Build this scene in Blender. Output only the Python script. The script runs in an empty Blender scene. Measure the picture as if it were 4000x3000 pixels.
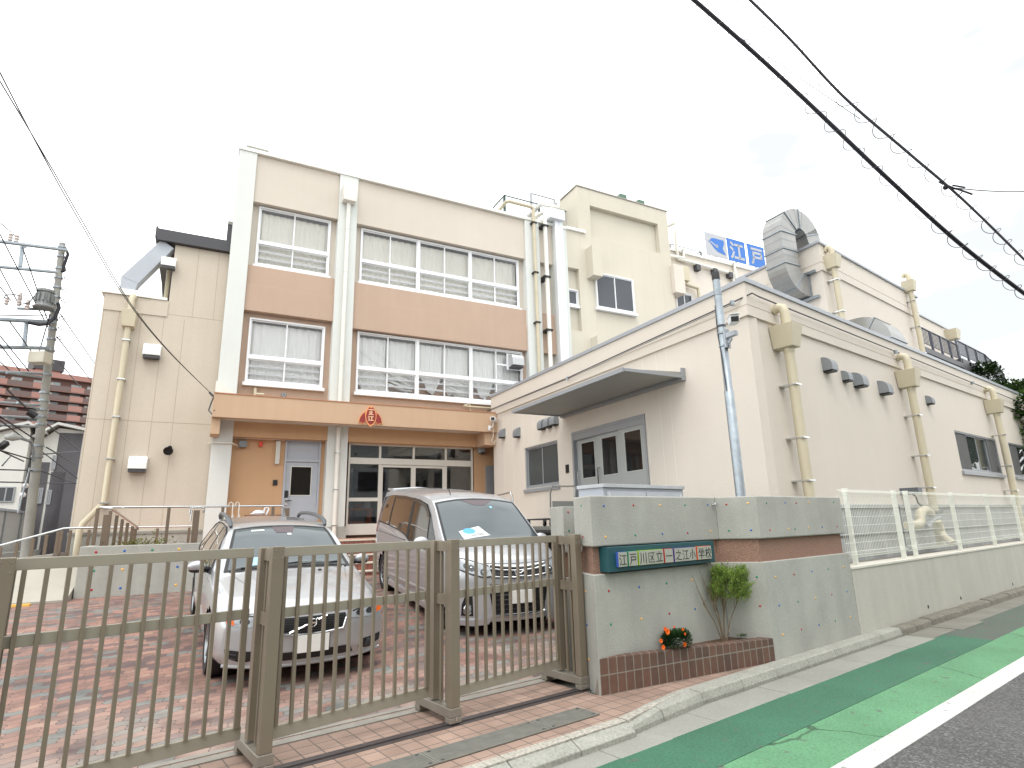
import bpy, bmesh, math, random
from mathutils import Matrix, Vector, Euler
R_=math.radians
sc=bpy.context.scene; COL=sc.collection
random.seed(7)
# ------------------------------------------------------------------ camera
EYE=1.55; FPX=2284.0; PITCH=R_(13.53); ROLL=R_(-1.46)
def _cam():
    f=Vector((0,math.cos(PITCH),math.sin(PITCH))); u=Vector((0,-math.sin(PITCH),math.cos(PITCH))); r=Vector((1,0,0))
    c,s=math.cos(ROLL),math.sin(ROLL)
    return c*r+s*u, -s*r+c*u, f
CR,CU,CF=_cam(); C0=Vector((0,0,EYE))
cd=bpy.data.cameras.new('camera'); co=bpy.data.objects.new('camera',cd); COL.objects.link(co)
m3=Matrix((CR,CU,-CF)).transposed(); co.matrix_world=Matrix.Translation(C0)@m3.to_4x4()
cd.sensor_fit='HORIZONTAL'; cd.sensor_width=36.0; cd.lens=FPX/4000*36; cd.clip_start=0.05; cd.clip_end=3000
sc.camera=co
sc.render.resolution_x=1024; sc.render.resolution_y=768
# ------------------------------------------------------------------ sky, sun, exposure
SUN_EL=R_(62); SUN_AZ=R_(190)      # azimuth measured from +Y clockwise
w=bpy.data.worlds.new("World"); sc.world=w; w.use_nodes=True
nt=w.node_tree; nt.nodes.clear(); N=nt.nodes.new; LK=nt.links.new
out=N('ShaderNodeOutputWorld'); bg=N('ShaderNodeBackground'); LK(bg.outputs[0],out.inputs[0])
sky=N('ShaderNodeTexSky'); sky.sky_type='NISHITA'; sky.sun_disc=False; sky.sun_elevation=SUN_EL; sky.sun_rotation=SUN_AZ
sky.air_density=1.0; sky.dust_density=3.0; sky.ozone_density=1.0
tc=N('ShaderNodeTexCoord'); mp=N('ShaderNodeMapping'); mp.inputs['Scale'].default_value=(1,1,2.6); LK(tc.outputs['Generated'],mp.inputs['Vector'])
nz=N('ShaderNodeTexNoise'); nz.inputs['Scale'].default_value=2.3; nz.inputs['Detail'].default_value=5; nz.inputs['Roughness'].default_value=.5; LK(mp.outputs[0],nz.inputs['Vector'])
cr=N('ShaderNodeValToRGB'); e=cr.color_ramp.elements; e[0].position=.33; e[0].color=(4.7,4.85,4.95,1); e[1].position=.52; e[1].color=(12.5,12.7,12.6,1)
LK(nz.outputs[0],cr.inputs[0])
mx=N('ShaderNodeMixRGB'); mx.inputs[0].default_value=.93; LK(sky.outputs[0],mx.inputs[1]); LK(cr.outputs[0],mx.inputs[2]); LK(mx.outputs[0],bg.inputs[0])
bg.inputs[1].default_value=.1
sd=bpy.data.lights.new('sun','SUN'); sd.energy=.75; sd.angle=R_(28); sd.color=(1,.97,.93)
so=bpy.data.objects.new('sun',sd); COL.objects.link(so)
_sdir=Vector((math.sin(SUN_AZ)*math.cos(SUN_EL),math.cos(SUN_AZ)*math.cos(SUN_EL),math.sin(SUN_EL)))
so.rotation_euler=_sdir.to_track_quat('Z','Y').to_euler(); so.location=(0,0,40)
vs=sc.view_settings; vs.view_transform='Standard'; vs.look='None'; vs.exposure=1.08; vs.gamma=1; vs.use_curve_mapping=False
sc.cycles.max_bounces=8; sc.cycles.transparent_max_bounces=16
# ------------------------------------------------------------------ frames: local x along the wall, y into the wall, z up
class Fr:
    def __init__(s,x,y,z,az):
        s.M=Matrix.Translation((x,y,z))@Matrix.Rotation(R_(90-az),4,'Z'); s.Mi=s.M.inverted(); s.az=az
    def at(s,px,py,y=0.0):
        """photo pixel -> (x,z) on this frame's vertical plane at depth y"""
        d=CR*((px-2000)/FPX)-CU*((py-1500)/FPX)+CF
        o=s.Mi@C0; dl=s.Mi.to_3x3()@d; t=(y-o.y)/dl.y; p=o+dl*t
        return p.x,p.z
    def rc(s,pts,y=0.0):
        q=[s.at(a,b,y) for a,b in pts]      # TL TR BL BR
        return (q[0][0]+q[2][0])/2,(q[1][0]+q[3][0])/2,(q[2][1]+q[3][1])/2,(q[0][1]+q[1][1])/2
    def w(s,x,y,z): return s.M@Vector((x,y,z))
def ray(px,py): return CR*((px-2000)/FPX)-CU*((py-1500)/FPX)+CF
def ground(px,py,z=0.0):
    d=ray(px,py); return C0+d*((z-EYE)/d.z)
# ------------------------------------------------------------------ mesh collector
class MB:
    def __init__(s,M=None): s.v=[];s.f=[];s.M=M
    def add(s,vs,fs):
        n=len(s.v)
        for p in vs:
            p=Vector(p); s.v.append(s.M@p if s.M else p)
        s.f+=[tuple(i+n for i in f) for f in fs]
        return s
    def box(s,x0,x1,y0,y1,z0,z1,M=None):
        if x0>x1:x0,x1=x1,x0
        if y0>y1:y0,y1=y1,y0
        if z0>z1:z0,z1=z1,z0
        vs=[Vector(p) for p in((x0,y0,z0),(x1,y0,z0),(x1,y1,z0),(x0,y1,z0),(x0,y0,z1),(x1,y0,z1),(x1,y1,z1),(x0,y1,z1))]
        if M: vs=[M@p for p in vs]
        return s.add(vs,[(0,3,2,1),(4,5,6,7),(0,1,5,4),(1,2,6,5),(2,3,7,6),(3,0,4,7)])
    def prism(s,a,b):
        n=len(a); fs=[tuple(reversed(range(n))),tuple(range(n,2*n))]+[(i,(i+1)%n,n+(i+1)%n,n+i) for i in range(n)]
        return s.add(list(a)+list(b),fs)
    def xz(s,poly,y0,y1): return s.prism([(x,y0,z) for x,z in poly],[(x,y1,z) for x,z in poly])
    def xy(s,poly,z0,z1): return s.prism([(x,y,z0) for x,y in poly],[(x,y,z1) for x,y in poly])
    def yz(s,poly,x0,x1): return s.prism([(x0,y,z) for y,z in poly],[(x1,y,z) for y,z in poly])
    def tube(s,pts,r,n=8,closed=False):
        P=[Vector(p) for p in pts]; k=len(P); rs=r if isinstance(r,(list,tuple)) else [r]*k
        vs=[];nrm=None
        for i in range(k):
            if closed: t=P[(i+1)%k]-P[i-1]
            else: t=P[min(i+1,k-1)]-P[max(i-1,0)]
            if t.length<1e-9: t=Vector((0,0,1))
            t.normalize()
            if nrm is None: nrm=t.orthogonal().normalized()
            else:
                nrm=nrm-t*nrm.dot(t)
                nrm=nrm.normalized() if nrm.length>1e-6 else t.orthogonal().normalized()
            b=t.cross(nrm)
            kf=1.0
            if 0<i<k-1 or closed:
                a=(P[i]-P[i-1]); c=(P[(i+1)%k]-P[i])
                if a.length>1e-9 and c.length>1e-9:
                    cs=max(-1,min(1,a.normalized().dot(c.normalized()))); kf=1/max(.5,math.sqrt((1+cs)/2))
            for j in range(n):
                an=2*math.pi*j/n; vs.append(P[i]+(nrm*math.cos(an)+b*math.sin(an))*rs[i])
        fs=[]
        for i in range(k if closed else k-1):
            for j in range(n):
                a=i*n; c=((i+1)%k)*n; fs.append((a+j,a+(j+1)%n,c+(j+1)%n,c+j))
        if not closed: fs+=[tuple(reversed(range(n))),tuple(range((k-1)*n,k*n))]
        return s.add(vs,fs)
    def cyl(s,a,b,r,n=12): return s.tube([a,b],r,n)
    def lathe(s,prof,c=(0,0,0),n=16,M=None):
        vs=[];fs=[]
        for r,z in prof:
            for j in range(n):
                an=2*math.pi*j/n; p=Vector((c[0]+r*math.cos(an),c[1]+r*math.sin(an),c[2]+z)); vs.append(M@p if M else p)
        k=len(prof)
        for i in range(k-1):
            for j in range(n): fs.append((i*n+j,i*n+(j+1)%n,(i+1)*n+(j+1)%n,(i+1)*n+j))
        fs+=[tuple(reversed(range(n))),tuple(range((k-1)*n,k*n))]
        return s.add(vs,fs)
    def ball(s,c,r,n=10,sx=1,sy=1,sz=1):
        vs=[];fs=[];h=max(4,n//2)
        for i in range(h+1):
            th=math.pi*i/h
            for j in range(n):
                a=2*math.pi*j/n; vs.append((c[0]+r*sx*math.sin(th)*math.cos(a),c[1]+r*sy*math.sin(th)*math.sin(a),c[2]+r*sz*math.cos(th)))
        for i in range(h):
            for j in range(n): fs.append((i*n+j,i*n+(j+1)%n,(i+1)*n+(j+1)%n,(i+1)*n+j))
        return s.add(vs,fs)
    def grid(s,pts):
        """pts[i][j] sheet"""
        m,n=len(pts),len(pts[0]); vs=[p for r in pts for p in r]
        return s.add(vs,[(i*n+j,i*n+j+1,(i+1)*n+j+1,(i+1)*n+j) for i in range(m-1) for j in range(n-1)])
def build(mb,name,mat,parent=None,F=None,smooth=False,bev=0.0,fix=True,ang=40):
    me=bpy.data.meshes.new(name); me.from_pydata([tuple(p) for p in mb.v],[],mb.f)
    if fix:
        bm=bmesh.new(); bm.from_mesh(me); bmesh.ops.recalc_face_normals(bm,faces=bm.faces); bm.to_mesh(me); bm.free()
    me.materials.append(mat); o=bpy.data.objects.new(name,me); COL.objects.link(o)
    M=F.M if F else Matrix.Identity(4)
    if parent is not None:
        o.parent=parent; Mb=PM(parent).inverted()@M if F else Matrix.Identity(4); o.matrix_basis=Mb
    else: o.matrix_basis=M
    if smooth:
        for p in me.polygons: p.use_smooth=True
        try: me.set_sharp_from_angle(angle=R_(ang))
        except Exception: pass
    if bev:
        b=o.modifiers.new('bevel','BEVEL'); b.width=bev; b.segments=2; b.limit_method='ANGLE'; b.angle_limit=R_(40)
    return o
def PM(o):
    M=o.matrix_basis.copy(); p=o.parent
    while p is not None: M=p.matrix_basis@M; p=p.parent
    return M
def tag(o,label=None,cat=None,group=None,kind=None):
    if label:o['label']=label
    if cat:o['category']=cat
    if group:o['group']=group
    if kind:o['kind']=kind
    return o
def thing(name,label,cat,F=None,group=None):
    o=bpy.data.objects.new(name,None); COL.objects.link(o); o.empty_display_size=.2
    if F is not None: o.matrix_basis=F.M.copy()
    return tag(o,label,cat,group)
def copy_tree(o,parent=None):
    c=o.copy(); COL.objects.link(c)
    if parent is not None: c.parent=parent
    for ch in list(o.children): copy_tree(ch,c)
    return c
# ------------------------------------------------------------------ materials
def lin(c):
    c=c/255.0
    return c/12.92 if c<=.04045 else ((c+.055)/1.055)**2.4
def rgb(r,g,b): return (lin(r),lin(g),lin(b),1)
_mc={}
def mat(name,col,rough=.6,metal=0.0,var=0.08,vs=3.0,bump=0.0,bs=120.0,stain=0.0,coat=0.0,spec=.5,fine=0.0):
    """painted / stony surface: base colour with large soft variation, vertical rain streaks (stain), fine bump"""
    if name in _mc: return _mc[name]
    m=bpy.data.materials.new(name); m.use_nodes=True; nt=m.node_tree; N=nt.nodes.new; L=nt.links.new
    b=nt.nodes['Principled BSDF']; b.inputs['Roughness'].default_value=rough; b.inputs['Metallic'].default_value=metal
    b.inputs['Specular IOR Level'].default_value=spec
    if coat: b.inputs['Coat Weight'].default_value=coat; b.inputs['Coat Roughness'].default_value=.04
    tc=N('ShaderNodeTexCoord'); last=None
    def mul(prev,fac_out,amt,dark):
        mx=N('ShaderNodeMixRGB'); mx.blend_type='MULTIPLY'; mx.inputs[0].default_value=1
        r=N('ShaderNodeMapRange'); r.inputs[1].default_value=.3; r.inputs[2].default_value=.7; r.inputs[3].default_value=1-amt; r.inputs[4].default_value=1+(0 if dark else amt)
        L(fac_out,r.inputs[0]); cmb=N('ShaderNodeCombineColor'); [L(r.outputs[0],cmb.inputs[i]) for i in range(3)]
        if prev is None: mx.inputs[1].default_value=col
        else: L(prev,mx.inputs[1])
        L(cmb.outputs[0],mx.inputs[2]); return mx.outputs[0]
    if var:
        n=N('ShaderNodeTexNoise'); n.inputs['Scale'].default_value=vs; n.inputs['Detail'].default_value=6; n.inputs['Roughness'].default_value=.6
        L(tc.outputs['Object'],n.inputs['Vector']); last=mul(last,n.outputs[0],var,False)
    if fine:
        n=N('ShaderNodeTexNoise'); n.inputs['Scale'].default_value=bs; n.inputs['Detail'].default_value=2
        L(tc.outputs['Object'],n.inputs['Vector']); last=mul(last,n.outputs[0],fine,False)
    if stain:
        mpn=N('ShaderNodeMapping'); mpn.inputs['Scale'].default_value=(5.5,5.5,.16); L(tc.outputs['Object'],mpn.inputs['Vector'])
        n=N('ShaderNodeTexNoise'); n.inputs['Scale'].default_value=1.0; n.inputs['Detail'].default_value=4; L(mpn.outputs[0],n.inputs['Vector'])
        last=mul(last,n.outputs[0],stain,True)
    if last is None: b.inputs['Base Color'].default_value=col
    else: L(last,b.inputs['Base Color'])
    if bump:
        n=N('ShaderNodeTexNoise'); n.inputs['Scale'].default_value=bs; n.inputs['Detail'].default_value=3; L(tc.outputs['Object'],n.inputs['Vector'])
        bp=N('ShaderNodeBump'); bp.inputs['Strength'].default_value=bump; bp.inputs['Distance'].default_value=.01; L(n.outputs[0],bp.inputs['Height']); L(bp.outputs[0],b.inputs['Normal'])
    _mc[name]=m; return m
def glass(name,tint=(.75,.8,.8,1),refl=1.0,rough=.02,dens=0.0,dark=(.02,.022,.025,1)):
    """window pane: fresnel reflection over a see-through tint; dens mixes in an opaque dark tint film"""
    if name in _mc: return _mc[name]
    m=bpy.data.materials.new(name); m.use_nodes=True; nt=m.node_tree; nt.nodes.clear(); N=nt.nodes.new; L=nt.links.new
    o=N('ShaderNodeOutputMaterial'); mx=N('ShaderNodeMixShader'); fr=N('ShaderNodeFresnel'); fr.inputs[0].default_value=1.5
    tr=N('ShaderNodeBsdfTransparent'); tr.inputs[0].default_value=tint; gl=N('ShaderNodeBsdfGlossy'); gl.inputs['Roughness'].default_value=rough
    mu=N('ShaderNodeMath'); mu.operation='MULTIPLY'; mu.inputs[1].default_value=refl; L(fr.outputs[0],mu.inputs[0])
    df=N('ShaderNodeBsdfDiffuse'); df.inputs[0].default_value=dark; m2=N('ShaderNodeMixShader'); m2.inputs[0].default_value=dens
    L(tr.outputs[0],m2.inputs[1]); L(df.outputs[0],m2.inputs[2])
    L(mu.outputs[0],mx.inputs[0]); L(m2.outputs[0],mx.inputs[1]); L(gl.outputs[0],mx.inputs[2]); L(mx.outputs[0],o.inputs[0])
    _mc[name]=m; return m
WALL_BEIGE=mat('beige stucco',rgb(199,190,178),.9,bump=.35,bs=90,var=.03,vs=.6,stain=.022)
WALL_WING=mat('pinkish beige siding',rgb(194,184,169),.9,bump=.3,bs=80,var=.03,vs=.6,stain=.03,fine=.06)
WALL_ORANGE=mat('salmon stucco',rgb(179,155,137),.9,bump=.35,bs=90,var=.04,vs=.7,stain=.03)
WALL_BROWN=mat('orange stucco',rgb(193,157,122),.9,bump=.35,bs=90,var=.03,vs=.7,stain=.03)
CANOPY=mat('apricot stucco',rgb(190,161,134),.9,bump=.3,bs=90,var=.03,vs=.8,stain=.04)
PIL=mat('off white stucco',rgb(208,211,207),.9,bump=.35,bs=80,var=.03,vs=.8,stain=.022)
ANNEX=mat('cream pink stucco',rgb(210,202,191),.9,bump=.5,bs=70,var=.025,vs=.5,stain=.015,fine=.04)
TOWER=mat('cream stucco',rgb(198,192,177),.9,bump=.3,bs=90,var=.03,vs=.5,stain=.022)
SOFFIT=mat('pale soffit',rgb(200,198,190),.9,var=.05)
WHITE=mat('white aluminium',rgb(226,228,230),.4,metal=.0,var=.03,vs=2)
SILVER=mat('silver aluminium',rgb(186,188,190),.35,metal=.35,var=.04)
GREYAL=mat('grey aluminium',rgb(150,153,157),.45,metal=.2,var=.04,vs=4)
LGREY=mat('light grey paint',rgb(168,174,182),.5,var=.03,vs=3)
PIPE=mat('beige pvc pipe',rgb(190,181,157),.5,var=.05,vs=2)
PIPEW=mat('white pipe',rgb(220,218,210),.45,var=.04,vs=2)
CONC=mat('concrete',rgb(164,164,157),.9,bump=.3,bs=60,var=.10,vs=1.6,stain=.10,fine=.06)
CONCL=mat('pale concrete',rgb(136,136,129),.9,bump=.3,bs=60,var=.10,vs=1.5,fine=.08)
GRANITE=mat('concrete kerb',rgb(148,148,140),.9,bump=.5,bs=45,var=.12,vs=2.5,fine=.16)
COPING=mat('grey coping metal',rgb(160,164,170),.45,metal=.2,var=.03)
DARK=mat('dark grey metal',rgb(62,62,66),.5,var=.06)
BLACK=mat('black plastic',rgb(22,22,24),.5,var=.1)
CABLE=mat('black cable sheath',rgb(24,22,34),.6,var=.05)
STEEL=mat('galvanised steel',rgb(150,158,164),.42,metal=.75,var=.18,vs=9,bump=.05)
STAINLESS=mat('stainless steel',rgb(196,198,198),.25,metal=.9,var=.05)
BRONZE=mat('taupe anodised aluminium',rgb(128,118,103),.42,metal=.25,var=.05,vs=5)
BRZL=mat('pale taupe aluminium',rgb(156,150,136),.4,metal=.25,var=.05,vs=5)
BROWNM=mat('brown anodised post',rgb(112,98,84),.45,metal=.25,var=.05,vs=5)
DUCT=mat('galvanised duct sheet',rgb(152,152,150),.4,metal=.5,var=.08,vs=3)
CURTAIN=mat('ivory curtain',rgb(240,238,228),.9,var=.03,vs=2)
CURTAINW=mat('white curtain',rgb(248,249,247),.9,var=.02,vs=2)
GLASS=glass('window glass',(.98,.98,.98,1),.8)
GLASSD=glass('dark window glass',(.25,.28,.28,1),1.0,dens=.35)
GLASSF=glass('frosted glass',(.55,.58,.57,1),.8,rough=.25,dens=.55,dark=(.12,.13,.13,1))
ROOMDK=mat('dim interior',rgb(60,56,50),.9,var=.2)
# ================================================================== ground and street (frame FS: x along the street, y into the yard)
_p=ground(1118,2998); FS=Fr(_p.x,_p.y,0,52)
YP=[(-.79,0),(.67,0),(1.5,.035),(2.7,.112),(4,.23),(5.3,.351),(6.5,.43),(8,.48),(13,.54),(30,.6)]
def yz_(y,u=0.0):
    st=lambda t:(lambda q:q*q*(3-2*q))(max(0,min(1,t)))
    return _yz(y)+.085*st((u-1.1)/1.2)*st((y-.8)/1.4)
def _yz(y):
    if y<=YP[0][0]: return 0.0
    for (a,b),(c,d) in zip(YP,YP[1:]):
        if y<=c: return b+(d-b)*(y-a)/(c-a)
    return YP[-1][1]
def yard(px,py):
    """point where a photo pixel's ray meets the sloping yard"""
    d=ray(px,py); t=2.0
    for _ in range(4000):
        p=C0+d*t; l=FS.Mi@p
        if p.z<=yz_(l.y,l.x): return p
        t+=.01
    return p
def pattern_mat(name,kind):
    m=bpy.data.materials.new(name); m.use_nodes=True; nt=m.node_tree; N=nt.nodes.new; L=nt.links.new; b=nt.nodes['Principled BSDF']
    b.inputs['Roughness'].default_value=.85
    tc=N('ShaderNodeTexCoord')
    def noise(scale,det=4,vec=None):
        n=N('ShaderNodeTexNoise'); n.inputs['Scale'].default_value=scale; n.inputs['Detail'].default_value=det; L(vec or tc.outputs['Object'],n.inputs['Vector']); return n
    def ramp(fac,els):
        r=N('ShaderNodeValToRGB'); r.color_ramp.interpolation='CONSTANT' if els[0][0]=='c' else 'LINEAR'
        els=[e for e in els if e[0]!='c']
        while len(r.color_ramp.elements)<len(els): r.color_ramp.elements.new(.5)
        for q,(p,c) in zip(r.color_ramp.elements,els): q.position=p; q.color=c
        L(fac,r.inputs[0]); return r.outputs[0]
    def mixc(a,bb,fac,mode='MIX',f=1.0):
        x=N('ShaderNodeMixRGB'); x.blend_type=mode
        for i,v in((1,a),(2,bb)):
            if isinstance(v,tuple): x.inputs[i].default_value=v
            else: L(v,x.inputs[i])
        if fac is None: x.inputs[0].default_value=f
        else: L(fac,x.inputs[0])
        return x.outputs[0]
    if kind=='paver':
        # wavy interlocking blocks: warp the coordinates, then a running-bond grid with a random colour per block
        sx=N('ShaderNodeSeparateXYZ'); L(tc.outputs['Object'],sx.inputs[0])
        def wave(src,freq,amp,ph=0):
            a=N('ShaderNodeMath'); a.operation='MULTIPLY'; a.inputs[1].default_value=freq; L(src,a.inputs[0])
            s_=N('ShaderNodeMath'); s_.operation='SINE'; L(a.outputs[0],s_.inputs[0])
            c=N('ShaderNodeMath'); c.operation='MULTIPLY'; c.inputs[1].default_value=amp; L(s_.outputs[0],c.inputs[0]); return c.outputs[0]
        ax=N('ShaderNodeMath'); L(sx.outputs[0],ax.inputs[0]); L(wave(sx.outputs[1],2*math.pi/.11,.011),ax.inputs[1])
        ay=N('ShaderNodeMath'); L(sx.outputs[1],ay.inputs[0]); L(wave(sx.outputs[0],2*math.pi/.11,.009),ay.inputs[1])
        cb=N('ShaderNodeCombineXYZ'); L(ax.outputs[0],cb.inputs[0]); L(ay.outputs[0],cb.inputs[1])
        br=N('ShaderNodeTexBrick'); br.inputs['Scale'].default_value=1; br.inputs['Brick Width'].default_value=.22; br.inputs['Row Height'].default_value=.11
        br.inputs['Mortar Size'].default_value=.0035; br.inputs['Mortar Smooth'].default_value=.3; br.inputs['Color1'].default_value=(0,0,0,1); br.inputs['Color2'].default_value=(1,1,1,1); br.inputs['Mortar'].default_value=(.5,.5,.5,1)
        br.offset=.5; L(cb.outputs[0],br.inputs['Vector'])
        col=ramp(br.outputs['Color'],[('c',0),(0,rgb(146,110,98)),(.34,rgb(132,101,91)),(.54,rgb(106,85,83)),(.74,rgb(114,116,113)),(.90,rgb(150,118,104))])
        n=noise(3.2,7); col=mixc(col,ramp(n.outputs[0],[(.35,(.62,.62,.62,1)),(.7,(1.12,1.1,1.08,1))]),None,'MULTIPLY')
        n2=noise(60,3); col=mixc(col,ramp(n2.outputs[0],[(.3,(.82,.82,.82,1)),(.7,(1.1,1.1,1.1,1))]),None,'MULTIPLY')
        # pale worn wash of lime near the gate where the rain runs out
        n3=noise(1.6,6); g=N('ShaderNodeMapRange'); g.inputs[1].default_value=2.6; g.inputs[2].default_value=.7; L(sx.outputs[1],g.inputs[0])
        mm=N('ShaderNodeMath'); mm.operation='MULTIPLY'; L(g.outputs[0],mm.inputs[0]); L(ramp(n3.outputs[0],[(.36,(0,0,0,1)),(.62,(.75,.75,.75,1))]),mm.inputs[1])
        col=mixc(col,rgb(168,156,146),mm.outputs[0])
        # oily dark parking bay patches
        n4=noise(.7,5); col=mixc(col,rgb(86,74,70),ramp(n4.outputs[0],[(.5,(0,0,0,1)),(.75,(.4,.4,.4,1))]))
        col=mixc(col,rgb(74,66,60),br.outputs['Fac'])
        L(col,b.inputs['Base Color'])
        bp=N('ShaderNodeBump'); bp.inputs['Strength'].default_value=.5; bp.inputs['Distance'].default_value=.006; bp.invert=True
        L(br.outputs['Fac'],bp.inputs['Height']); L(bp.outputs[0],b.inputs['Normal']); b.inputs['Roughness'].default_value=.72
    elif kind=='tile':
        br=N('ShaderNodeTexBrick'); br.offset=0; br.inputs['Scale'].default_value=1; br.inputs['Brick Width'].default_value=.15; br.inputs['Row Height'].default_value=.15
        br.inputs['Mortar Size'].default_value=.0055; br.inputs['Color1'].default_value=rgb(156,132,118); br.inputs['Color2'].default_value=rgb(140,117,104); br.inputs['Mortar'].default_value=rgb(104,92,84)
        L(tc.outputs['Object'],br.inputs['Vector']); col=br.outputs['Color']
        n=noise(2.5,6); col=mixc(col,ramp(n.outputs[0],[(.3,(.78,.78,.78,1)),(.7,(1.1,1.1,1.1,1))]),None,'MULTIPLY')
        n2=noise(90,2); col=mixc(col,ramp(n2.outputs[0],[(.3,(.88,.88,.88,1)),(.7,(1.08,1.08,1.08,1))]),None,'MULTIPLY')
        L(col,b.inputs['Base Color'])
        bp=N('ShaderNodeBump'); bp.inputs['Strength'].default_value=.4; bp.inputs['Distance'].default_value=.005; bp.invert=True; L(br.outputs['Fac'],bp.inputs['Height']); L(bp.outputs[0],b.inputs['Normal'])
    elif kind=='brick':
        pass
    elif kind=='asphalt':
        v=N('ShaderNodeTexVoronoi'); v.inputs['Scale'].default_value=75; L(tc.outputs['Object'],v.inputs['Vector'])
        col=ramp(v.outputs['Color'],[(.0,(.028,.028,.03,1)),(.6,(.075,.075,.076,1)),(1,(.19,.19,.185,1))])
        n=noise(1.2,5); col=mixc(col,ramp(n.outputs[0],[(.3,(.8,.8,.8,1)),(.7,(1.15,1.15,1.15,1))]),None,'MULTIPLY')
        n=noise(.25,3); col=mixc(col,rgb(94,92,88),ramp(n.outputs[0],[(.4,(0,0,0,1)),(.7,(.35,.35,.35,1))]))
        L(col,b.inputs['Base Color']); n=noise(110,3); bp=N('ShaderNodeBump'); bp.inputs['Strength'].default_value=.6; bp.inputs['Distance'].default_value=.008; L(n.outputs[0],bp.inputs['Height']); L(bp.outputs[0],b.inputs['Normal'])
    elif kind in('green_dark','green_light','white_line','green_old'):
        base={'green_dark':rgb(54,101,78),'green_light':rgb(87,136,99),'white_line':rgb(200,200,196),'green_old':rgb(70,92,76)}[kind]
        n=noise(55,4); col=mixc(base,ramp(n.outputs[0],[(.3,(.74,.74,.74,1)),(.7,(1.2,1.2,1.2,1))]),None,'MULTIPLY')
        n=noise(1.1,6); col=mixc(col,ramp(n.outputs[0],[(.3,(.82,.82,.82,1)),(.7,(1.1,1.1,1.1,1))]),None,'MULTIPLY')
        n=noise(9,9); wear={'green_dark':.72,'green_light':.72,'white_line':.74,'green_old':.5}[kind]
        col=mixc(col,rgb(84,84,80),ramp(n.outputs[0],[(wear-.1,(0,0,0,1)),(wear,(.8,.8,.8,1))]))
        # hairline cracks
        if kind=='green_light':
            v=N('ShaderNodeTexVoronoi'); v.feature='DISTANCE_TO_EDGE'; v.inputs['Scale'].default_value=.55
            n=noise(2.5,6); vm=N('ShaderNodeMixRGB'); vm.inputs[0].default_value=.25; L(tc.outputs['Object'],vm.inputs[1]); L(n.outputs[1],vm.inputs[2]); L(vm.outputs[0],v.inputs['Vector'])
            col=mixc(rgb(40,66,48),col,ramp(v.outputs[0],[(0.0,(0,0,0,1)),(.006,(1,1,1,1))]))
        L(col,b.inputs['Base Color']); n=noise(70,4); bp=N('ShaderNodeBump'); bp.inputs['Strength'].default_value=.5; bp.inputs['Distance'].default_value=.006; L(n.outputs[0],bp.inputs['Height']); L(bp.outputs[0],b.inputs['Normal'])
    elif kind=='grate':
        w_=N('ShaderNodeTexWave'); w_.inputs['Scale'].default_value=1
    return m
PAVER=pattern_mat('interlocking pavers','paver'); TILE=pattern_mat('terracotta tiles','tile'); ASPH=pattern_mat('asphalt','asphalt')
def structure(mb,name,m,F=None,**k): return tag(build(mb,name,m,None,F,**k),kind='structure')
structure(MB().add([(-400,-400,-.14),(400,-400,-.14),(400,400,-.14),(-400,400,-.14)],[(0,1,2,3)]),'ground',mat('grey ground',rgb(120,118,112),.95,var=.15,vs=.4),FS)
structure(MB().box(-60,90,-8.2,-.80,-.16,-.10),'road',ASPH,FS)
structure(MB().box(-60,90,-12.0,-8.2,-.16,.0),'far_pavement',CONCL,FS)
# gutter slabs with joints
g=MB(); x=-30+.18
while x<8.25:
    g.box(x,min(x+.594,8.25),-1.2,-.83,-.15,-.094+random.uniform(-.002,.002)); x+=.6
structure(g,'gutter',CONCL,FS,bev=.004)
structure(MB().add([(8.26,-1.28,-.0955),(60,-1.28,-.0955),(60,-.8,-.094),(8.26,-.8,-.094)],[(0,1,2,3)]).box(9.2,10.2,-1.25,-.83,-.13,-.088),'old_gutter',mat('old grey concrete',rgb(116,114,106),.95,bump=.4,bs=50,var=.16,vs=2),FS)
# kerb blocks: lowered along the driveway, one sloping block, then full height
k=MB()
def kerb(x0,x1,t0,t1,y0,y1):
    q=[(y0+.012,-.14),(y0+.0,-.06),(y0+.02,t0-.01),(y0+.035,t0),(y1,t0)],[(y0+.012,-.14),(y0+.0,-.06),(y0+.02,t1-.01),(y0+.035,t1),(y1,t1)]
    a=[(x0,yy,z) for yy,z in q[0]]+[(x0,y1,-.14)]; b=[(x1,yy,z) for yy,z in q[1]]+[(x1,y1,-.14)]
    k.prism(a,b)
x=-30.0
while x<2.05:
    k.prism([(x,-.985,-.14),(x,-.985,-.055),(x,-.955,-.042),(x,-.90,-.018),(x,-.885,-.01),(x,-.885,-.14)],[(x+.592,-.985,-.14),(x+.592,-.985,-.055),(x+.592,-.955,-.042),(x+.592,-.90,-.018),(x+.592,-.885,-.01),(x+.592,-.885,-.14)]); x+=.6
k.prism([(2.1,-.985,-.14),(2.1,-.985,-.055),(2.1,-.955,-.042),(2.1,-.885,-.01),(2.1,-.885,-.14)],[(2.84,-.90,-.14),(2.84,-.90,-.06),(2.84,-.875,-.006),(2.84,-.72,.012),(2.84,-.72,-.14)])
k.prism([(2.85,-.90,-.14),(2.85,-.90,-.06),(2.85,-.875,-.006),(2.85,-.72,.012),(2.85,-.72,-.14)],[(3.46,-.86,-.14),(3.46,-.86,-.05),(3.46,-.835,.01),(3.46,-.662,.018),(3.46,-.662,-.14)])
x=3.47
while x<8.1: kerb(x,x+.658,.016,.016,-.855,-.662); x+=.665
structure(k,'kerb',GRANITE,FS,bev=.006)
gs=MB(); x=-30
while x<2.3: gs.box(x,x+.594,-.884,-.79,-.13,0.001); x+=.6
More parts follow.
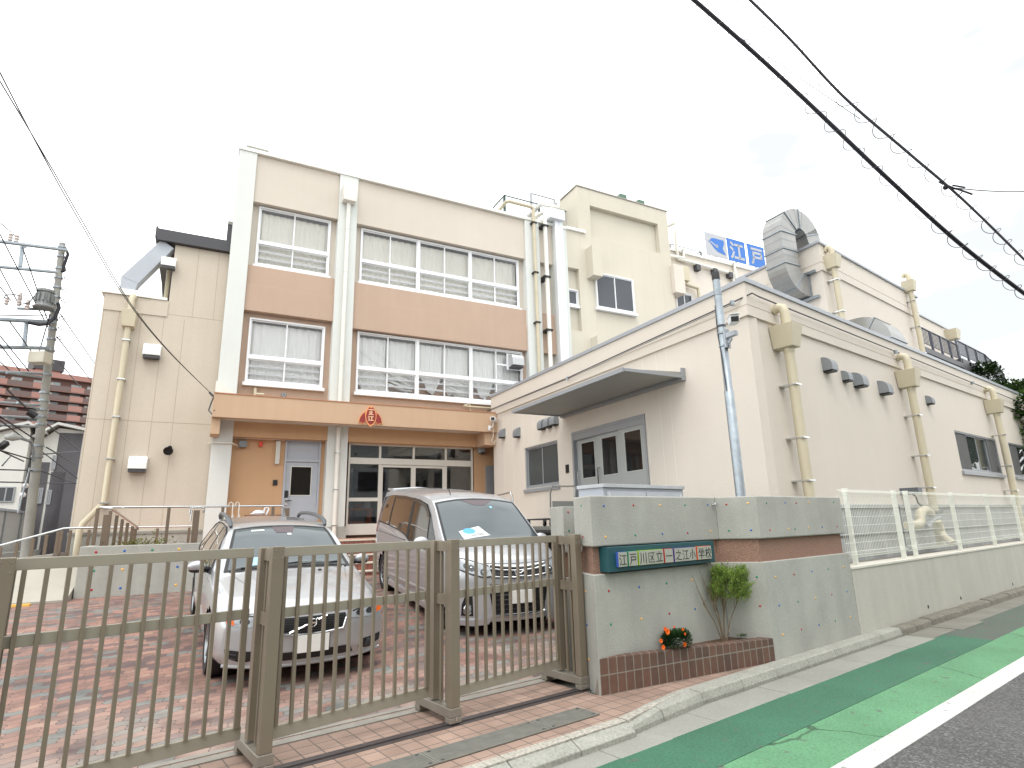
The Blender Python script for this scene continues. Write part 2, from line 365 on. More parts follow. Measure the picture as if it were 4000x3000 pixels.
gs.prism([(2.41,-.884,-.1),(3.3,-.72,-.1),(4.95,-.66,-.1),(3.3,-.662,-.1),(2.41,-.79,-.1)],[(2.41,-.884,.002),(3.3,-.72,.014),(4.95,-.662,.014),(3.3,-.655,.012),(2.41,-.79,.002)])
structure(gs,'kerb_strip',mat('speckled granite strip',rgb(158,154,144),.9,bump=.6,bs=40,var=.1,vs=4,fine=.3),FS,bev=.003)
ok_=MB(); x=8.12
while x<45:
    L_=.6; z=.0+random.uniform(-.012,.012)
    ok_.prism([(x,-.86,-.14),(x,-.835,z-.02),(x,-.80,z),(x,-.668,z+.004),(x,-.668,-.14)],[(x+L_-.012,-.86,-.14),(x+L_-.012,-.835,z-.02),(x+L_-.012,-.80,z),(x+L_-.012,-.668,z+.004),(x+L_-.012,-.668,-.14)]); x+=L_
structure(ok_,'old_kerb',mat('weathered kerb',rgb(112,108,98),.95,bump=.7,bs=40,var=.25,vs=4,fine=.2),FS,bev=.012)
structure(MB().box(-60,8.62,-1.735,-1.19,-.099,-.094),'dark_green_lane',pattern_mat('dark green coating','green_dark'),FS)
structure(MB().prism([(8.63,-1.74,-.099),(60,-1.74,-.099),(60,-1.34,-.099),(8.3,-1.16,-.099)],[(8.63,-1.74,-.0945),(60,-1.74,-.0945),(60,-1.34,-.0945),(8.3,-1.16,-.0945)]),'faded_green_lane',pattern_mat('faded green coating','green_old'),FS)
structure(MB().box(-60,60,-2.232,-1.741,-.099,-.0945),'light_green_lane',pattern_mat('light green coating','green_light'),FS)
structure(MB().box(-60,60,-2.42,-2.236,-.099,-.093),'white_edge_line',pattern_mat('white road paint','white_line'),FS)
# tiled apron and rails
structure(MB().box(-30,2.735,-.79,.66,-.1,0).prism([(2.735,-.79,-.1),(5.0,-.69,-.1),(5.0,-.6,-.1),(2.735,-.22,-.1)],[(2.735,-.79,0),(5.0,-.69,.0),(5.0,-.6,0),(2.735,-.22,0)]),'tiled_apron',TILE,FS)
structure(MB().box(-30,2.95,-.022,.022,0,.012).box(-30,2.95,-.075,-.024,.0,.003).box(-30,2.95,.024,.07,0,.003),'gate_track',mat('worn steel rail',rgb(86,80,80),.4,metal=.5,var=.15,vs=6),FS)
structure(MB().box(-30,2.95,.46,.56,0,.006).box(-30,2.95,.60,.665,0,.004),'rear_track',mat('grey concrete strip',rgb(140,136,128),.9,var=.15,vs=5),FS)
# sloping paved yard
xs=[-32,-20,-12,-6,-2,.6,.9,1.2,1.5,1.8,2.1,2.4,2.7,3.05,6,9]; prof=[p for p in YP if p[0]>=.67]
yy=[]
for (a,b),(c,d) in zip(prof,prof[1:]):
    n=max(1,int((c-a)/.5))
    for i in range(n): yy.append(a+(c-a)*i/n)
yy.append(22)
structure(MB().grid([[(x,y,yz_(y,x)+.001) for x in xs] for y in yy]),'school_yard',PAVER,FS,smooth=True,fix=False)
# ================================================================== sign wall
DOTC={'r':mat('red glass pebble',rgb(165,22,40),.2,var=0,coat=.5),'b':mat('blue glass pebble',rgb(35,92,170),.2,var=0,coat=.5),'g':mat('green glass pebble',rgb(20,130,92),.2,var=0,coat=.5),'y':mat('yellow glass pebble',rgb(236,178,84),.2,var=0,coat=.5)}
PINK=mat('pink exposed aggregate',rgb(141,111,96),.95,bump=.5,bs=90,var=.06,vs=3,fine=.35)
SW=thing('sign_wall','grey concrete gate wall with pink band and coloured glass pebbles, carrying the school name board','wall',FS)
def outline(ins):
    i=ins
    return [(2.74+i,-.27+i),(4.86,-.27+i),(5.11+i*.3,-.66+i),(7.29-i,-.66+i),(7.29-i,-.16-i),(5.4,-.16-i),(5.0,.14-i),(2.90+i,.14-i)]
def battered(b,t,z0,z1): return MB().prism([(x,y,z0) for x,y in b],[(x,y,z1) for x,y in t])
build(battered(outline(0),outline(0),-.02,1.06),'lower_block',CONC,SW,FS,bev=.008)
build(battered(outline(.05),outline(.05),1.06,1.32),'pink_band',PINK,SW,FS)
build(battered(outline(0),outline(0),1.32,1.812),'upper_block',CONC,SW,FS,bev=.012)
dj=MB()
for (x,y) in((4.86,-.272),): dj.box(x-.006,x+.006,y-.0015,y+.01,0,1.06).box(x-.006,x+.006,y-.0015,y+.01,1.32,1.81)
build(dj,'joint',mat('dark joint sealant',rgb(96,96,92),.9),SW,FS)
# pebbles, read from the photograph onto the three faces
def face2(px,py):   # bent middle face from (4.86,-.27) to (5.11,-.66)
    d=ray(px,py); o=FS.Mi@C0; dl=FS.Mi.to_3x3()@d; a=Vector((4.86,-.27,0)); t=Vector((.25,-.39,0)); n=Vector((t.y,-t.x,0)).normalized()
    k=((a-o).dot(n))/dl.dot(n); p=o+dl*k; return p,n
def dots(lst,conv):
    for ch,px,py in lst:
        p,n=conv(px,py)
        q=n.to_track_quat('Z','Y').to_matrix().to_4x4()
        build(MB().lathe([(.0001,.006),(.008,.0052),(.0125,.002),(.0135,-.003)],(0,0,0),10,Matrix.Translation(p)@q),'glass_pebble',DOTC[ch],SW,FS,smooth=True)
def fplane(y):
    def c(px,py):
        x,z=FS.at(px,py,y); return Vector((x,y,z)),Vector((0,-1,0))
    return c
def cx(lst,x0,y0,s): return [(c,x0+a/s,y0+b/s) for c,a,b in lst]
dots(cx([('b',370,258),('r',762,250),('y',1118,250),('g',1449,246),('b',1751,244),('y',394,672),('g',789,648),('b',1148,630),('r',1484,618),('y',1789,598)],2250,1900,3.403),fplane(-.27))
dots(cx([('r',348,797),('b',579,767),('g',788,738),('y',982,713),('g',364,1052),('y',597,1010),('r',809,970),('b',1005,935),('y',1328,898)],2200,1900,1.952),fplane(-.27))
dots(cx([('r',1244,137),('y',1408,128),('g',1264,336),('b',1433,333),('g',1477,690),('r',1502,912)],2200,1900,1.952),face2)
dots(cx([('g',1550,127),('b',1692,124),('r',1577,333),('y',1719,325),('y',1621,690),('b',1648,907),('y',1677,1132)],2200,1900,1.952),fplane(-.66))
dots(cx([('r',970,60),('b',1066,44),('g',1154,31),('y',1237,20),('b',889,228),('g',991,207),('y',1087,189),('r',1174,170),('b',1256,153),('r',1010,358),('b',1105,333),('g',1193,311),('y',1274,291),('y',910,386)],2400,2200,1.3825),fplane(-.66))
dots(cx([('r',0,0)],0,0,1)[:0]+[('g',3201,1962),('r',3270,1957),('y',3232,1962),('g',3257,1960),('b',3211,2059),('r',3271,2055),('y',3120,1960),('r',3168,1960),('g',3130,2064),('y',3170,2062)][:0]+[('r',3110,1965),('y',3160,1963),('g',3256,1961),('b',3211,2059),('r',3270,2056),('g',3105,2066),('y',3158,2062)],fplane(-.66))
# left end face (x from 2.74,-.27 to 2.90,.14)
def face0(px,py):
    d=ray(px,py); o=FS.Mi@C0; dl=FS.Mi.to_3x3()@d; a=Vector((2.74,-.27,0)); t=Vector((.16,.41,0)); n=Vector((t.y,-t.x,0)).normalized()
    if n.x>0:n=-n
    k=((a-o).dot(n))/dl.dot(n); return o+dl*k,n
dots(cx([('g',138,147),('r',151,386),('y',171,800),('b',182,1055),('y',196,1320)],2200,1900,1.952),face0)
x,z=FS.at(2784,1972,-.27)
SPOUT=build(MB().lathe([(.022,0),(.022,.004),(.010,.006),(.010,.035),(.02,.037),(.026,.042),(.024,.052)],(0,0,0),14,Matrix.Translation((x,-.27,z))@Matrix.Rotation(R_(90),4,'X')),'steel_stud',STAINLESS,SW,FS,smooth=True)
# return wall stepping back into the yard behind the gate end
RW=thing('return_wall','low stepped concrete wall with pebbles behind the sign wall at the end of the gate','wall',FS)
build(MB().box(3.08,3.4,.5,.72,0,.97),'lower_block',CONC,RW,FS,bev=.006)
build(MB().box(3.11,3.38,.53,.70,.97,1.235),'pink_band',PINK,RW,FS)
build(MB().box(3.08,3.4,.5,.72,1.235,1.735),'upper_block',CONC,RW,FS,bev=.006)
dots([('r',1400+1942/2.37,1850+357/2.37),('g',1400+1950/2.37,1850+527/2.37),('b',1400+1965/2.37,1850+820/2.37),('r',1400+2068/2.37,1850+825/2.37),('b',1400+1982/2.37,1850+1172/2.37)],fplane(.5)) if False else None
for ch,px,py in(('r',1942,357),('g',1950,527),('b',1965,820),('b',1982,1172)):
    x,z=FS.at(1400+px/2.37,1850+py/2.37,.5); build(MB().lathe([(.0001,.006),(.008,.0052),(.0125,.002),(.0135,-.003)],(0,0,0),10,Matrix.Translation((max(x,3.1),.5,z))@Matrix.Rotation(R_(90),4,'X')),'glass_pebble',DOTC[ch],RW,FS,smooth=True)
# ================================================================== name board with hand-drawn rounded characters
GL={ # strokes in a unit square, y up
'江':[[(.08,.90),(.22,.78)],[(.02,.62),(.17,.51)],[(.04,.05),(.14,.16),(.24,.38)],[(.38,.82),(.94,.82)],[(.66,.82),(.66,.10)],[(.30,.09),(.98,.09)]],
'戸':[[(.10,.88),(.92,.88)],[(.22,.66),(.86,.66),(.86,.40)],[(.22,.40),(.86,.40)],[(.22,.66),(.22,.36),(.16,.16),(.06,.03)]],
'川':[[(.16,.90),(.16,.45),(.12,.2),(.04,.03)],[(.50,.86),(.50,.10)],[(.86,.92),(.86,.02)]],
'区':[[(.92,.88),(.10,.88),(.10,.08),(.96,.08)],[(.78,.74),(.62,.46),(.36,.24)],[(.34,.66),(.58,.46),(.80,.24)]],
'立':[[(.50,.96),(.50,.80)],[(.10,.76),(.90,.76)],[(.26,.62),(.36,.20)],[(.76,.64),(.62,.14)],[(.03,.10),(.97,.10)]],
'一':[[(.06,.5),(.94,.5)]],
'之':[[(.48,.96),(.52,.82)],[(.12,.72),(.84,.72),(.60,.46),(.30,.22),(.08,.10)],[(.22,.26),(.44,.12),(.70,.07),(.97,.07)]],
'小':[[(.50,.94),(.50,.10),(.38,.08)],[(.24,.64),(.18,.42),(.04,.22)],[(.74,.66),(.86,.44),(.96,.24)]],
'学':[[(.16,.92),(.24,.76)],[(.46,.96),(.50,.80)],[(.86,.94),(.72,.74)],[(.06,.52),(.06,.68),(.94,.68),(.94,.52)],[(.28,.52),(.72,.52),(.52,.38),(.52,.06),(.40,.04)],[(.04,.28),(.96,.28)]],
'校':[[(.02,.70),(.42,.70)],[(.22,.96),(.22,.02)],[(.22,.62),(.14,.38),(.02,.22)],[(.24,.56),(.38,.40)],[(.70,.96),(.70,.82)],[(.44,.78),(.98,.78)],[(.60,.68),(.46,.50)],[(.82,.68),(.96,.50)],[(.84,.50),(.72,.24),(.44,.03)],[(.56,.50),(.72,.24),(.98,.03)]]}
def glyph(mb,ch,x0,z0,w,h,y,r,n=6):
    for st in GL[ch]:
        pts=[(x0+a*w,y,z0+b*h) for a,b in st]; P=[pts[0]]
        mb.tube(pts,r,n)
        for p in(pts[0],pts[-1]): mb.ball(p,r,6)
    return mb
NB=thing('school_name_board','dark teal board set in the pink band, with black characters on pale blocks','sign',FS)
x0,x1,z0,z1=FS.rc([(2373,2138),(2785,2110),(2380,2237),(2792,2192)],-.34)
build(MB().box(x0,x1,-.345,-.215,1.078,1.312),'board',mat('dark teal enamel',rgb(24,74,80),.45,var=.06,vs=6),NB,FS,bev=.004)
def crop(px,py): return 2250+px/3.403,1900+py/3.403
TILES=[('江',555,672,rgb(60,90,170)),('戸',690,808,rgb(20,140,90)),('川区立',828,1152,rgb(150,190,30)),('一',1170,1280,rgb(190,30,30)),('之江小',1300,1585,rgb(90,60,140)),('学校',1605,1790,rgb(226,96,40))]
INK=mat('black lettering',rgb(24,24,24),.5,var=0); TILEP=mat('pale stone tile',rgb(156,158,147),.7,var=.08,vs=8)
for k_,(chs,a,b,c) in enumerate(TILES):
    ta,_=FS.at(*crop(a,870-(a-555)*.07),-.375); tb,_=FS.at(*crop(b,870-(b-555)*.07),-.375)
    za,zb=1.122,1.262
    t=build(MB().box(ta,tb,-.375,-.3449,za,zb),'letter_block',mat('block edge %d'%k_,c,.5,var=0),NB,FS)
    build(MB().box(ta+.004,tb,-.3775,-.375,za+.002,zb-.002),'block_face',TILEP,t,FS)
    w=(tb-ta-.01)/len(chs)
    for i,ch in enumerate(chs):
        build(glyph(MB(),ch,ta+.008+w*i+w*.06,za+.014,w*.86,zb-za-.028,-.378,.0042),'character',INK,t,FS,fix=False)
# ================================================================== brick planter, shrub, marigolds
PLB=thing('brick_planter','reddish brown brick planter at the foot of the sign wall','planter',FS)
bm_=bpy.data.materials.new('glazed brown brick'); bm_.use_nodes=True
def brickmat(m,c1,c2,mo,bw,rh,ms,offset=0.0):
    m.use_nodes=True; nt=m.node_tree;N=nt.nodes.new;L=nt.links.new;b=nt.nodes['Principled BSDF']
    tc=N('ShaderNodeTexCoord'); br=N('ShaderNodeTexBrick'); br.offset=offset; br.inputs['Scale'].default_value=1; br.inputs['Brick Width'].default_value=bw; br.inputs['Row Height'].default_value=rh; br.inputs['Mortar Size'].default_value=ms
    br.inputs['Color1'].default_value=c1; br.inputs['Color2'].default_value=c2; br.inputs['Mortar'].default_value=mo; br.inputs['Mortar Smooth'].default_value=.1
    sp=N('ShaderNodeSeparateXYZ'); cb=N('ShaderNodeCombineXYZ'); L(tc.outputs['Object'],sp.inputs[0]); L(sp.outputs[0],cb.inputs[0]); L(sp.outputs[2],cb.inputs[1]); L(cb.outputs[0],br.inputs['Vector'])
    n=N('ShaderNodeTexNoise'); n.inputs['Scale'].default_value=14; n.inputs['Detail'].default_value=5; L(tc.outputs['Object'],n.inputs['Vector'])
    r=N('ShaderNodeMapRange'); r.inputs[3].default_value=.7; r.inputs[4].default_value=1.25; L(n.outputs[0],r.inputs[0]); cc=N('ShaderNodeCombineColor'); [L(r.outputs[0],cc.inputs[i]) for i in range(3)]
    mx=N('ShaderNodeMixRGB'); mx.blend_type='MULTIPLY'; mx.inputs[0].default_value=1; L(br.outputs['Color'],mx.inputs[1]); L(cc.outputs[0],mx.inputs[2]); L(mx.outputs[0],b.inputs['Base Color'])
    bp=N('ShaderNodeBump'); bp.invert=True; bp.inputs['Strength'].default_value=.7; bp.inputs['Distance'].default_value=.006; L(br.outputs['Fac'],bp.inputs['Height']); L(bp.outputs[0],b.inputs['Normal']); b.inputs['Roughness'].default_value=.55
    return m
brickmat(bm_,rgb(104,76,64),rgb(82,64,56),rgb(128,120,110),.10,.17,.006)
pa=Vector((2.745,-.275)); pb=Vector((5.10,-.665)); pd=(pb-pa); plen=pd.length; pd.normalize()
wa=FS.w(pa.x,pa.y,0); FP=Fr(wa.x,wa.y,0,52+math.degrees(math.atan2(-pd.y,pd.x)))
# front leaf in its own frame so the brick courses follow it; its top slopes down to the right
MBf=MB().prism([(0,0,-.02),(plen,0,-.02),(plen,0,.245),(0,0,.318)],[(0,.11,-.02),(plen-.06,.11,-.02),(plen-.06,.11,.25),(.3,.05,.32)])
build(MBf,'brick_front',bm_,PLB,FP,bev=.006)
build(MB().prism([(.25,.06,.0),(plen-.1,.10,.0),(plen-.1,.42,.0)],[(.25,.06,.292),(plen-.1,.10,.225),(plen-.1,.42,.235)]),'soil',mat('brown soil',rgb(86,66,50),.95,bump=1,bs=60,var=.35,vs=18),PLB,FP)
def leaf(mb,p,d,L,w,up=Vector((0,0,1))):
    d=d.normalized(); s_=d.cross(up); s_=s_.normalized() if s_.length>1e-4 else Vector((1,0,0)); n=s_.cross(d)
    a=p; b_=p+d*L*.5+s_*w*.5; c=p+d*L; e_=p+d*L*.5-s_*w*.5
    mb.add([a,b_,c,e_],[(0,1,2,3)])
def rdir(up=.3):
    a=random.uniform(0,2*math.pi); z=random.uniform(-.6,1)+up; return Vector((math.cos(a),math.sin(a),z)).normalized()
def leafmat(name,c1,c2,trans=.25,nscale=6):
    m=bpy.data.materials.new(name); m.use_nodes=True; nt=m.node_tree; N=nt.nodes.new; L=nt.links.new; b=nt.nodes['Principled BSDF']
    tc=N('ShaderNodeTexCoord'); n=N('ShaderNodeTexNoise'); n.inputs['Scale'].default_value=nscale; n.inputs['Detail'].default_value=4; L(tc.outputs['Object'],n.inputs['Vector'])
    r=N('ShaderNodeValToRGB'); r.color_ramp.elements[0].position=.35; r.color_ramp.elements[0].color=c1; r.color_ramp.elements[1].position=.65; r.color_ramp.elements[1].color=c2; L(n.outputs[0],r.inputs[0])
    L(r.outputs[0],b.inputs['Base Color']); b.inputs['Roughness'].default_value=.7; b.inputs['Specular IOR Level'].default_value=.15
    tr=N('ShaderNodeBsdfTranslucent'); L(r.outputs[0],tr.inputs[0]); mx=N('ShaderNodeMixShader'); mx.inputs[0].default_value=trans; o=nt.nodes['Material Output']
    L(b.outputs[0],mx.inputs[1]); L(tr.outputs[0],mx.inputs[2]); L(mx.outputs[0],o.inputs[0]); return m
SHR=leafmat('fresh yellow green leaf',rgb(104,136,56),rgb(146,172,84),.35,9); BARK=mat('twiggy bark',rgb(108,92,72),.9,var=.2,vs=20)
sx,sz=FP.at(2200+1232/1.952,1900+1165/1.952,.16)
sh=thing('shrub','airy yellow green shrub with thin bare stems in the brick planter','shrub',FP)
stem=MB(); lf=MB(); base=Vector((sx,.17,.235)); random.seed(3)
cx_,cz_=FP.at(2200+1265/1.952,1900+760/1.952,.16)
tips=[]
for i in range(6):
    a=-.22+.44*i/5+random.uniform(-.03,.03); y2=random.uniform(-.05,.07)
    mid=base+Vector((a*.45,y2*.4,.22)); top=base+Vector((a*1.05,y2,.42+random.uniform(-.03,.05)))
    stem.tube([base+Vector((a*.06,y2*.1,-.02)),mid,top],[.008,.006,.004],5)
    for j in range(5):
        q=top+Vector((random.uniform(-.13,.13),random.uniform(-.12,.12),random.uniform(.05,.34))); stem.tube([mid.lerp(top,random.uniform(.3,1)),q],[.003,.0015],4); tips.append(q)
cen=Vector((cx_,.16,cz_))
for i in range(560):
    d=rdir(0); rr=random.uniform(.3,1)**.5
    q=cen+Vector((d.x*.245*rr,d.y*.18*rr,d.z*.29*rr-.03)); d2=(q-base-Vector((0,0,.3))).normalized()
    e2=q+(d2+rdir(.4)*.4)*random.uniform(.05,.10)
    stem.tube([q,e2],[.0014,.0008],3)
    for j in range(22):
        t=random.random(); p=q.lerp(e2,t)+Vector((random.uniform(-.012,.012),random.uniform(-.012,.012),random.uniform(-.012,.012)))
        leaf(lf,p,(e2-q).normalized()*.6+rdir(.2),random.uniform(.014,.026),.009)
build(stem,'stem',BARK,sh,FP); build(lf,'foliage',SHR,sh,FP,fix=False)
mg=thing('marigold_plant','round dark green marigold clump with orange flowers in the brick planter','flower',FP)
mx_,mz_=FP.at(2200+855/1.952,1900+1160/1.952,.08); lf=MB(); cen=Vector((mx_,.06,mz_-.01)); random.seed(5)
for i in range(2600):
    d=rdir(0.1); rr=random.uniform(.35,1)**.6; p=cen+Vector((d.x*.165*rr,d.y*.11*rr,d.z*.115*rr))
    leaf(lf,p,d+rdir(.3)*.6,random.uniform(.022,.042),.013)
build(lf,'foliage',leafmat('dark green leaf',rgb(34,60,34),rgb(62,92,48),.3,20),mg,FP,fix=False)
OR=mat('orange petals',rgb(240,110,14),.6,var=.15,vs=60)
for px,py,r in((795,1108,.03),(793,1090,.022),(928,1094,.016),(925,1204,.026),(745,1178,.022),(762,1227,.024),(862,1075,.012),(928,1125,.014)):
    fx,fz=FP.at(2200+px/1.952,1900+py/1.952,-.045); fl=MB(); c=Vector((fx,-.045+.03*(py<1100),fz))
    for ring,(rr,n,ti) in enumerate(((1,11,.1),(.75,9,.5),(.45,7,1.0))):
        for j in range(n):
            an=2*math.pi*j/n+ring; d=Vector((math.cos(an),-ti,math.sin(an))); leaf(fl,c,d,r*rr*1.15,r*.6,Vector((0,-1,0)))
    build(fl,'flower_head',OR,mg,FP,fix=False)
wd=thing('weed_sprig','small green weed at the right end of the planter soil','weed',FP); lf=MB(); wx,wz=FP.at(2200+1365/1.952,1900+1135/1.952,.2)
for i in range(60): leaf(lf,Vector((wx+random.uniform(-.05,.05),.2+random.uniform(-.03,.03),wz-.01)),rdir(.5),.035,.008)
build(lf,'foliage',leafmat('weed leaf',rgb(50,84,40),rgb(84,116,56),.2,20),wd,FP,fix=False)
# ================================================================== sliding accordion gate
def bars(mb,xs,y0,y1,z0,z1,w):
    for x in xs: mb.box(x-w/2,x+w/2,y0,y1,z0,z1)
CARX=[-4.55,-3.09,-1.63,-.155,1.315,2.765]
glab=['taupe gate trolley post at far left edge of the photo','taupe gate trolley post beside the gate end at far left','taupe gate trolley post nearest the camera at the left','taupe gate trolley post in front of the station wagon','taupe gate trolley post in front of the minivan','taupe gate trolley post against the sign wall']
def make_carriage():
    t=thing('gate_post_trolley','x','gate post',FS,'posts of the sliding gate')
    build(MB().box(-.042,.042,-.045,.03,.125,1.44),'front_post',BRONZE,t,t_F(t),bev=.004)
    build(MB().box(-.045,.045,.235,.31,.14,1.43),'rear_post',BRONZE,t,t_F(t),bev=.004)
    build(MB().box(-.02,.02,.031,.234,1.34,1.425),'upper_link',BRONZE,t,t_F(t)); build(MB().box(-.02,.02,.031,.234,.90,.985),'lower_link',BRONZE,t,t_F(t))
    b=MB(); b.box(-.013,.013,.075,.10,.14,1.34); b.box(-.013,.013,.165,.19,.14,1.34); build(b,'thin_bar',BRONZE,t,t_F(t))
    build(MB().box(-.055,.055,-.05,.53,.055,.124),'base_beam',mat('silver taupe casting',rgb(140,134,124),.4,metal=.4,var=.06),t,t_F(t),bev=.006)
    for y in(-.052,.45): build(MB().box(-.055,.055,y,y+.085,.012,.054),'wheel_housing',mat('silver taupe casting',rgb(140,134,124)),t,t_F(t),bev=.005)
    for y in(-.01,.49): build(MB().cyl((-.02,y,.03),(.02,y,.03),.026,14),'wheel',DARK,t,t_F(t),smooth=True)
    for x in(-.024,.024):
        for z in(1.415,1.36): build(MB().cyl((x,-.0452,z),(x,-.0468,z),.006,8),'rivet',STAINLESS,t,t_F(t))
    build(MB().box(-.008,.008,-.06,-.0525,.03,.06),'latch_pin',STAINLESS,t,t_F(t))
    return t
class t_F:
    def __init__(s,t): s.M=t.matrix_basis.copy()
car0=make_carriage()
for i,x in enumerate(CARX):
    o=car0 if i==0 else copy_tree(car0)
    o.matrix_basis=FS.M@Matrix.Translation((x,0,0)); o['label']=glab[i]
def make_panel(L):
    t=thing('sliding_gate_leaf','x','gate panel',FS,'panels of the sliding gate'); F=t_F(t)
    build(MB().box(0,L,.012,.04,1.365,1.432),'top_rail',BRZL,t,F,bev=.003); build(MB().box(0,L,.012,.04,.945,1.012),'mid_rail',BRZL,t,F,bev=.003)
    build(MB().box(0,L,.008,.044,.172,.252),'bottom_rail',BRZL,t,F,bev=.003)
    n=13
    for i in range(n):
        x=.055+(L-.09)*i/(n-1); build(MB().box(x-.0115,x+.0115,-.011,.0115,.252,1.365) if i<n-1 else MB().box(x-.02,x+.02,-.011,.0115,.252,1.365),'bar',BRONZE,t,F)
    return t
plab=['taupe gate panel running out of the photo on the left','taupe gate panel cut by the left edge of the photo','taupe gate panel left of the station wagon, between two trolley posts','taupe gate panel in front of the station wagon bonnet','taupe gate panel in front of the minivan, next to the sign wall']
pan0=make_panel(1.36)
for i in range(5):
    o=pan0 if i==0 else copy_tree(pan0)
    x0=CARX[i]+.03; o.matrix_basis=FS.M@Matrix.Translation((x0,.045,0))@Matrix.Rotation(math.atan2(.165,1.36),4,'Z'); o['label']=plab[i]
# ================================================================== drain gratings in the apron
GR=mat('worn galvanised grate',rgb(124,123,116),.6,metal=.25,var=.15,vs=8)
def make_grate(L):
    t=thing('drain_grate','x','drain grate',FS,'drain grates in the tiled apron'); F=t_F(t)
    build(MB().box(0,L,0,.25,-.0,.003),'trough',BLACK,t,F)
    f=MB(); f.box(0,L,0,.008,.003,.010); f.box(0,L,.242,.25,.003,.010); f.box(0,.012,.008,.242,.003,.010); f.box(L-.012,L,.008,.242,.003,.010); build(f,'frame',GR,t,F)
    b=MB(); n=int(L/.0125)
    for i in range(1,n): b.box(i*L/n-.0042,i*L/n+.0042,.008,.242,.0032,.0095)
    for y in(.085,.165): b.box(.012,L-.012,y-.003,y+.003,.0096,.0104)
    for x in(.045,L-.045):
        for y in(.03,.22): b.box(x-.02,x+.02,y-.012,y+.012,.0096,.0106)
    build(b,'bars',GR,t,F)
    h=MB()
    for x in(.045,L-.045):
        for y in(.03,.22): h.box(x-.013,x+.013,y-.008,y+.008,.0107,.0112)
    build(h,'bolt_recess',BLACK,t,F)
    return t
g1=make_grate(.995); dl=['steel drain grate farthest left in the tiled apron','steel drain grate second from the left in the apron','steel drain grate at the bottom edge of the photo','long steel drain grate in front of the minivan panel']
for i,x in enumerate((-3.19,-2.19,-.195,.805)):
    o=g1 if i==0 else copy_tree(g1); o.matrix_basis=FS.M@Matrix.Translation((x,-.645,.001)); o['label']=dl[i] if i<3 else dl[3]
o=copy_tree(g1); o.matrix_basis=FS.M@Matrix.Translation((-1.19,-.645,.001)); o['label']='steel drain grate just outside the bottom of the photo'
g2=make_grate(.53); g2.matrix_basis=FS.M@Matrix.Translation((1.81,-.645,.001)); g2['label']='short steel drain grate nearest the brick planter'
# ================================================================== main school building (frame FA: x along the facade, y into it)
_p=C0+ray(1352,2000)*16.3; FA=Fr(_p.x,_p.y,0,62)
SB=thing('school_building','beige and salmon three storey school building with white pilasters and an apricot entrance canopy','building',FA)
def P(mb,name,m,par=None,F=None,**k): return build(mb,name,m,par or SB,F or FA,**k)
ZR=12.32; ZF=1.38
def folds(x0,x1,z0,z1,y,amp=.03,pitch=.13,seed=0,tie=None,n=None):
    """hanging curtain sheet with pleats; tie(xn,zn)->(dx,dz) distorts it"""
    rnd=random.Random(seed); nx=max(14,int((x1-x0)/pitch*8)); nzz=14; ph=rnd.random()*6; rows=[]
    offs=[rnd.uniform(-.25,.25) for _ in range(40)]
    for j in range(nzz+1):
        zn=j/nzz; row=[]
        for i in range(nx+1):
            xn=i/nx; x=x0+(x1-x0)*xn; a=2*math.pi*(x-x0)/pitch+ph+offs[int(xn*20)]*1.5
            yy=y+amp*(.55+.45*math.sin(xn*9+ph))*math.sin(a)*(1.0-.25*zn)+.35*amp*math.sin(2.3*a+zn*2)
            dx=dz=0
            if tie: dx,dz=tie(xn,zn)
            row.append((x+dx,yy,z1+(z0-z1)*zn+dz))
        rows.append(row)
    return MB().grid(rows)
def rect_frame(mb,x0,x1,z0,z1,y0,y1,t,tb=None):
    tb=tb or t
    mb.box(x0,x0+t,y0,y1,z0,z1).box(x1-t,x1,y0,y1,z0,z1).box(x0+t,x1-t,y0,y1,z1-t,z1).box(x0+t,x1-t,y0,y1,z0,z0+tb); return mb
def sash(par,F,x0,x1,z0,z1,y,splits,units,zt=None,m=WHITE,gl=GLASS,sill=True,bars=True,room=True,nm='window'):
    """aluminium window: outer frame, thick mullions at units, thin meeting stiles at splits, transom at zt"""
    f=MB(); t=.045; rect_frame(f,x0,x1,z0,z1,y-.03,y+.07,t)
    for u in units: f.box(u-.04,u+.04,y-.025,y+.065,z0+t,z1-t)
    if zt: f.box(x0+t,x1-t,y-.028,y+.06,zt-.045,zt+.045)
    f.box(x0+.01,x1-.01,y-.031,y-.03,z1-.022,z1-.014)
    edges=[x0+t]+sorted(list(units)+list(splits))+[x1-t]
    w=build(f,nm,m,par,F,bev=.003)
    tiers=[(z0+t,zt-.045),(zt+.045,z1-t)] if zt else [(z0+t,z1-t)]
    s=MB(); g=MB(); gi=0
    for (za,zb) in tiers:
        for i,(a,b) in enumerate(zip(edges,edges[1:])):
            a2=a+(.04 if a in units else 0); b2=b-(.04 if b in units else 0); yy=y+(.012 if i%2 else .034)
            rect_frame(s,a2-(.014 if a in splits else 0),b2+(.014 if b in splits else 0),za,zb,yy-.011,yy+.011,.032,.04)
            g.box(a2+.02,b2-.02,yy-.002,yy+.002,za+.02,zb-.02)
    build(s,'sash',m,w,F); build(g,'pane',gl,w,F)
    if bars and zt:
        b=MB(); h=(zt-.045)-(z0+t)
        for q in(.36,.70): b.box(x0+t,x1-t,y+.075,y+.10,z0+t+h*q-.028,z0+t+h*q+.028)
        build(b,'guard_rail',m,w,F)
    if sill: build(MB().prism([(x0-.05,y-.10,z0-.105),(x1+.05,y-.10,z0-.105),(x1+.05,y+.05,z0-.105),(x0-.05,y+.05,z0-.105)],[(x0-.05,y-.10,z0-.018),(x1+.05,y-.10,z0-.018),(x1+.05,y+.05,z0-.001),(x0-.05,y+.05,z0-.001)]),'sill',m,w,F)
    return w
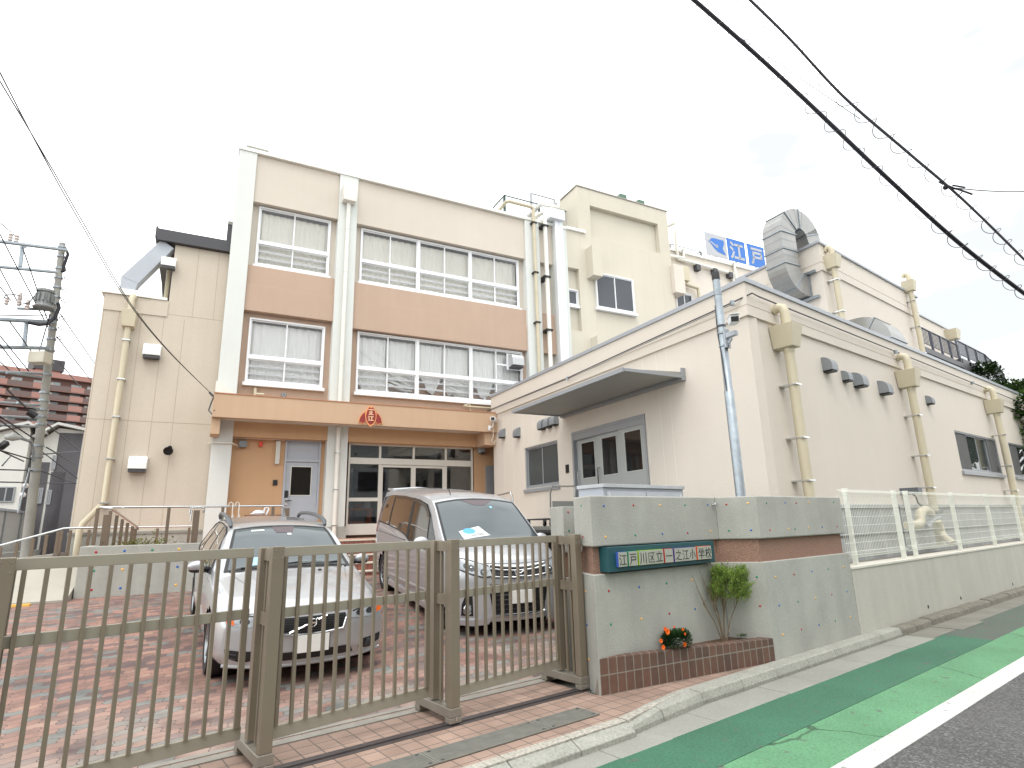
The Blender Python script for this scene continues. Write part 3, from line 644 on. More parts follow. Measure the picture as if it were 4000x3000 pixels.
# --- pilasters
pils=[(-3.50,-3.03,.45),(-.66,-.10,.45),(5.85,6.43,1.2),(7.02,7.62,1.2)]
for a,b,z in pils: P(MB().box(a,b,-.33,.0,z,ZR-.076),'pilaster',PIL,bev=.008)
P(MB().box(-.70,-.06,-.36,-.33,.45,1.62),'pilaster_plinth',CONC)
# --- storey walls, bay by bay
bays=[(-3.03,-.66,10.74,7.45),(-.10,5.85,10.73,7.32),(6.43,7.02,10.73,7.32)]
ub=MB();lb=MB();sp=MB()
for a,b,zb2,zb1 in bays:
    ub.box(a,b,-.25,.0,zb2,ZR-.076); lb.box(a,b,-.25,.0,zb1,8.205)
    sp.box(a,b,-.205,.0,8.215,8.80)
P(ub,'upper_beam',WALL_BEIGE,bev=.006); 
lbm=P(lb,'storey_band',WALL_ORANGE,bev=.006); P(sp,'spandrel',WALL_ORANGE)
w1=FA.rc([(1013,807),(1293,863),(995,1035),(1283,1080)],-.08); w2=FA.rc([(1411,892),(2022,1018),(1402,1103),(2030,1203)],-.08)
w3=FA.rc([(975,1240),(1271,1278),(955,1495),(1258,1512)],-.08); w4=FA.rc([(1396,1296),(2038,1375),(1388,1530),(1388,1530)],-.08); w4=(w4[0],FA.at(2038,1375,-.08)[0],w4[2],w4[3])
UB=MB(); OB=MB()
def infill(mb,a,b,z0,z1,w):
    mb.box(a,w[0],-.05,.1,z0,z1).box(w[1],b,-.05,.1,z0,z1)
    if w[3]<z1-.002: mb.box(w[0],w[1],-.05,.1,w[3],z1)
    if w[2]>z0+.002: mb.box(w[0],w[1],-.05,.1,z0,w[2])
infill(UB,-3.03,-.66,8.80,10.74,(w1[0],w1[1],8.80,w1[3])); infill(UB,-.10,5.85,8.80,10.73,(w2[0],w2[1],8.80,w2[3])); UB.box(6.43,7.02,-.05,.1,8.80,10.73)
infill(OB,-3.03,-.66,4.60,7.45,(w3[0],w3[1],w3[2]-.05,w3[3])); infill(OB,-.10,5.85,4.60,7.32,(w4[0],w4[1],w4[2]-.05,w4[3]))
P(UB,'upper_window_wall',WALL_BEIGE); P(OB,'lower_window_wall',WALL_ORANGE)
P(MB().box(6.43,7.02,-.05,.1,1.3,7.32),'recess_wall',WALL_BEIGE)
# rooms behind the windows
rm=MB()
for z in(4.9,8.35): rm.box(-3.3,7.3,.1,3.6,z-.12,z)
rm.box(-3.3,7.3,3.6,3.7,4.9,12.2); rm.box(-3.35,-3.3,.1,3.7,4.9,12.2); rm.box(-.42,-.34,.1,3.6,4.9,12.2); rm.box(7.3,7.4,.1,3.7,4.9,12.2)
P(rm,'room',mat('classroom wall',rgb(222,210,190),.9,var=.1))
P(MB().box(-3.45,12.8,-.24,14,12.1,12.2),'roof_slab',CONCL)
def cpx(l,x0,y0,s): return [(x0+a/s,y0+b/s) for a,b in l]
zt1=FA.at(1010,945,-.1)[1]; zt2=FA.at(1300+400/2.37,800+540/2.37,-.1)[1]; zt3=FA.at(800+670/2.765,1100+830/2.765,-.1)[1]; zt4=FA.at(1300+500/2.37,800+1535/2.37,-.1)[1]
m1=FA.at(800+965/2.765,500+1120/2.765,-.08)[0]; m3=FA.at(800+880/2.765,1100+640/2.765,-.08)[0]
W1=sash(SB,FA,*w1,-.08,[m1],[],zt1); W3=sash(SB,FA,*w3,-.08,[m3],[],zt3)
u2=[FA.at(1300+793/2.37,800+480/2.37,-.08)[0],FA.at(1300+1273/2.37,800+600/2.37,-.08)[0]]; s2=[FA.at(1300+x/2.37,800+y/2.37,-.08)[0] for x,y in((531,430),(1035,520),(1497,610))]
u4=[FA.at(1300+783/2.37,800+1400/2.37,-.08)[0],FA.at(1300+1280/2.37,800+1450/2.37,-.08)[0]]; s4=[FA.at(1300+x/2.37,800+y/2.37,-.08)[0] for x,y in((508,1380),(1035,1430),(1512,1490))]
W2=sash(SB,FA,*w2,-.08,s2,u2,zt2); W4=sash(SB,FA,*w4,-.08,s4,u4,zt4)
def curtain(par,mb,m): build(mb,'curtain',m,par,FA,smooth=True,fix=False)
curtain(W1,folds(w1[0]+.03,w1[1]-.03,w1[2]+.02,w1[3]-.09,.12,.02,.19,1),CURTAIN)
curtain(W2,folds(w2[0]+.03,w2[1]-.03,w2[2]+.06,w2[3]-.09,.12,.02,.20,2),CURTAIN)
curtain(W3,folds(w3[0]+.03,w3[1]-.03,w3[2]+.03,w3[3]-.09,.12,.024,.24,3),CURTAINW)
def sweep(k,lift=.0,sk=.25):
    def t(xn,zn):
        q=max(0,zn-.45)/.55
        return (k*sk*q*q*(1-.5*abs(xn-.5)), (lift*q*q*(.5+.5*math.sin(xn*7+k)))+.03*q*math.sin(xn*31+zn*9))
    return t
ed=[w4[0]+.04]+sorted(u4+s4)+[w4[1]-.04]
spec=[(.05,.62,1,.02),(.1,.55,1,.35),(-.1,.75,-1,.55),(.0,.9,1,.12),(.05,.8,-1,.45),(.0,.95,1,.25)]
for i,(a,b) in enumerate(zip(ed,ed[1:])):
    d,wf,k,l=spec[i]
    curtain(W4,folds(a+.02,b-.02,w4[2]+.05+l*.2,w4[3]-.10,.14+.01*(i%2),.03,.22,20+i,sweep(k,l,.22)),CURTAINW)
for i in(1,3,5):      # bunched folds where the cloth is caught up on the sill
    a,b=ed[i],ed[i+1]; rnd=random.Random(i); mb=MB()
    for q in range(5):
        pts=[(a+(b-a)*t,.10+.03*math.sin(7*t+q),zt4-.16-.07*q+.09*math.sin(3.1*t+q*.5)+rnd.uniform(-.02,.02)) for t in[0,.15,.3,.45,.6,.75,.9]]
        mb.tube(pts,[.01,.03,.04,.045,.04,.03,.012],7)
    build(mb,'curtain_bunch',CURTAINW,W4,FA,smooth=True,fix=False)
P(MB().box(.3,5.5,.34,.5,4.95,5.95),'wooden_shelf',mat('pale wood shelf',rgb(186,140,96),.7,var=.2,vs=5))
hx,hz=FA.at(1300+1695/2.37,800+1440/2.37,-.3)
vent=P(MB().box(hx-.26,hx+.26,-.12,-.105,hz-.30,hz+.26),'vent_panel',WHITE)
build(MB().yz([(-.12,hz+.24),(-.40,hz+.24-.08),(-.46,hz+.05),(-.46,hz-.20),(-.12,hz-.24)],hx-.20,hx+.24),'hood',SILVER,vent,FA,bev=.02); build(MB().box(hx-.19,hx+.23,-.44,-.13,hz-.265,hz-.241),'louvre',DARK,vent,FA)
P(MB().box(ed[5]+.02,w4[1]-.05,-.105,-.06,FA.at(1300+1610/2.37,800+1487/2.37,-.08)[1]-.03,FA.at(1300+1610/2.37,800+1487/2.37,-.08)[1]+.03),'extra_rail',WHITE)
# --- roof edge
P(MB().box(-3.52,7.7,-.36,.05,ZR-.075,ZR+.03),'roof_coping',mat('white coping',rgb(226,226,220),.6,var=.03))
P(MB().box(-1.9,7.0,-.2,.1,ZR+.03,ZR+.09),'upper_coping',SILVER)
x,z=FA.at(961,578,.1); P(MB().box(x+.02,x+.62,.05,.6,ZR+.031,ZR+.36),'roof_stone',CONCL)
for px,py in((1393,672),(1595,718),(1687,743),(1782,768)):
    x,z=FA.at(px,py,-.1); P(MB().cyl((x,-.1,ZR+.02),(x,-.1,ZR+.16),.02,8),'roof_stud',DARK)
# --- rain head and downpipe on the second pilaster
x,z=FA.at(800+1565/2.765,500+720/2.765,-.5); P(MB().prism([(x-.19,-.60,z-.24),(x+.19,-.60,z-.24),(x+.19,-.33,z-.24),(x-.19,-.33,z-.24)],[(x-.22,-.63,z+.22),(x+.22,-.63,z+.22),(x+.22,-.33,z+.22),(x-.22,-.33,z+.22)]),'rain_head',PIPEW,bev=.01)
dp=P(MB().cyl((x,-.42,z-.24),(x,-.42,4.9),.06,14),'downpipe',PIPEW,smooth=True)
c_=MB()
for zz in(6.1,7.6,9.0,10.4): c_.cyl((x,-.42,zz-.02),(x,-.42,zz+.03),.068,14)
build(c_,'pipe_socket',PIPEW,dp,FA,smooth=True)
dp=P(MB().cyl((x,-.42,4.32),(x,-.42,.5),.06,14),'downpipe',PIPEW,smooth=True)
for zz in(3.6,2.6,1.65): build(MB().box(x-.075,x+.075,-.485,-.33,zz-.012,zz+.012),'pipe_clip',STAINLESS,dp,FA)
# --- beige pipe, white pipe and duct cover right of the third pilaster
K=lambda l,y:[(lambda q:(q[0],y,q[1]))(FA.at(a,b,y)) for a,b in l]
bp_=K(cpx([(330,350),(425,215),(480,198),(960,322),(1008,350),(1015,400)],1900,750,5.53),-.45); xb=bp_[-1][0]
dp=P(MB().tube([(bp_[0][0],.6,bp_[0][2])]+bp_[1:-1]+[(xb,-.45,bp_[-1][2]),(xb,-.45,4.9)],.062,10),'beige_downpipe',PIPE,smooth=True)
for py in(870,1063,1257,1462): z=FA.at(2080,py,-.45)[1]; build(MB().box(xb-.10,xb+.09,-.53,-.33,z-.025,z+.025),'pipe_clip',BLACK,dp,FA)
c_=MB()
for py in(925,1133,1345): z=FA.at(2085,py,-.45)[1]; c_.cyl((xb,-.45,z-.09),(xb,-.45,z+.09),.07,12)
build(c_,'pipe_socket',PIPE,dp,FA,smooth=True)
wp=K(cpx([(1085,545),(1180,445),(1225,425),(1238,480)],1900,750,5.53),-.5); xw=wp[-1][0]+.03
dp=P(MB().tube([(wp[0][0],.2,wp[0][2]),(wp[1][0],-.35,wp[1][2]),(xw-.02,-.5,wp[2][2]),(xw,-.5,wp[3][2]),(xw,-.5,5.0)],.075,10),'white_downpipe',PIPEW,smooth=True)
for py in(882,1080,1287): z=FA.at(2120,py,-.5)[1]; build(MB().box(xw-.16,xw+.1,-.6,-.05,z-.03,z+.03),'pipe_clip',BLACK,dp,FA)
da,_=FA.at(1900+1480/5.53,750+800/5.53,-.5); db,_=FA.at(1900+1650/5.53,750+820/5.53,-.5); dz=FA.at(2190,865,-.5)[1]
dc=P(MB().box(da,(da+db)/2-.004,-.52,-.33,4.9,dz).box((da+db)/2+.004,db,-.52,-.33,4.9,dz),'duct_cover',mat('white duct cover',rgb(222,226,230),.35,var=.02),bev=.01)
hz0=FA.at(2180,860,-.6)[1]; ha=FA.at(1900+1390/5.53,750+600/5.53,-.66)[0]; hb=FA.at(1900+1700/5.53,750+650/5.53,-.66)[0]
build(MB().box(ha,hb,-.66,.3,hz0+.02,hz0+.42),'duct_head',mat('white duct cover',rgb(222,226,230)),dc,FA,bev=.01)
# --- railings on the roof
def railing(name,par,F,pts,h,rail_m,bar_m,post_every=1.6,bar=.13,rr=.03,br=.011,low=.12,label=None):
    """railing along the polyline pts (foot points); posts, rails and bars as parts"""
    o=par; top=[(x,y,z+h) for x,y,z in pts]; lowp=[(x,y,z+low) for x,y,z in pts]
    r=build(MB().tube(top,rr,8).tube(lowp,rr*.6,6),name,rail_m,o,F,smooth=True)
    b=MB()
    for p,q in zip(pts,pts[1:]):
        p=Vector(p);q=Vector(q);L=(q-p).length; n=max(1,int(L/bar))
        for i in range(n+1):
            c=p.lerp(q,i/n); b.cyl((c.x,c.y,c.z+low),(c.x,c.y,c.z+h),br,5)
    build(b,'bars',bar_m,r,F)
    for p,q in zip(pts,pts[1:]):
        p=Vector(p);q=Vector(q);L=(q-p).length; n=max(1,round(L/post_every))
        for i in range(n+1):
            c=p.lerp(q,i/n); build(MB().box(c.x-.035,c.x+.035,c.y-.035,c.y+.035,c.z-.05,c.z+h),'post',rail_m,r,F)
    return r
RAILG=mat('dull green rail',rgb(92,110,104),.5,metal=.2); RBAR=mat('grey rail bar',rgb(150,152,156),.5,metal=.2)
x0,z0=FA.at(1900+390/5.53,750+70/5.53,.5); x1,z1=FA.at(1900+1830/5.53,750+432/5.53,.5)
railing('roof_railing',SB,FA,[(x0,6,ZR),(x0,.5,ZR),(x1,.5,ZR)],z0-ZR,RAILG,RBAR)
x0,z0=FA.at(1900+960/5.53,755,3); x1,_=FA.at(1900+1465/5.53,750+120/5.53,3)
railing('far_roof_railing',SB,FA,[(x0,3,z0-1.3),(x1,3,z0-1.3)],1.3,RBAR,RBAR)
for px in (2180,): 
    xa,za=FA.at(1900+1190/5.53,750+255/5.53,.2); xb2,zb2=FA.at(1900+1560/5.53,750+335/5.53,.2)
    P(MB().tube([(xa,1.2,za),(xa,.2,za),(xb2,.2,zb2),(xb2,.2,zb2+.35)],.09,8),'roof_pipe',PIPEW,smooth=True)
# --- stair tower rising above the roof
tx0=FA.at(2252,726,-.3)[0]; tx1=(FA.at(2607,833,-.3)[0]+FA.at(2616,985,-.3)[0])/2; tz=FA.at(2252,726,-.3)[1]
ra=FA.rc(cpx([(1195,355),(1825,540),(1210,655),(1845,800)],1800,650,2.37),-.3); sm=FA.rc([(2205,1040),(2268,1053),(2205,1285),(2267,1292)],-.3)
ra=(ra[0],ra[1],ra[2],(FA.at(2304,800,-.3)[1]+FA.at(2570,878,-.3)[1])/2)
tw=MB()
tw.box(tx0,ra[0],-.30,-.10,1.3,tz).box(ra[1],tx1,-.30,-.10,1.3,tz).box(ra[0],ra[1],-.30,-.10,ra[3],tz).box(ra[0],ra[1],-.30,-.10,1.3,ra[2]).box(tx0,tx1,-.10,2.2,1.3,tz-.02)
tw.box(7.62,tx0,-.30,-.10,sm[3],ZR).box(sm[1],tx0,-.30,-.10,1.3,sm[3]).box(7.62,sm[1],-.30,-.10,1.3,sm[2]).box(7.62,tx0,-.10,.1,1.3,ZR-.01)
P(tw,'stair_tower',TOWER,bev=.008)
P(MB().box(tx0-.03,tx1+.03,-.33,2.2,tz,tz+.05),'tower_coping',mat('grey coping line',rgb(150,146,138),.7))
P(MB().box(7.62,tx0+.25,-.38,-.30,ZR-.05,ZR+.06),'parapet_cap',mat('white coping',rgb(226,226,220)))
P(MB().box(tx0-1.5,tx0+2.5,2.6,5,12,13.9),'lift_house',TOWER)
gq=FA.rc(cpx([(1455,270),(1535,240),(1457,290),(1535,315)],1800,650,2.37),.2); g2=FA.rc(cpx([(1625,325),(1700,295),(1625,340),(1703,362)],1800,650,2.37),.2)
for q in(gq,g2): P(MB().prism([(q[0],.2,tz),(q[1],.2,tz),(q[1],.9,tz),(q[0],.9,tz)],[(q[0]+.12,.2,q[3]),(q[1],.2,q[3]),(q[1],.9,q[3]),(q[0]+.12,.9,q[3])]),'roof_vent',mat('green painted metal',rgb(84,112,96),.6))
bx=FA.rc(cpx([(1160,770),(1225,725),(1175,985),(1220,1000)],1800,650,2.37),-.6)
ba,_=FA.at(1800+1228/2.37,650+960/2.37,-.72); bb,_=FA.at(1800+1285/2.37,650+945/2.37,-.3); bt=FA.at(1800+1225/2.37,650+725/2.37,-.72)[1]; bo=FA.at(1800+1222/2.37,650+1000/2.37,-.72)[1]
P(MB().box(ba,ba+.42,-.72,-.30,bo,bt),'wall_box',TOWER,bev=.006)
x_,z_=FA.at(1800+1235/2.37,650+1555/2.37,-.72); P(MB().box(ba,ba+.42,-.72,-.30,z_-2.5,z_),'wall_box',TOWER,bev=.006)
w5=FA.rc(cpx([(1236,990),(1583,1053),(1250,1310),(1605,1372)],1800,650,2.37),-.3)
GREYGL=glass('grey sky glass',(.3,.32,.34,1),1.0,dens=.75,dark=(.09,.10,.115,1))
sash(SB,FA,*w5,-.37,[(w5[0]+w5[1])/2],[],None,gl=GREYGL,bars=False)
w6=FA.rc(cpx([(972,1135),(1075,1155),(975,1285),(1080,1300)],1800,650,2.37),-.1); sash(SB,FA,max(w6[0],7.66),w6[1],w6[2],w6[3],-.17,[],[],None,gl=GREYGL,bars=False)
# --- right wing beyond the tower
wz=FA.at(2780,1020,0)[1]; wx1=24
w7=FA.rc([(2642,1135),(2709,1153),(2645,1210),(2712,1220)],0); w7=(w7[0],w7[1],w7[3]-1.75,w7[3])
W_=MB(); W_.box(tx1,w7[0],0,.25,1.3,wz).box(w7[1],wx1,0,.25,1.3,wz).box(w7[0],w7[1],0,.25,w7[3],wz).box(w7[0],w7[1],0,.25,1.3,w7[2]); W_.box(tx1,wx1,.6,10,1.3,wz-.1)
P(W_,'right_wing_wall',ANNEX); P(MB().box(tx1,wx1,-.08,.35,wz,wz+.09),'right_wing_coping',mat('white coping',rgb(226,226,220)))
sash(SB,FA,*w7,.03,[(w7[0]+w7[1])/2],[],None,gl=GREYGL,bars=False)
K6=lambda l,y:K(cpx(l,2600,750,2.765),y)
q=K6([(5,680),(40,1305)],-.15); r=K6([(8,682),(110,708),(200,715)],-.15)
P(MB().tube([(r[2][0],-.15,r[2][2]),(r[0][0]+.05,-.15,r[0][2]),(q[0][0]+.02,-.15,q[0][2]-.15),(q[0][0]+.02,-.15,5)],.07,8),'wing_pipe',PIPEW,smooth=True)
r=K6([(30,350),(100,335),(110,480),(130,720),(725,885),(735,980)],-.12); P(MB().tube([(r[0][0],.6,r[0][2])]+r[1:4]+r[4:],.075,8),'wing_pipe',PIPEW,smooth=True)
r=K6([(640,800),(740,765),(765,960)],-.12); P(MB().tube([(r[0][0],.6,r[0][2])]+r[1:],.085,8),'wing_pipe',PIPEW,smooth=True)
r=K6([(140,640),(190,610),(195,715),(130,705)],-.1); P(MB().tube([(r[0][0],-.1,r[0][2])]+r[1:],.07,8),'wing_pipe',PIPEW,smooth=True)
for a,b in((340,815),(525,855),(690,895)): c=K6([(a,b)],-.1)[0]; P(MB().box(c[0]-.12,c[0]+.12,-.2,0,c[2]-.15,c[2]+.1),'pipe_bracket',DARK)
ba,_=FA.at(2600+105/2.765,750+1000/2.765,-.5); bt=FA.at(2600+108/2.765,750+780/2.765,-.5)[1]; bo=FA.at(2600+100/2.765,750+1075/2.765,-.5)[1]
P(MB().box(ba,ba+.55,-.5,0,bo,bt),'wall_box',ANNEX,bev=.006)
c=K6([(205,880)],-.25)[0]; P(MB().box(c[0]-.18,c[0]+.18,-.35,-.0,c[2]-.35,c[2]+.3),'rain_head',PIPE,bev=.01)
r=K6([(200,925),(200,985),(240,1005),(350,1040),(365,1150)],-.2); P(MB().tube(r+[(r[-1][0],-.2,5)],.075,8),'wing_pipe',PIPE,smooth=True)
x0,z0=FA.at(2600+50/2.765,750+560/2.765,1.2); x1,_=FA.at(2600+380/2.765,750+650/2.765,1.2)
railing('wing_roof_railing',SB,FA,[(x0,1.2,wz),(x1,1.2,wz),(x1,5,wz)],max(.9,z0-wz),RBAR,RBAR)
# ================================================================== rooftop sign
RS=thing('rooftop_sign','blue and white sign panels standing on the roof behind the grey air duct','sign',FA)
BLUE=mat('blue sign enamel',rgb(40,104,184),.5,var=.03); SGW=mat('white sign enamel',rgb(168,171,176),.5,var=.03)
YS=2.5
def spn(l): return FA.rc(cpx(l,2600,750,2.765),YS)
qs=[spn([(425,430),(640,487),(450,670),(690,727)]),spn([(662,492),(848,540),(692,728),(876,780)]),spn([(885,560),(1058,603),(912,785),(1082,822)])]
wdt=qs[1][1]-qs[1][0]; zb_=min(q[2] for q in qs); zt_=max(q[3] for q in qs); zb_=(qs[0][2]+qs[1][2])/2; zt_=(qs[0][3]+qs[1][3])/2
gap=qs[2][0]-qs[1][1]; xq=[(qs[0][0],qs[1][0]-gap*.4),(qs[1][0],qs[1][1]),(qs[2][0],qs[2][1]),(qs[2][1]+gap,qs[2][1]+gap+wdt),(qs[2][1]+gap*2+wdt,qs[2][1]+gap*2+wdt*2),(qs[2][1]+gap*3+wdt*2,qs[2][1]+gap*3+wdt*3)]
SGCH=['','江','戸','川','区','立']
for i,(a,b) in enumerate(xq):
    p=build(MB().box(a,b,YS,YS+.06,zb_,zt_),'sign_panel',SGW if i==0 else BLUE,RS,FA)
    h=zt_-zb_; wv=b-a
    if i:
        mb=MB()
        for st in GL[SGCH[i]]:
            for (u0,v0),(u1,v1) in zip(st,st[1:]):
                A=Vector((a+wv*(.12+.76*u0),0,zb_+h*(.10+.8*v0))); B=Vector((a+wv*(.12+.76*u1),0,zb_+h*(.10+.8*v1))); d=(B-A).normalized(); n=Vector((-d.z,0,d.x))*h*.052; d=d*h*.035
                mb.prism([(v.x,YS-.012,v.z) for v in(A-d-n,B+d-n,B+d+n,A-d+n)],[(v.x,YS-.0005,v.z) for v in(A-d-n,B+d-n,B+d+n,A-d+n)])
        build(mb,'character',SGW,p,FA)
    else:   # stylised blue bird emblem
        pts=[(.10,.60),(.18,.64),(.26,.76),(.38,.80),(.60,.80),(.86,.80),(.88,.70),(.84,.56),(.78,.44),(.80,.36),(.86,.26),(.90,.14),(.70,.18),(.52,.22),(.38,.32),(.26,.48),(.20,.56)]
        mb=MB(); P2=[(a+wv*u,zb_+h*v) for u,v in pts]; mb.xz(P2,YS-.01,YS-.0005); build(mb,'emblem',BLUE,p,FA)
        mb=MB(); mb.xz([(a+wv*u,zb_+h*v) for u,v in((.10,.62),(.22,.58),(.42,.44),(.56,.40),(.56,.46),(.44,.50),(.26,.62))],YS-.014,YS-.0105)
        mb.cyl((a+wv*.50,YS-.0105,zb_+h*.46),(a+wv*.50,YS-.014,zb_+h*.46),h*.075,16); build(mb,'emblem_detail',SGW,p,FA)
fr_=MB(); xe=xq[-1][1]
for z in(zb_-.06,zt_+.0): fr_.box(xq[0][0],xe,YS+.061,YS+.12,z-.04,z+.04)
for a,b in xq: fr_.box((a+b)/2-.04,(a+b)/2+.04,YS+.121,YS+.19,wz-.1,zt_); fr_.prism([((a+b)/2-.03,YS+.19,zt_-.4),((a+b)/2+.03,YS+.19,zt_-.4),((a+b)/2+.03,YS+.24,zt_-.4),((a+b)/2-.03,YS+.24,zt_-.4)],[((a+b)/2-.03,YS+2,wz-.1),((a+b)/2+.03,YS+2,wz-.1),((a+b)/2+.03,YS+2.05,wz-.1),((a+b)/2-.03,YS+2.05,wz-.1)])
build(fr_,'support_frame',WHITE,RS,FA)
# ================================================================== entrance under the canopy
cn=MB(); zc0,zc1=4.305,4.895; CY=-1.05
P(MB().box(-3.56,4.30,CY,CY+.13,zc0,zc1).box(-3.56,-3.43,CY+.13,-.33,zc0,zc1-.0).box(4.17,4.30,CY+.13,-.0,zc0,zc1).box(-3.43,4.17,CY+.13,-.33,zc0+.10,zc1-.06).box(-3.56,-3.36,CY+.13,-.33,3.90,zc0).box(3.86,4.30,-.93,-.3,3.92,zc0+.09),'canopy',CANOPY,bev=.006)
P(MB().box(-3.43,3.86,CY+.13,-.30,zc0+.04,zc0+.09),'canopy_soffit',SOFFIT)
P(MB().box(-3.56,4.30,CY-.015,CY+.15,zc1,zc1+.025),'canopy_cap',mat('brown canopy cap',rgb(176,124,92),.7))
P(MB().box(-3.03,-.66,-.30,-.0,3.95,4.60).box(-.10,3.86,-.30,.0,3.94,4.60).box(3.86,5.85,-.3,.0,4.4,4.60),'entrance_beam',WALL_BROWN,bev=.006)
d=FA.rc([(1114,1805),(1243,1804),(1110,2000),(1235,2000)],0); dx0,dx1=d[0],d[1]; dzt=(FA.at(1114,1805,0)[1]+FA.at(1243,1804,0)[1])/2; dz2=(FA.at(1110,1717,0)[1]+FA.at(1249,1720,0)[1])/2
for _a,_b,_z in((-3.03,dx0-.05,3.95),(dx1+.05,-.66,3.95),(3.90,6.0,4.4)): P(MB().box(_a,_b,0,.2,.5,_z),'entrance_wall',WALL_BROWN)
fd=MB(); rect_frame(fd,dx0-.05,dx1+.05,ZF,dz2,-.03,.12,.05); fd.box(dx0,dx1,-.025,.1,dzt+.0,dzt+.07)
P(MB().box(dx0,dx1,.04,.08,dzt+.07,dz2-.05),'transom_panel',LGREY)
P(fd,'door_frame',LGREY,bev=.003)
gx=FA.rc(cpx([(938,898),(1150,898),(920,1200),(1135,1200)],800,1500,2.7657),.03)
dr=MB(); dr.box(dx0+.003,gx[0],.02,.06,ZF+.02,dzt-.003).box(gx[1],dx1-.003,.02,.06,ZF+.02,dzt-.003).box(gx[0],gx[1],.02,.06,gx[3],dzt-.003).box(gx[0],gx[1],.02,.06,ZF+.02,gx[2])
D=P(dr,'side_door',LGREY); tr=MB(); rect_frame(tr,gx[0]-.02,gx[1]+.02,gx[2]-.02,gx[3]+.02,.008,.0195,.02); build(tr,'glazing_bead',mat('pale door bead',rgb(206,206,196),.5),D,FA)
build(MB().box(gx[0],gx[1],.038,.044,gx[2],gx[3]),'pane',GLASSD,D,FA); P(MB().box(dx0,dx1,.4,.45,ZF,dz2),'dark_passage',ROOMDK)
hx,hz=FA.at(800+875/2.7657,1500+1262/2.7657,0); build(MB().box(hx-.05,hx+.05,-.01,.0199,hz-.12,hz+.07),'lock_plate',SILVER,D,FA); build(MB().box(hx-.02,hx+.14,-.065,-.045,hz-.012,hz+.012).box(hx-.02,hx+.0,-.045,-.011,hz-.012,hz+.012),'handle',BLACK,D,FA); build(MB().box(hx-.045,hx+.045,-.02,.0199,hz+.09,hz+.27),'keypad',BLACK,D,FA)
for z in(2.1,3.1): build(MB().cyl((dx1+.0,.0,z-.07),(dx1+.0,.0,z+.07),.012,8),'hinge',SILVER,D,FA)
# wall fittings
def fit(px,py,w,h,d,name,m,y=0.0,bev=.004):
    x,z=FA.at(px,py,y-d/2); return P(MB().box(x-w/2,x+w/2,y-d,y-.0005,z-h/2,z+h/2),name,m,bev=bev)
fit(800+787/2.7657,1500+742/2.7657,.11,.62,.10,'wall_lamp',mat('milky lamp cover',rgb(196,196,188),.4),0); fit(800+412/2.7657,1500+650/2.7657,.19,.16,.12,'junction_box',mat('slate grey box',rgb(120,128,132),.5),-.05)
fit(800+605/2.7657,1500+650/2.7657,.085,.13,.09,'alarm_lamp',mat('orange red lamp',rgb(214,60,20),.35)); fit(800+760/2.7657,1500+1065/2.7657,.11,.14,.04,'intercom',BLACK)
q=[FA.at(a,b,-.37) for a,b in cpx([(40,635),(95,632),(180,638),(290,640),(370,655)],800,1500,2.7657)]; P(MB().tube([(q[0][0],0,q[0][1]),(q[0][0]+.05,-.38,q[0][1]),(q[2][0],-.38,q[2][1]),(q[3][0],-.38,q[3][1]),(q[4][0],-.1,q[4][1])],.016,6),'conduit',PIPEW,smooth=True)
q=[FA.at(a,b,-.15) for a,b in cpx([(545,45),(543,120),(640,115)],800,1500,2.7657)]; P(MB().tube([(q[0][0],-.05,q[0][1]),(q[0][0],-.17,q[0][1]-.02),(q[1][0],-.17,4.95)],.04,8).tube([(q[1][0],-.17,q[2][1]),(q[2][0],-.17,q[2][1])],.035,8),'canopy_pipe',PIPE,smooth=True)
x,z=FA.at(800+853/2.7657,1500+118/2.7657,-.1); P(MB().lathe([(.02,.0),(.075,.0),(.075,.03),(.05,.06),(.03,.06),(.03,.02)],(0,0,0),16,Matrix.Translation((x,-.05,z))@Matrix.Rotation(R_(90),4,'X')),'round_speaker',GREYAL,smooth=True)
q=[FA.at(a,b,-.3) for a,b in cpx([(1685,240),(1765,205),(1770,290)],1200,1500,2.765)]; q2=[FA.at(a,b,-.3) for a,b in cpx([(1700,240),(2005,262)],1200,1500,2.765)]
P(MB().tube([(q[0][0],-.35,q[0][1]),(q[1][0],-.2,q[1][1]),(q[2][0],-.3,4.9)],.03,8).tube([(q2[0][0],-.3,q2[0][1]),(q2[1][0]+.5,-.3,q2[1][1])],.03,8),'canopy_pipe',PIPE,smooth=True)
x,z=FA.at(840,1530,-.6); P(MB().xz([(x-.0,5.28),(x+.05,5.28),(x+.45,4.98),(x+.45,4.94),(x+.0,5.0)],-.75,-.4),'canopy_flashing',PIPEW)
# entrance glazing
ENT=MB(); Y=.02
cols=[.0,.91,1.93,2.96,3.86]; zb0,zb1=3.35,3.53; ztop=3.94
rect_frame(ENT,cols[0],cols[-1],ZF,ztop,Y-.05,Y+.08,.05,.12); ENT.box(.05,3.81,Y-.06,Y+.08,zb0,zb1)
for c in cols[1:-1]: ENT.box(c-.03,c+.03,Y-.045,Y+.07,zb1,ztop-.05)
for c in(cols[1],cols[3]): ENT.box(c-.03,c+.03,Y-.045,Y+.07,ZF+.12,zb0)
zm=FA.at(800+1700/2.7657,1500+1248/2.7657,0)[1]; ENT.box(.05,cols[1]-.03,Y-.04,Y+.05,zm-.05,zm+.05).box(cols[3]+.03,3.81,Y-.04,Y+.05,zm-.05,zm+.05)
ENT.box(.05,.881,Y-.03,Y+.05,ZF+.12,ZF+.30)
EN=P(ENT,'entrance_screen',mat('champagne aluminium',rgb(206,204,196),.4,metal=.1,var=.03),bev=.003)
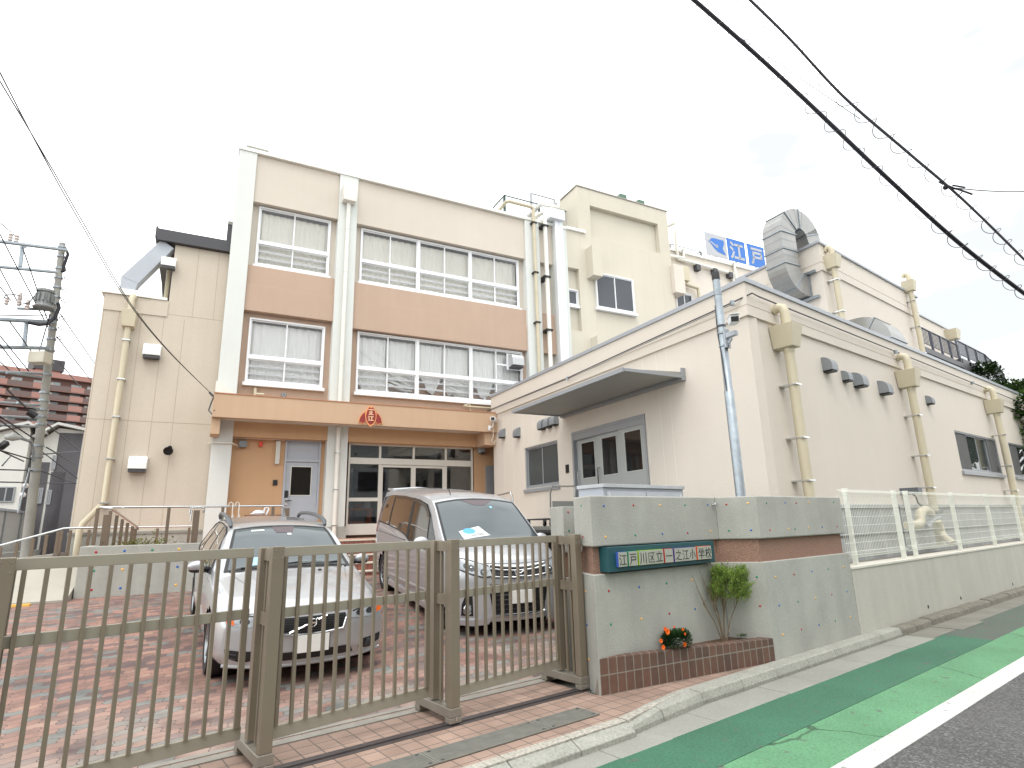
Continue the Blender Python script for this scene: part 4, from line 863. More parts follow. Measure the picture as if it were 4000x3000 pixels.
for a,b in((cols[1]+.03,cols[2]),(cols[2],cols[3]-.03)):
    m=MB(); rect_frame(m,a,b,ZF+.06,zb0-.005,Y-.025,Y+.02,.07,.1); dd=build(m,'entrance_door',mat('champagne aluminium',rgb(206,204,196)),EN,FA,bev=.003)
build(MB().box(.05,3.81,Y+.01,Y+.016,ZF+.1,ztop-.05),'pane',glass('dark entrance glass',(.72,.74,.74,1),2.4,dens=.06),EN,FA)
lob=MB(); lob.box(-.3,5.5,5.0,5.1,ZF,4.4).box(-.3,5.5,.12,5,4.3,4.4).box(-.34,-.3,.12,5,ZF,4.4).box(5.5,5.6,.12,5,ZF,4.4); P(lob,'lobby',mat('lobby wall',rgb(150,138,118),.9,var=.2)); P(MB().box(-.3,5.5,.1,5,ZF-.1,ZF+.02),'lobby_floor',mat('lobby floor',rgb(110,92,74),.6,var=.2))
lk=MB()
for i in range(6): lk.box(.2+i*.8,.9+i*.8,3.6,4.2,ZF,2.9)
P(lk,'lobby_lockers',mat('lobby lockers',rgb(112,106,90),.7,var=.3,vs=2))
WOODO=mat('orange varnished wood',rgb(226,108,40),.4,var=.15,vs=6)
SHV=thing('wooden_stand','orange wooden display stand just inside the entrance glass','stand',FA)
sa=FA.rc(cpx([(1530,1345),(1812,1345),(1530,1545),(1800,1545)],800,1500,2.7657),.3)
build(MB().box(.08,sa[1],.22,.62,sa[3]-.05,sa[3]),'top',WOODO,SHV,FA,bev=.004); build(MB().box(.08,sa[1]-.02,.25,.6,sa[3]-.42,sa[3]-.36),'shelf',WOODO,SHV,FA)
for x in(.1,sa[1]-.09):
    for y in(.25,.56): build(MB().box(x,x+.06,y,y+.05,ZF+.02,sa[3]-.05),'leg',WOODO,SHV,FA)
tag(build(MB().box(.30,.52,.35,.40,sa[3]+.001,sa[3]+.13),'wooden_box',mat('brown box',rgb(150,84,40),.5),None,FA),'small brown framed box on the orange stand','box')
tag(build(MB().box(.60,.76,.34,.37,sa[3]+.001,sa[3]+.18),'picture_card',mat('white card',rgb(196,196,190),.5),None,FA),'small white card standing on the orange stand','card')
# grey meter door and fittings at the right end of the entrance wall
x,z=FA.at(1200+1985/2.765,1500+1040/2.765,0); MD=P(MB().box(x-.20,x+.35,-.06,-.0,z-.75,z+.45),'meter_door',GREYAL,bev=.004)
fit(1200+1880/2.765,1500+705/2.765,.2,.24,.14,'speaker_box',mat('pale blue grey box',rgb(170,178,180),.5)); fit(1200+1890/2.765,1500+748/2.765,.14,.05,.16,'bracket',DARK)
# emblem on the canopy: three petals with 一之江
EM=P(MB().box(0,.001,-1.06,-1.059,4.3,4.301),'school_emblem',mat('emblem rim',rgb(224,150,96),.5),fix=False)
ex,ez=FA.at(1200+686/2.765,1500+350/2.765,CY-.02); RED=mat('brick red enamel',rgb(132,34,26),.45,var=.04); RIM=mat('emblem rim',rgb(224,150,96))
u=.0
sc_e=(FA.at(1200+745/2.765,1500+350/2.765,CY)[0]-FA.at(1200+632/2.765,1500+350/2.765,CY)[0])/114.0   # metres per crop pixel
cent=[(-18,112),(-30,96),(-46,60),(-56,20),(-58,-10),(-50,-50),(-30,-85),(0,-108),(30,-85),(50,-50),(58,-10),(56,20),(46,60),(30,96),(18,112),(0,92)]
petL=[(-64,50),(-92,24),(-116,-16),(-128,-74),(-104,-70),(-84,-88),(-62,-66),(-46,-50),(-58,-6)]
def emb(poly,grow,y0,y1,m,nm):
    c=Vector((sum(p[0] for p in poly)/len(poly),sum(p[1] for p in poly)/len(poly)))
    q=[c+(Vector(p)-c)*(1+grow) for p in poly]; build(MB().xz([(ex+p.x*sc_e,ez+p.y*sc_e) for p in q],y0,y1),nm,m,EM,FA)
petR=[(-a,b) for a,b in petL]
for p in(petL,petR): emb(p,.06,CY-.03,CY-.001,RIM,'petal_rim'); emb(p,-.10,CY-.036,CY-.0305,RED,'petal')
emb(cent,.05,CY-.04,CY-.0005,RIM,'petal_rim'); emb(cent,-.10,CY-.046,CY-.0405,RED,'petal')
mb=MB()
for i,ch in enumerate('一之江'): glyph(mb,ch,ex-(30,27,30)[i]*sc_e,ez+(52,14,-50)[i]*sc_e,(60,54,60)[i]*sc_e,(36,42,54)[i]*sc_e,CY-.05,4.6*sc_e)
build(mb,'lettering',mat('cream lettering',rgb(238,200,160),.5,var=0),EM,FA,fix=False)
# ================================================================== left wing
WG=thing('side_wing','pinkish beige wing at the left with a beige downpipe and three white vent hoods','building',FA)
def Q(mb,name,m,**k): return build(mb,name,m,WG,FA,**k)
xl=-6.22; Q(MB().box(xl,-4.82,.03,9,1.60,7.50).box(-4.82,-3.4,.03,9,1.60,9.12),'wall',WALL_WING)
Q(MB().box(xl,-4.82,.005,.03,7.06,7.49),'parapet_band',WALL_WING)
Q(MB().box(xl-.02,-3.4,-.01,9,.3,1.56),'plinth',CONC); Q(MB().box(xl-.03,-3.4,-.04,.03,1.56,1.62),'plinth_ledge',CONCL)
Q(MB().box(xl-.07,-5.25,-.04,.6,7.50,7.66).box(-5.25,-4.86,-.02,.4,7.50,7.57),'coping',mat('white coping',rgb(226,226,220)))
WJ=mat('siding joint grey',rgb(166,152,136),.9)  # darker lines for the joints between the siding panels
for px,py in((840,1300),(980,1300),(1180,1300),(1380,1300),(1560,1300)):
    x,_=FA.at(px/2.212,800+py/2.212,.03); Q(MB().box(x-.006,x+.006,.0285,.04,1.62,7.05),'panel_joint',WJ)
for px,py in((1700,600),(1880,600)):
    x,_=FA.at(px/2.212,800+py/2.212,.03); Q(MB().box(x-.006,x+.006,.0285,.04,7.1,9.1),'panel_joint',WJ)
z=FA.at(336.8,1634.7,.03)[1]; Q(MB().box(xl,-3.5,.028,.04,z-.007,z+.007),'panel_joint',WJ); z=FA.at(760,1240,.03)[1]; Q(MB().box(-4.82,-3.5,.028,.04,z-.006,z+.006),'panel_joint',WJ)
a=FA.at(600,912,.0); b=FA.at(900,950,.0); a2=FA.at(600,945,0); b2=FA.at(900,985,0)
Q(MB().box(-5.25,-3.35,-.12,9,9.13,9.45).box(-5.3,-5.25,-.12,9,9.2,9.5),'dark_roof_edge',DARK)
Q(MB().box(-3.62,-3.40,-.1,.3,9.45,9.95),'dark_roof_edge',DARK)
Q(MB().box(-3.62,-3.40,-.12,.32,9.95,10.05),'roof_cap',CONCL)
p0_=FA.at(458,1115,.1); p1_=FA.at(640,975,.1)
Q(MB().prism([(-5.93,.0,7.62),(-5.60,.0,7.62),(-5.60,.35,7.62),(-5.93,.35,7.62)],[(-5.93,.0,8.0),(-5.55,.0,7.85),(-5.55,.35,7.85),(-5.93,.35,8.0)]).prism([(-5.93,.0,8.0),(-5.55,.0,7.85),(-5.55,.35,7.85),(-5.93,.35,8.0)],[(-5.15,.0,9.20),(-4.85,.0,9.0),(-4.85,.35,9.0),(-5.15,.35,9.20)]),'steel_brace',LGREY,bev=.01)
Q(MB().prism([(-5.2,.3,9.15),(-4.9,.3,9.15),(-4.9,8,7.4),(-5.2,8,7.4)],[(-5.2,.3,9.3),(-4.9,.3,9.3),(-4.9,8,7.55),(-5.2,8,7.55)]),'sloping_eave',DARK)
q=FA.at(640,1150,.4); Q(MB().tube([(-5.05,.45,9.0),(-4.93,.40,8.6),(-4.93,.40,7.6)],.05,8),'eave_pipe',PIPE,smooth=True)
# downpipe with rain head
x,z=FA.at(505,1247,-.12); rh=Q(MB().prism([(x-.13,-.26,z-.22),(x+.13,-.26,z-.22),(x+.13,.02,z-.22),(x-.13,.02,z-.22)],[(x-.17,-.30,z+.22),(x+.17,-.30,z+.22),(x+.17,.02,z+.22),(x-.17,.02,z+.22)]),'rain_head',PIPE,bev=.01)
Q(MB().tube([(x+.02,.03,z+.62),(x+.02,-.10,z+.62),(x+.0,-.14,z+.55),(x,-.14,z+.2)],.075,10),'elbow',PIPE,smooth=True)
xx,z3=FA.at(400,1960,-.14); ex1=FA.at(315,2055,-.14); ex2=FA.at(300,2160,-.14)
dp=Q(MB().tube([(x,-.14,z-.2),(x,-.14,z3),(ex1[0]+.05,-.2,ex1[1]+.06),(ex1[0],-.2,ex1[1]-.1),(ex1[0],-.2,.75)],.07,12),'downpipe',PIPE,smooth=True)
for py in(1325,1480,1628,1793,1965): z=FA.at(450,py,-.14)[1]; build(MB().box(x-.085,x+.085,-.225,.028,z-.015,z+.015),'pipe_clip',STAINLESS,dp,FA)
for px,py,s in((659,1024,.92),(594,1369,1.05),(538,1810,1.05)):
    x,z=FA.at(px,py,-.12); h=Q(MB().yz([(.02,z+.16*s),(-.12*s,z+.16*s),(-.21*s,z+.02),(-.21*s,z-.13*s),(.02,z-.13*s)],x-.185*s,x+.185*s),'vent_hood',mat('white vent hood',rgb(226,228,226),.4),bev=.012); build(MB().box(x-.17*s,x+.17*s,-.19*s,.0,z-.20*s,z-.131*s),'hood_throat',DARK,h,FA)
x,z=FA.at(662,1755,-.12); sl=Q(MB().cyl((x,.03,z+.06),(x,-.06,z+.05),.05,12),'spot_lamp',BLACK,smooth=True)
build(MB().lathe([(.03,-.10),(.05,-.06),(.10,.06),(.11,.08),(.095,.082),(.08,.05),(.0,.04)],(0,0,0),16,Matrix.Translation((x-.02,-.13,z-.02))@Matrix.Rotation(R_(115),4,'X')),'lamp_shade',BLACK,sl,FA,smooth=True)
# ================================================================== single storey annex (left face frame FN, street face frame FB)
def P3_(px,py,t): d=ray(px,py); return C0+d*(t/math.hypot(d.x,d.y))
AC=Vector((3.985,9.313,0)); FN=Fr(AC.x,AC.y,0,152); FB=Fr(AC.x,AC.y,0,52); FW=Fr(0,0,0,90)
AX=thing('annex_building','cream pink single storey annex with grey roof coping, grey sliding doors and long street wall','building',FN)
def A(mb,name,m,F=FN,par=None,**k): return build(mb,name,m,par or AX,F,**k)
dl_=(FN.M.to_3x3()@Vector((1,0,0))); dr_=(FB.M.to_3x3()@Vector((1,0,0))); LB=-9.80; RB=32.0
def plan(o,inn=0.0):
    """annex outline grown outwards by o"""
    nl=FN.M.to_3x3()@Vector((0,-1,0)); nr=FB.M.to_3x3()@Vector((0,-1,0))
    # corner = intersection of offset faces
    det=nl.x*nr.y-nl.y*nr.x; b1=nl.dot(AC)+o; b2=nr.dot(AC)+o
    c=Vector(((b1*nr.y-nl.y*b2)/det,(nl.x*b2-b1*nr.x)/det,0))
    l=AC+dl_*(LB-o)+nl*o; r=AC+dr_*RB+nr*o; r2=r-nr*9; l2=l-nl*7
    return [(p.x,p.y) for p in(l,c,r,r2,l2)]
ZB=4.865; ZT=5.45
# door and window openings in the left face
dq=[FN.at(1800+a/2.37,1350+b/2.37,0) for a,b in((1030,815),(1705,622),(1750,1270))]; dxa,dxb,dzt=dq[0][0],(dq[1][0]+dq[2][0])/2,(dq[0][1]+dq[1][1])/2; dzb=1.52
wq=FN.rc(cpx([(592,945),(893,878),(600,1335),(912,1280)],1800,1350,2.37),0)
T=.22
m=MB(); m.box(LB,wq[0],0,T,.4,ZB).box(wq[0],wq[1],0,T,.4,wq[2]).box(wq[0],wq[1],0,T,wq[3],ZB).box(wq[1],dxa,0,T,.4,ZB).box(dxa,dxb,0,T,dzt,ZB).box(dxa,dxb,0,T,.4,dzb).box(dxb,0,0,T,.4,ZB)
A(m,'left_wall',ANNEX)
rw=[FB.rc([(3726,1679),(3886,1717),(3759,1839),(3919,1852)],0)]
wid=rw[0][1]-rw[0][0]; step=FB.at(3938,1732,0)[0]-rw[0][0]
rws=[(rw[0][0]+step*i,rw[0][1]+step*i,rw[0][2],rw[0][3]) for i in range(4)]
m=MB(); x=0.05
for q in rws: m.box(x,q[0],0,T,1.75,ZB).box(q[0],q[1],0,T,1.75,q[2]).box(q[0],q[1],0,T,q[3],ZB); x=q[1]
m.box(x,RB,0,T,1.75,ZB)
A(m,'street_wall',ANNEX,FB)
A(MB().box(0.02,RB,.012,.3,.3,1.75).box(0.02,RB,-.035,.0,1.70,1.755),'foundation',mat('weathered concrete',rgb(168,170,170),.9,bump=.4,bs=50,var=.2,vs=1.5,stain=.28),FB)
A(MB().box(0.03,RB,-.004,.012,1.19,1.21),'foundation_joint',mat('dark joint',rgb(92,90,86),.9),FB)
A(MB().prism([(x,y,ZB) for x,y in plan(.045)],[(x,y,ZT) for x,y in plan(.045)]),'parapet',ANNEX,FW)
A(MB().prism([(x,y,5.048) for x,y in plan(.048)],[(x,y,5.056) for x,y in plan(.048)]),'parapet_joint',mat('joint line',rgb(170,152,136),.9),FW)  # thin darker line for the joint round the parapet
A(MB().prism([(x,y,ZT) for x,y in plan(.075)],[(x,y,ZT+.085) for x,y in plan(.075)]),'roof_coping',COPING,FW,bev=.006)
inn=plan(-.3); A(MB().prism([(x,y,.9) for x,y in inn],[(x,y,1.5) for x,y in inn]),'floor',ROOMDK,FW)
A(MB().box(LB,-3.2,2.2,2.3,1.5,4.8),'inner_wall',mat('annex inner wall',rgb(120,112,100),.9,var=.2),FN); A(MB().box(3.4,RB,2.2,2.3,1.5,4.8),'inner_wall',mat('annex inner wall',rgb(120,112,100)),FB)
jt=MB()
JL=mat('pale sealant joint',rgb(222,216,206),.8)
for px,py in((400,1000),(485,1000),(575,700),(670,700),(1145,730),(1845,600),(1945,600),(1715,560)):
    x,_=FN.at(1800+px/2.37,1350+py/2.37,0); z0=dzt+.05 if dxa<x<dxb else 1.5
    if wq[0]-.05<x<wq[1]+.05: z0=wq[3]+.05
    A(MB().box(x-.005,x+.005,-.002,.02,z0,ZB-.01),'panel_joint',JL)
# window left face
WAN=sash(AX,FN,*wq,.05,[(wq[0]+wq[1])/2],[],None,m=GREYAL,gl=GLASSF,bars=False)
for i,q in enumerate(rws): 
    w_=sash(AX,FB,*q,.04,[q[0]+wid*.27,q[0]+wid*.5,q[0]+wid*.76],[],None,m=GREYAL,gl=glass('green grey glass',(.4,.46,.44,1),1.0,dens=.45,dark=(.10,.12,.12,1)),bars=False)
    for _a,_b in((q[0]+.06,q[0]+wid*.27),(q[0]+wid*.76,q[1]-.06)): build(MB().box(_a,_b,.028,.034,q[2]+.06,q[3]-.06),'insect_screen',mat('dark insect screen',rgb(92,92,92),.9,var=.1),w_,FB)
# sliding doors
DG=mat('grey door paint',rgb(160,163,162),.5,var=.03)
m=MB(); m.box(dxa,dxa+.07,-.03,.15,dzb,dzt).box(dxb-.05,dxb,-.03,.15,dzb,dzt).box(dxa+.07,dxb-.05,-.03,.15,dzt-.07,dzt); A(m,'door_frame',GREYAL,bev=.004)
A(MB().box(dxa+.07,dxb-.05,-.02,.12,dzt-.20,dzt-.07),'door_header',GREYAL)
bx_=[FN.at(1800+a/2.37,1350+900/2.37,.0)[0] for a in(1072,1262,1455,1700)]
pn=[((1115,905),(1235,885),(1135,1228),(1250,1212)),((1303,862),(1437,832),(1325,1198),(1457,1183)),((1513,805),(1663,775),(1538,1165),(1690,1147))]
bx_=[dxa+.07,dxa+.07+(dxb-dxa-.12)/3,dxa+.07+(dxb-dxa-.12)*2/3,dxb-.05]
for i in range(3):
    y=(.07,.035,.0)[i]; q=FN.rc(cpx(pn[i],1800,1350,2.37),y); a,b=bx_[i],bx_[i+1]+(.03 if i<2 else 0); tz_=dzt-(.20 if i<2 else .10)
    m=MB(); m.box(a,q[0],y,y+.03,dzb,tz_).box(q[1],b,y,y+.03,dzb,tz_).box(q[0],q[1],y,y+.03,dzb,q[2]).box(q[0],q[1],y,y+.03,q[3],tz_)
    D=A(m,'sliding_door',DG); fr2=MB(); rect_frame(fr2,q[0]-.015,q[1]+.015,q[2]-.015,q[3]+.015,y-.008,y-.0005,.015); build(fr2,'glazing_bead',mat('pale bead',rgb(190,192,188),.5),D,FN)
    build(MB().box(q[0],q[1],y+.01,y+.016,q[2],q[3]),'pane',glass('dark door glass',(.16,.17,.17,1),1.0,dens=.7,dark=(.02,.02,.022,1)),D,FN)
    if i<2: hx=a+.07; build(MB().tube([(hx,y,2.75),(hx,y-.06,2.75),(hx,y-.06,1.9)],.012,6),'handle',DARK if i else STAINLESS,D,FN)
# door canopy
A(MB().prism([(-5.77,-1.44,4.15),(-1.56,-1.44,4.15),(-1.56,-.0,4.17),(-5.77,-.0,4.17)],[(-5.77,-1.44,4.19),(-1.56,-1.44,4.19),(-1.56,-.0,4.27),(-5.77,-.0,4.27)]),'door_canopy',mat('grey canopy sheet',rgb(150,150,146),.5,metal=.2,var=.06,vs=2),bev=.004)
A(MB().box(-5.78,-1.55,-1.475,-1.44,4.13,4.21).box(-5.80,-1.53,-.10,-.0,4.10,4.165).box(-1.56,-1.53,-.10,.0,4.165,4.34).box(-5.80,-5.77,-1.44,-.1,4.14,4.2).box(-1.56,-1.53,-1.44,-.1,4.14,4.2),'canopy_rim',GREYAL,bev=.004)
# hooded vents
HV=mat('grey vent hood',rgb(132,136,140),.5,metal=.2,var=.05)
def hood(F,px,py,w,h,d,par=AX):
    x,z=F.at(px,py,-d*.6); P_=[(-d,-h*.5)]+[(-d*math.cos(t)*.98,-h*.1+h*.6*math.sin(t)) for t in[0,.35,.7,1.0,1.3,1.57]]+[(.0,h*.5),(.0,-h*.5)]
    o=build(MB().yz([(a,z+b) for a,b in P_],x-w/2,x+w/2),'vent_hood',HV,par,F,bev=.008); build(MB().box(x-w*.42,x+w*.42,-d*.9,-.0005,z-h*.5-.03,z-h*.5-.001),'hood_throat',BLACK,o,F); return o
for px,py in((740,725),(797,705),(855,685)): hood(FN,1800+px/2.37,1350+py/2.37,.22,.26,.16)
for px,py in((374,808),(511,800)): hood(FN,1800+px/2.37,1350+py/2.37,.19,.26,.16)
for px,py,s in((3203+42,1421,1.25),(3312,1466,.95),(3365,1480,1.35),(3463,1511,1.35),(3636,1560,.95)): hood(FB,px,py,.20*s,.21*s,.15*s)
x,z=FN.at(1800+990/2.37,1350+1140/2.37,0); A(MB().box(x-.06,x+.06,-.03,-.0005,z-.1,z+.1),'intercom',BLACK,bev=.005)
# street side downpipes: swan neck, tapered rain head, pipe, clips
def street_pipe(px,py,pb):
    x,z=FB.at(px,py,-.24)
    n=A(MB().tube([(x-.0,-.045,z+.53),(x,-.14,z+.56),(x,-.21,z+.53),(x,-.24,z+.44),(x,-.24,z+.15)],.082,12),'swan_neck',PIPE,FB,smooth=True)
    A(MB().prism([(x-.13,-.36,z-.2),(x+.13,-.36,z-.2),(x+.13,-.01,z-.2),(x-.13,-.01,z-.2)],[(x-.20,-.42,z+.2),(x+.20,-.42,z+.2),(x+.20,-.01,z+.2),(x-.20,-.01,z+.2)]),'rain_head',PIPE,FB,bev=.01)
    p=A(MB().cyl((x,-.22,z-.2),(x,-.22,.9),.083,14),'downpipe',PIPE,FB,smooth=True)
    for zz in(z-.85,z-1.75,z-2.45): build(MB().box(x-.09,x+.095,-.31,.0,zz-.012,zz+.012),'pipe_clip',STAINLESS,p,FB)
    build(MB().cyl((x,-.22,z-.28),(x,-.22,z-.2),.09,14),'pipe_socket',PIPE,p,FB,smooth=True)
    return x
xs_=[street_pipe(2600+1060/2.2125,1150+365/2.2125,0),street_pipe(3200+985/2.765,1000+1325/2.765,0)]
street_pipe(3200+1910/2.765,1000+1625/2.765,0)
# overhead cable fixed to the parapet
CB=thing('wall_cable','thin dark cable strung along the annex parapet on small brackets','cable')
pts=[FN.w(x,-.14,z) for x,z in[FN.at(a,b,-.14) for a,b in((1903,1605),(2215,1477),(2560,1318),(2860,1182))]]
c2=[FB.w(x,-.12,z) for x,z in[FB.at(a,b,-.12) for a,b in((2938,1145),(2965,1159),(3498,1373),(3798,1495),(3976,1568))]]
build(MB().tube(pts+c2+[FB.w(26,-.12,c2 and 5.25)],.013,6),'cable',DARK,CB,smooth=True); build(MB().tube([p+Vector((0,0,-.03)) for p in pts],.007,5),'thin_cable',DARK,CB,smooth=True)
for p in(pts[1],c2[2],c2[3],c2[4],pts[3]): build(MB().box(p.x-.03,p.x+.03,p.y-.03,p.y+.03,p.z-.05,p.z+.03),'bracket',STEEL,CB)
# ================================================================== second storey block behind the annex (frames GL/GRt share its corner)
GC=Vector((7.97,13.87,0)); GLF=Fr(GC.x,GC.y,0,152); GRF=Fr(GC.x,GC.y,0,52); GZ=8.38
GB=thing('gymnasium_block','cream pink windowless block rising behind the annex roof','building',GLF)
def G(mb,name,m,F=FW,par=None,**k): return build(mb,name,m,par or GB,F,**k)
gl_=GLF.M.to_3x3()@Vector((1,0,0)); gr_=GRF.M.to_3x3()@Vector((1,0,0)); gnl=GLF.M.to_3x3()@Vector((0,-1,0)); gnr=GRF.M.to_3x3()@Vector((0,-1,0))
def gplan(o):
    det=gnl.x*gnr.y-gnl.y*gnr.x; b1=gnl.dot(GC)+o; b2=gnr.dot(GC)+o
    c=Vector(((b1*gnr.y-gnl.y*b2)/det,(gnl.x*b2-b1*gnr.x)/det,0)); l=GC-gl_*2.6+gnl*o; r=GC+gr_*6.55+gnr*o+gr_*o
    return [(p.x,p.y) for p in(l,c,r,r-gnr*5,l-gnl*5)]
def gp(o,z0,z1): return MB().prism([(x,y,z0) for x,y in gplan(o)],[(x,y,z1) for x,y in gplan(o)])
zb1=GRF.at(3193+0,1090-83,0)[1]
G(gp(0,4.5,GZ-.72),'wall',ANNEX); G(gp(.04,GZ-.72,GZ),'parapet',ANNEX); G(gp(.044,GZ-.505,GZ-.497),'parapet_joint',mat('joint line',rgb(170,152,136))); G(gp(.09,GZ,GZ+.07),'coping',COPING,bev=.006)  # parapet joint drawn as a thin darker line
for px,py in((3255,1022),(3555,1117)):
    x,z=GRF.at(px,py,-.2); s=.9
    G(MB().tube([(x,-.04,z+.34),(x,-.1,z+.42),(x,-.17,z+.40),(x,-.2,z+.3),(x,-.2,z+.1)],.07,10),'swan_neck',PIPE,GRF,smooth=True)
    G(MB().prism([(x-.11,-.31,z-.18),(x+.11,-.31,z-.18),(x+.11,0,z-.18),(x-.11,0,z-.18)],[(x-.17,-.35,z+.17),(x+.17,-.35,z+.17),(x+.17,0,z+.17),(x-.17,0,z+.17)]),'rain_head',PIPE,GRF,bev=.01)
    p=G(MB().cyl((x,-.19,z-.18),(x,-.19,4.8),.07,12),'downpipe',PIPE,GRF,smooth=True)
    for dz in(.5,1.35,2.2): build(MB().box(x-.08,x+.08,-.27,0,z-dz-.012,z-dz+.012),'pipe_clip',STAINLESS,p,GRF)
# lower rear block with railings and steel stairs
x0,z0=GRF.at(3586,1231,1.5); x1,z1=GRF.at(3713,1264,1.5); G(MB().box(x0-3,x1,1.5,6,4.5,z0),'rear_block',ANNEX,GRF); G(MB().box(x0-3,x1+.05,1.45,6,z0,z0+.06),'coping',COPING,GRF)
x_,z_=GRF.at(3720,1308,1.3); G(MB().prism([(x_-.22,1.1,z_-.22),(x_+.22,1.1,z_-.22),(x_+.22,1.5,z_-.22),(x_-.22,1.5,z_-.22)],[(x_-.3,1.05,z_+.2),(x_+.3,1.05,z_+.2),(x_+.3,1.5,z_+.2),(x_-.3,1.5,z_+.2)]),'rain_head',PIPE,GRF)
q0=GRF.at(3595,1295,.6); q1=GRF.at(3736,1332,.6); zf=GRF.at(3755,1415,.6)[1]
SRL=mat('slate steel railing',rgb(84,86,96),.5,metal=.3)
ES=thing('escape_stair','dark steel landing with railing and descending stair rail behind the annex roof at right','stair',GRF)
railing('landing_rail',ES,GRF,[(q0[0],.6,zf),(q1[0],.6,zf)],(q0[1]+q1[1])/2-zf,SRL,SRL,post_every=1.1,bar=.13,rr=.03,br=.012)
a0=GRF.at(3736,1346,.6); a1=GRF.at(3842,1368,.6); a2=GRF.at(3915,1442,.6); zf2=GRF.at(3850,1440,.6)[1]
railing('lower_rail',ES,GRF,[(a0[0],.6,zf2),(a1[0],.6,zf2),(a2[0],.6,zf2-(a1[1]-a2[1]))],(a0[1]+a1[1])/2-zf2,SRL,SRL,post_every=1.2,bar=.13,rr=.03,br=.012)
build(MB().box(q0[0]-.2,q1[0]+.1,.55,2.2,zf-.25,zf-.05).box(q1[0]+.1,a1[0],.55,2.2,zf2-.55,zf2-.05),'landing_slab',DARK,ES,GRF); build(MB().box(q1[0]+.3,q1[0]+.5,.7,.9,4.6,zf-.1).box(a1[0]-.3,a1[0]-.1,.7,.9,4.6,zf2-.1),'support_post',DARK,ES,GRF)
# ================================================================== big square air duct climbing the block
def rect_sweep(path,w,h,side,tang):
    """rectangular section swept along path; side = unit vector across, tang[i] = path tangent"""
    vs=[];n=len(path)
    for p,t in zip(path,tang):
        nrm=t.cross(side).normalized()
        for a,b in((-.5,-.5),(.5,-.5),(.5,.5),(-.5,.5)): vs.append(p+side*w*a+nrm*h*b)
    fs=[(0,1,2,3),tuple(4*(n-1)+i for i in(3,2,1,0))]
    for i in range(n-1):
        for j in range(4): fs.append((4*i+j,4*i+(j+1)%4,4*i+4+(j+1)%4,4*i+4+j))
    return MB().add(vs,fs)
def arc(c,r,a0,a1,n,ex,ez): return [c+ex*(r*math.cos(a0+(a1-a0)*i/n))+ez*(r*math.sin(a0+(a1-a0)*i/n)) for i in range(n+1)],[(ex*(-math.sin(a0+(a1-a0)*i/n))+ez*math.cos(a0+(a1-a0)*i/n))*(1 if a1>a0 else -1) for i in range(n+1)]
DU=thing('air_duct','large square sheet metal air duct with elbows, climbing past the roof edge onto the block','duct',GLF)
yv=-.62; R0=.52; wd=.55; hd=.56
xc=(GLF.at(3035,985,yv-hd/2)[0]+GLF.at(3062,985,yv-hd/2)[0]*0+GLF.at(2997,920,yv-hd/2)[0])/2+.02
zc0=GLF.at(3063,1025,yv-hd/2)[1]; zc1=GLF.at(3058,873,yv-hd/2)[1]-.15
S_=Vector((1,0,0)); X_=Vector((0,1,0)); Z_=Vector((0,0,1))
b,tb=arc(Vector((xc,yv+R0,zc0)),R0,math.pi*1.5,math.pi,10,X_,Z_)
b=[Vector((xc,0.0,zc0-R0))]+b; tb=[Vector((0,-1,0))]+tb
t2,tt2=arc(Vector((xc,yv+R0,zc1)),R0,math.pi,math.pi*.10,14,X_,Z_)
pe=t2[-1]; te=tt2[-1]
path=b+t2; tang=tb+tt2
o=build(rect_sweep(path,wd,hd,S_,tang),'duct_body',DUCT,DU,GLF)
end=[pe,pe+te*.5]; d3=build(rect_sweep(path[-2:]+[pe+te*.25,pe+te*.5,pe+te*.9],wd,hd,S_,tang[-2:]+[te,te,te]),'duct_outlet',DUCT,DU,GLF)
def flange(p,t):
    n=t.cross(S_).normalized(); return rect_sweep([p-t*.012,p+t*.012],wd+.05,hd+.05,S_,[t,t])
for p,t in((b[0]+Vector((0,-.04,0)),tb[0]),(b[5],tb[5]),(b[-1],tb[-1]),(t2[0],tt2[0]),(b[-1].lerp(t2[0],.45),Z_),(t2[4],tt2[4]),(t2[8],tt2[8]),(t2[-1],tt2[-1])): build(flange(p,t),'flange',STEEL,DU,GLF)
sm_=MB()
for i in range(1,10):
    if i%2: 
        for p,t in((b[i],tb[i]),(t2[i],tt2[i])): sm_.add(rect_sweep([p-t*.005,p+t*.005],wd+.012,hd+.012,S_,[t,t]).v,[(0,1,5,4),(1,2,6,5),(2,3,7,6),(3,0,4,7)])
for k_ in range(1,4):
    p=b[-1].lerp(t2[0],k_/4); sm_.add(rect_sweep([p-Z_*.005,p+Z_*.005],wd+.012,hd+.012,S_,[Z_,Z_]).v,[(0,1,5,4),(1,2,6,5),(2,3,7,6),(3,0,4,7)])
build(sm_,'seam',DUCT,DU,GLF)
br=MB(); zq=zc0-R0
br.box(xc-wd*.9,xc+wd*.9,-.12,-.03,zq-hd/2-.1,zq-hd/2-.03).box(xc-wd*.9,xc+wd*.9,-.1,0,zq+hd/2+.03,zq+hd/2+.1); build(br,'support_angle',STEEL,DU,GLF)
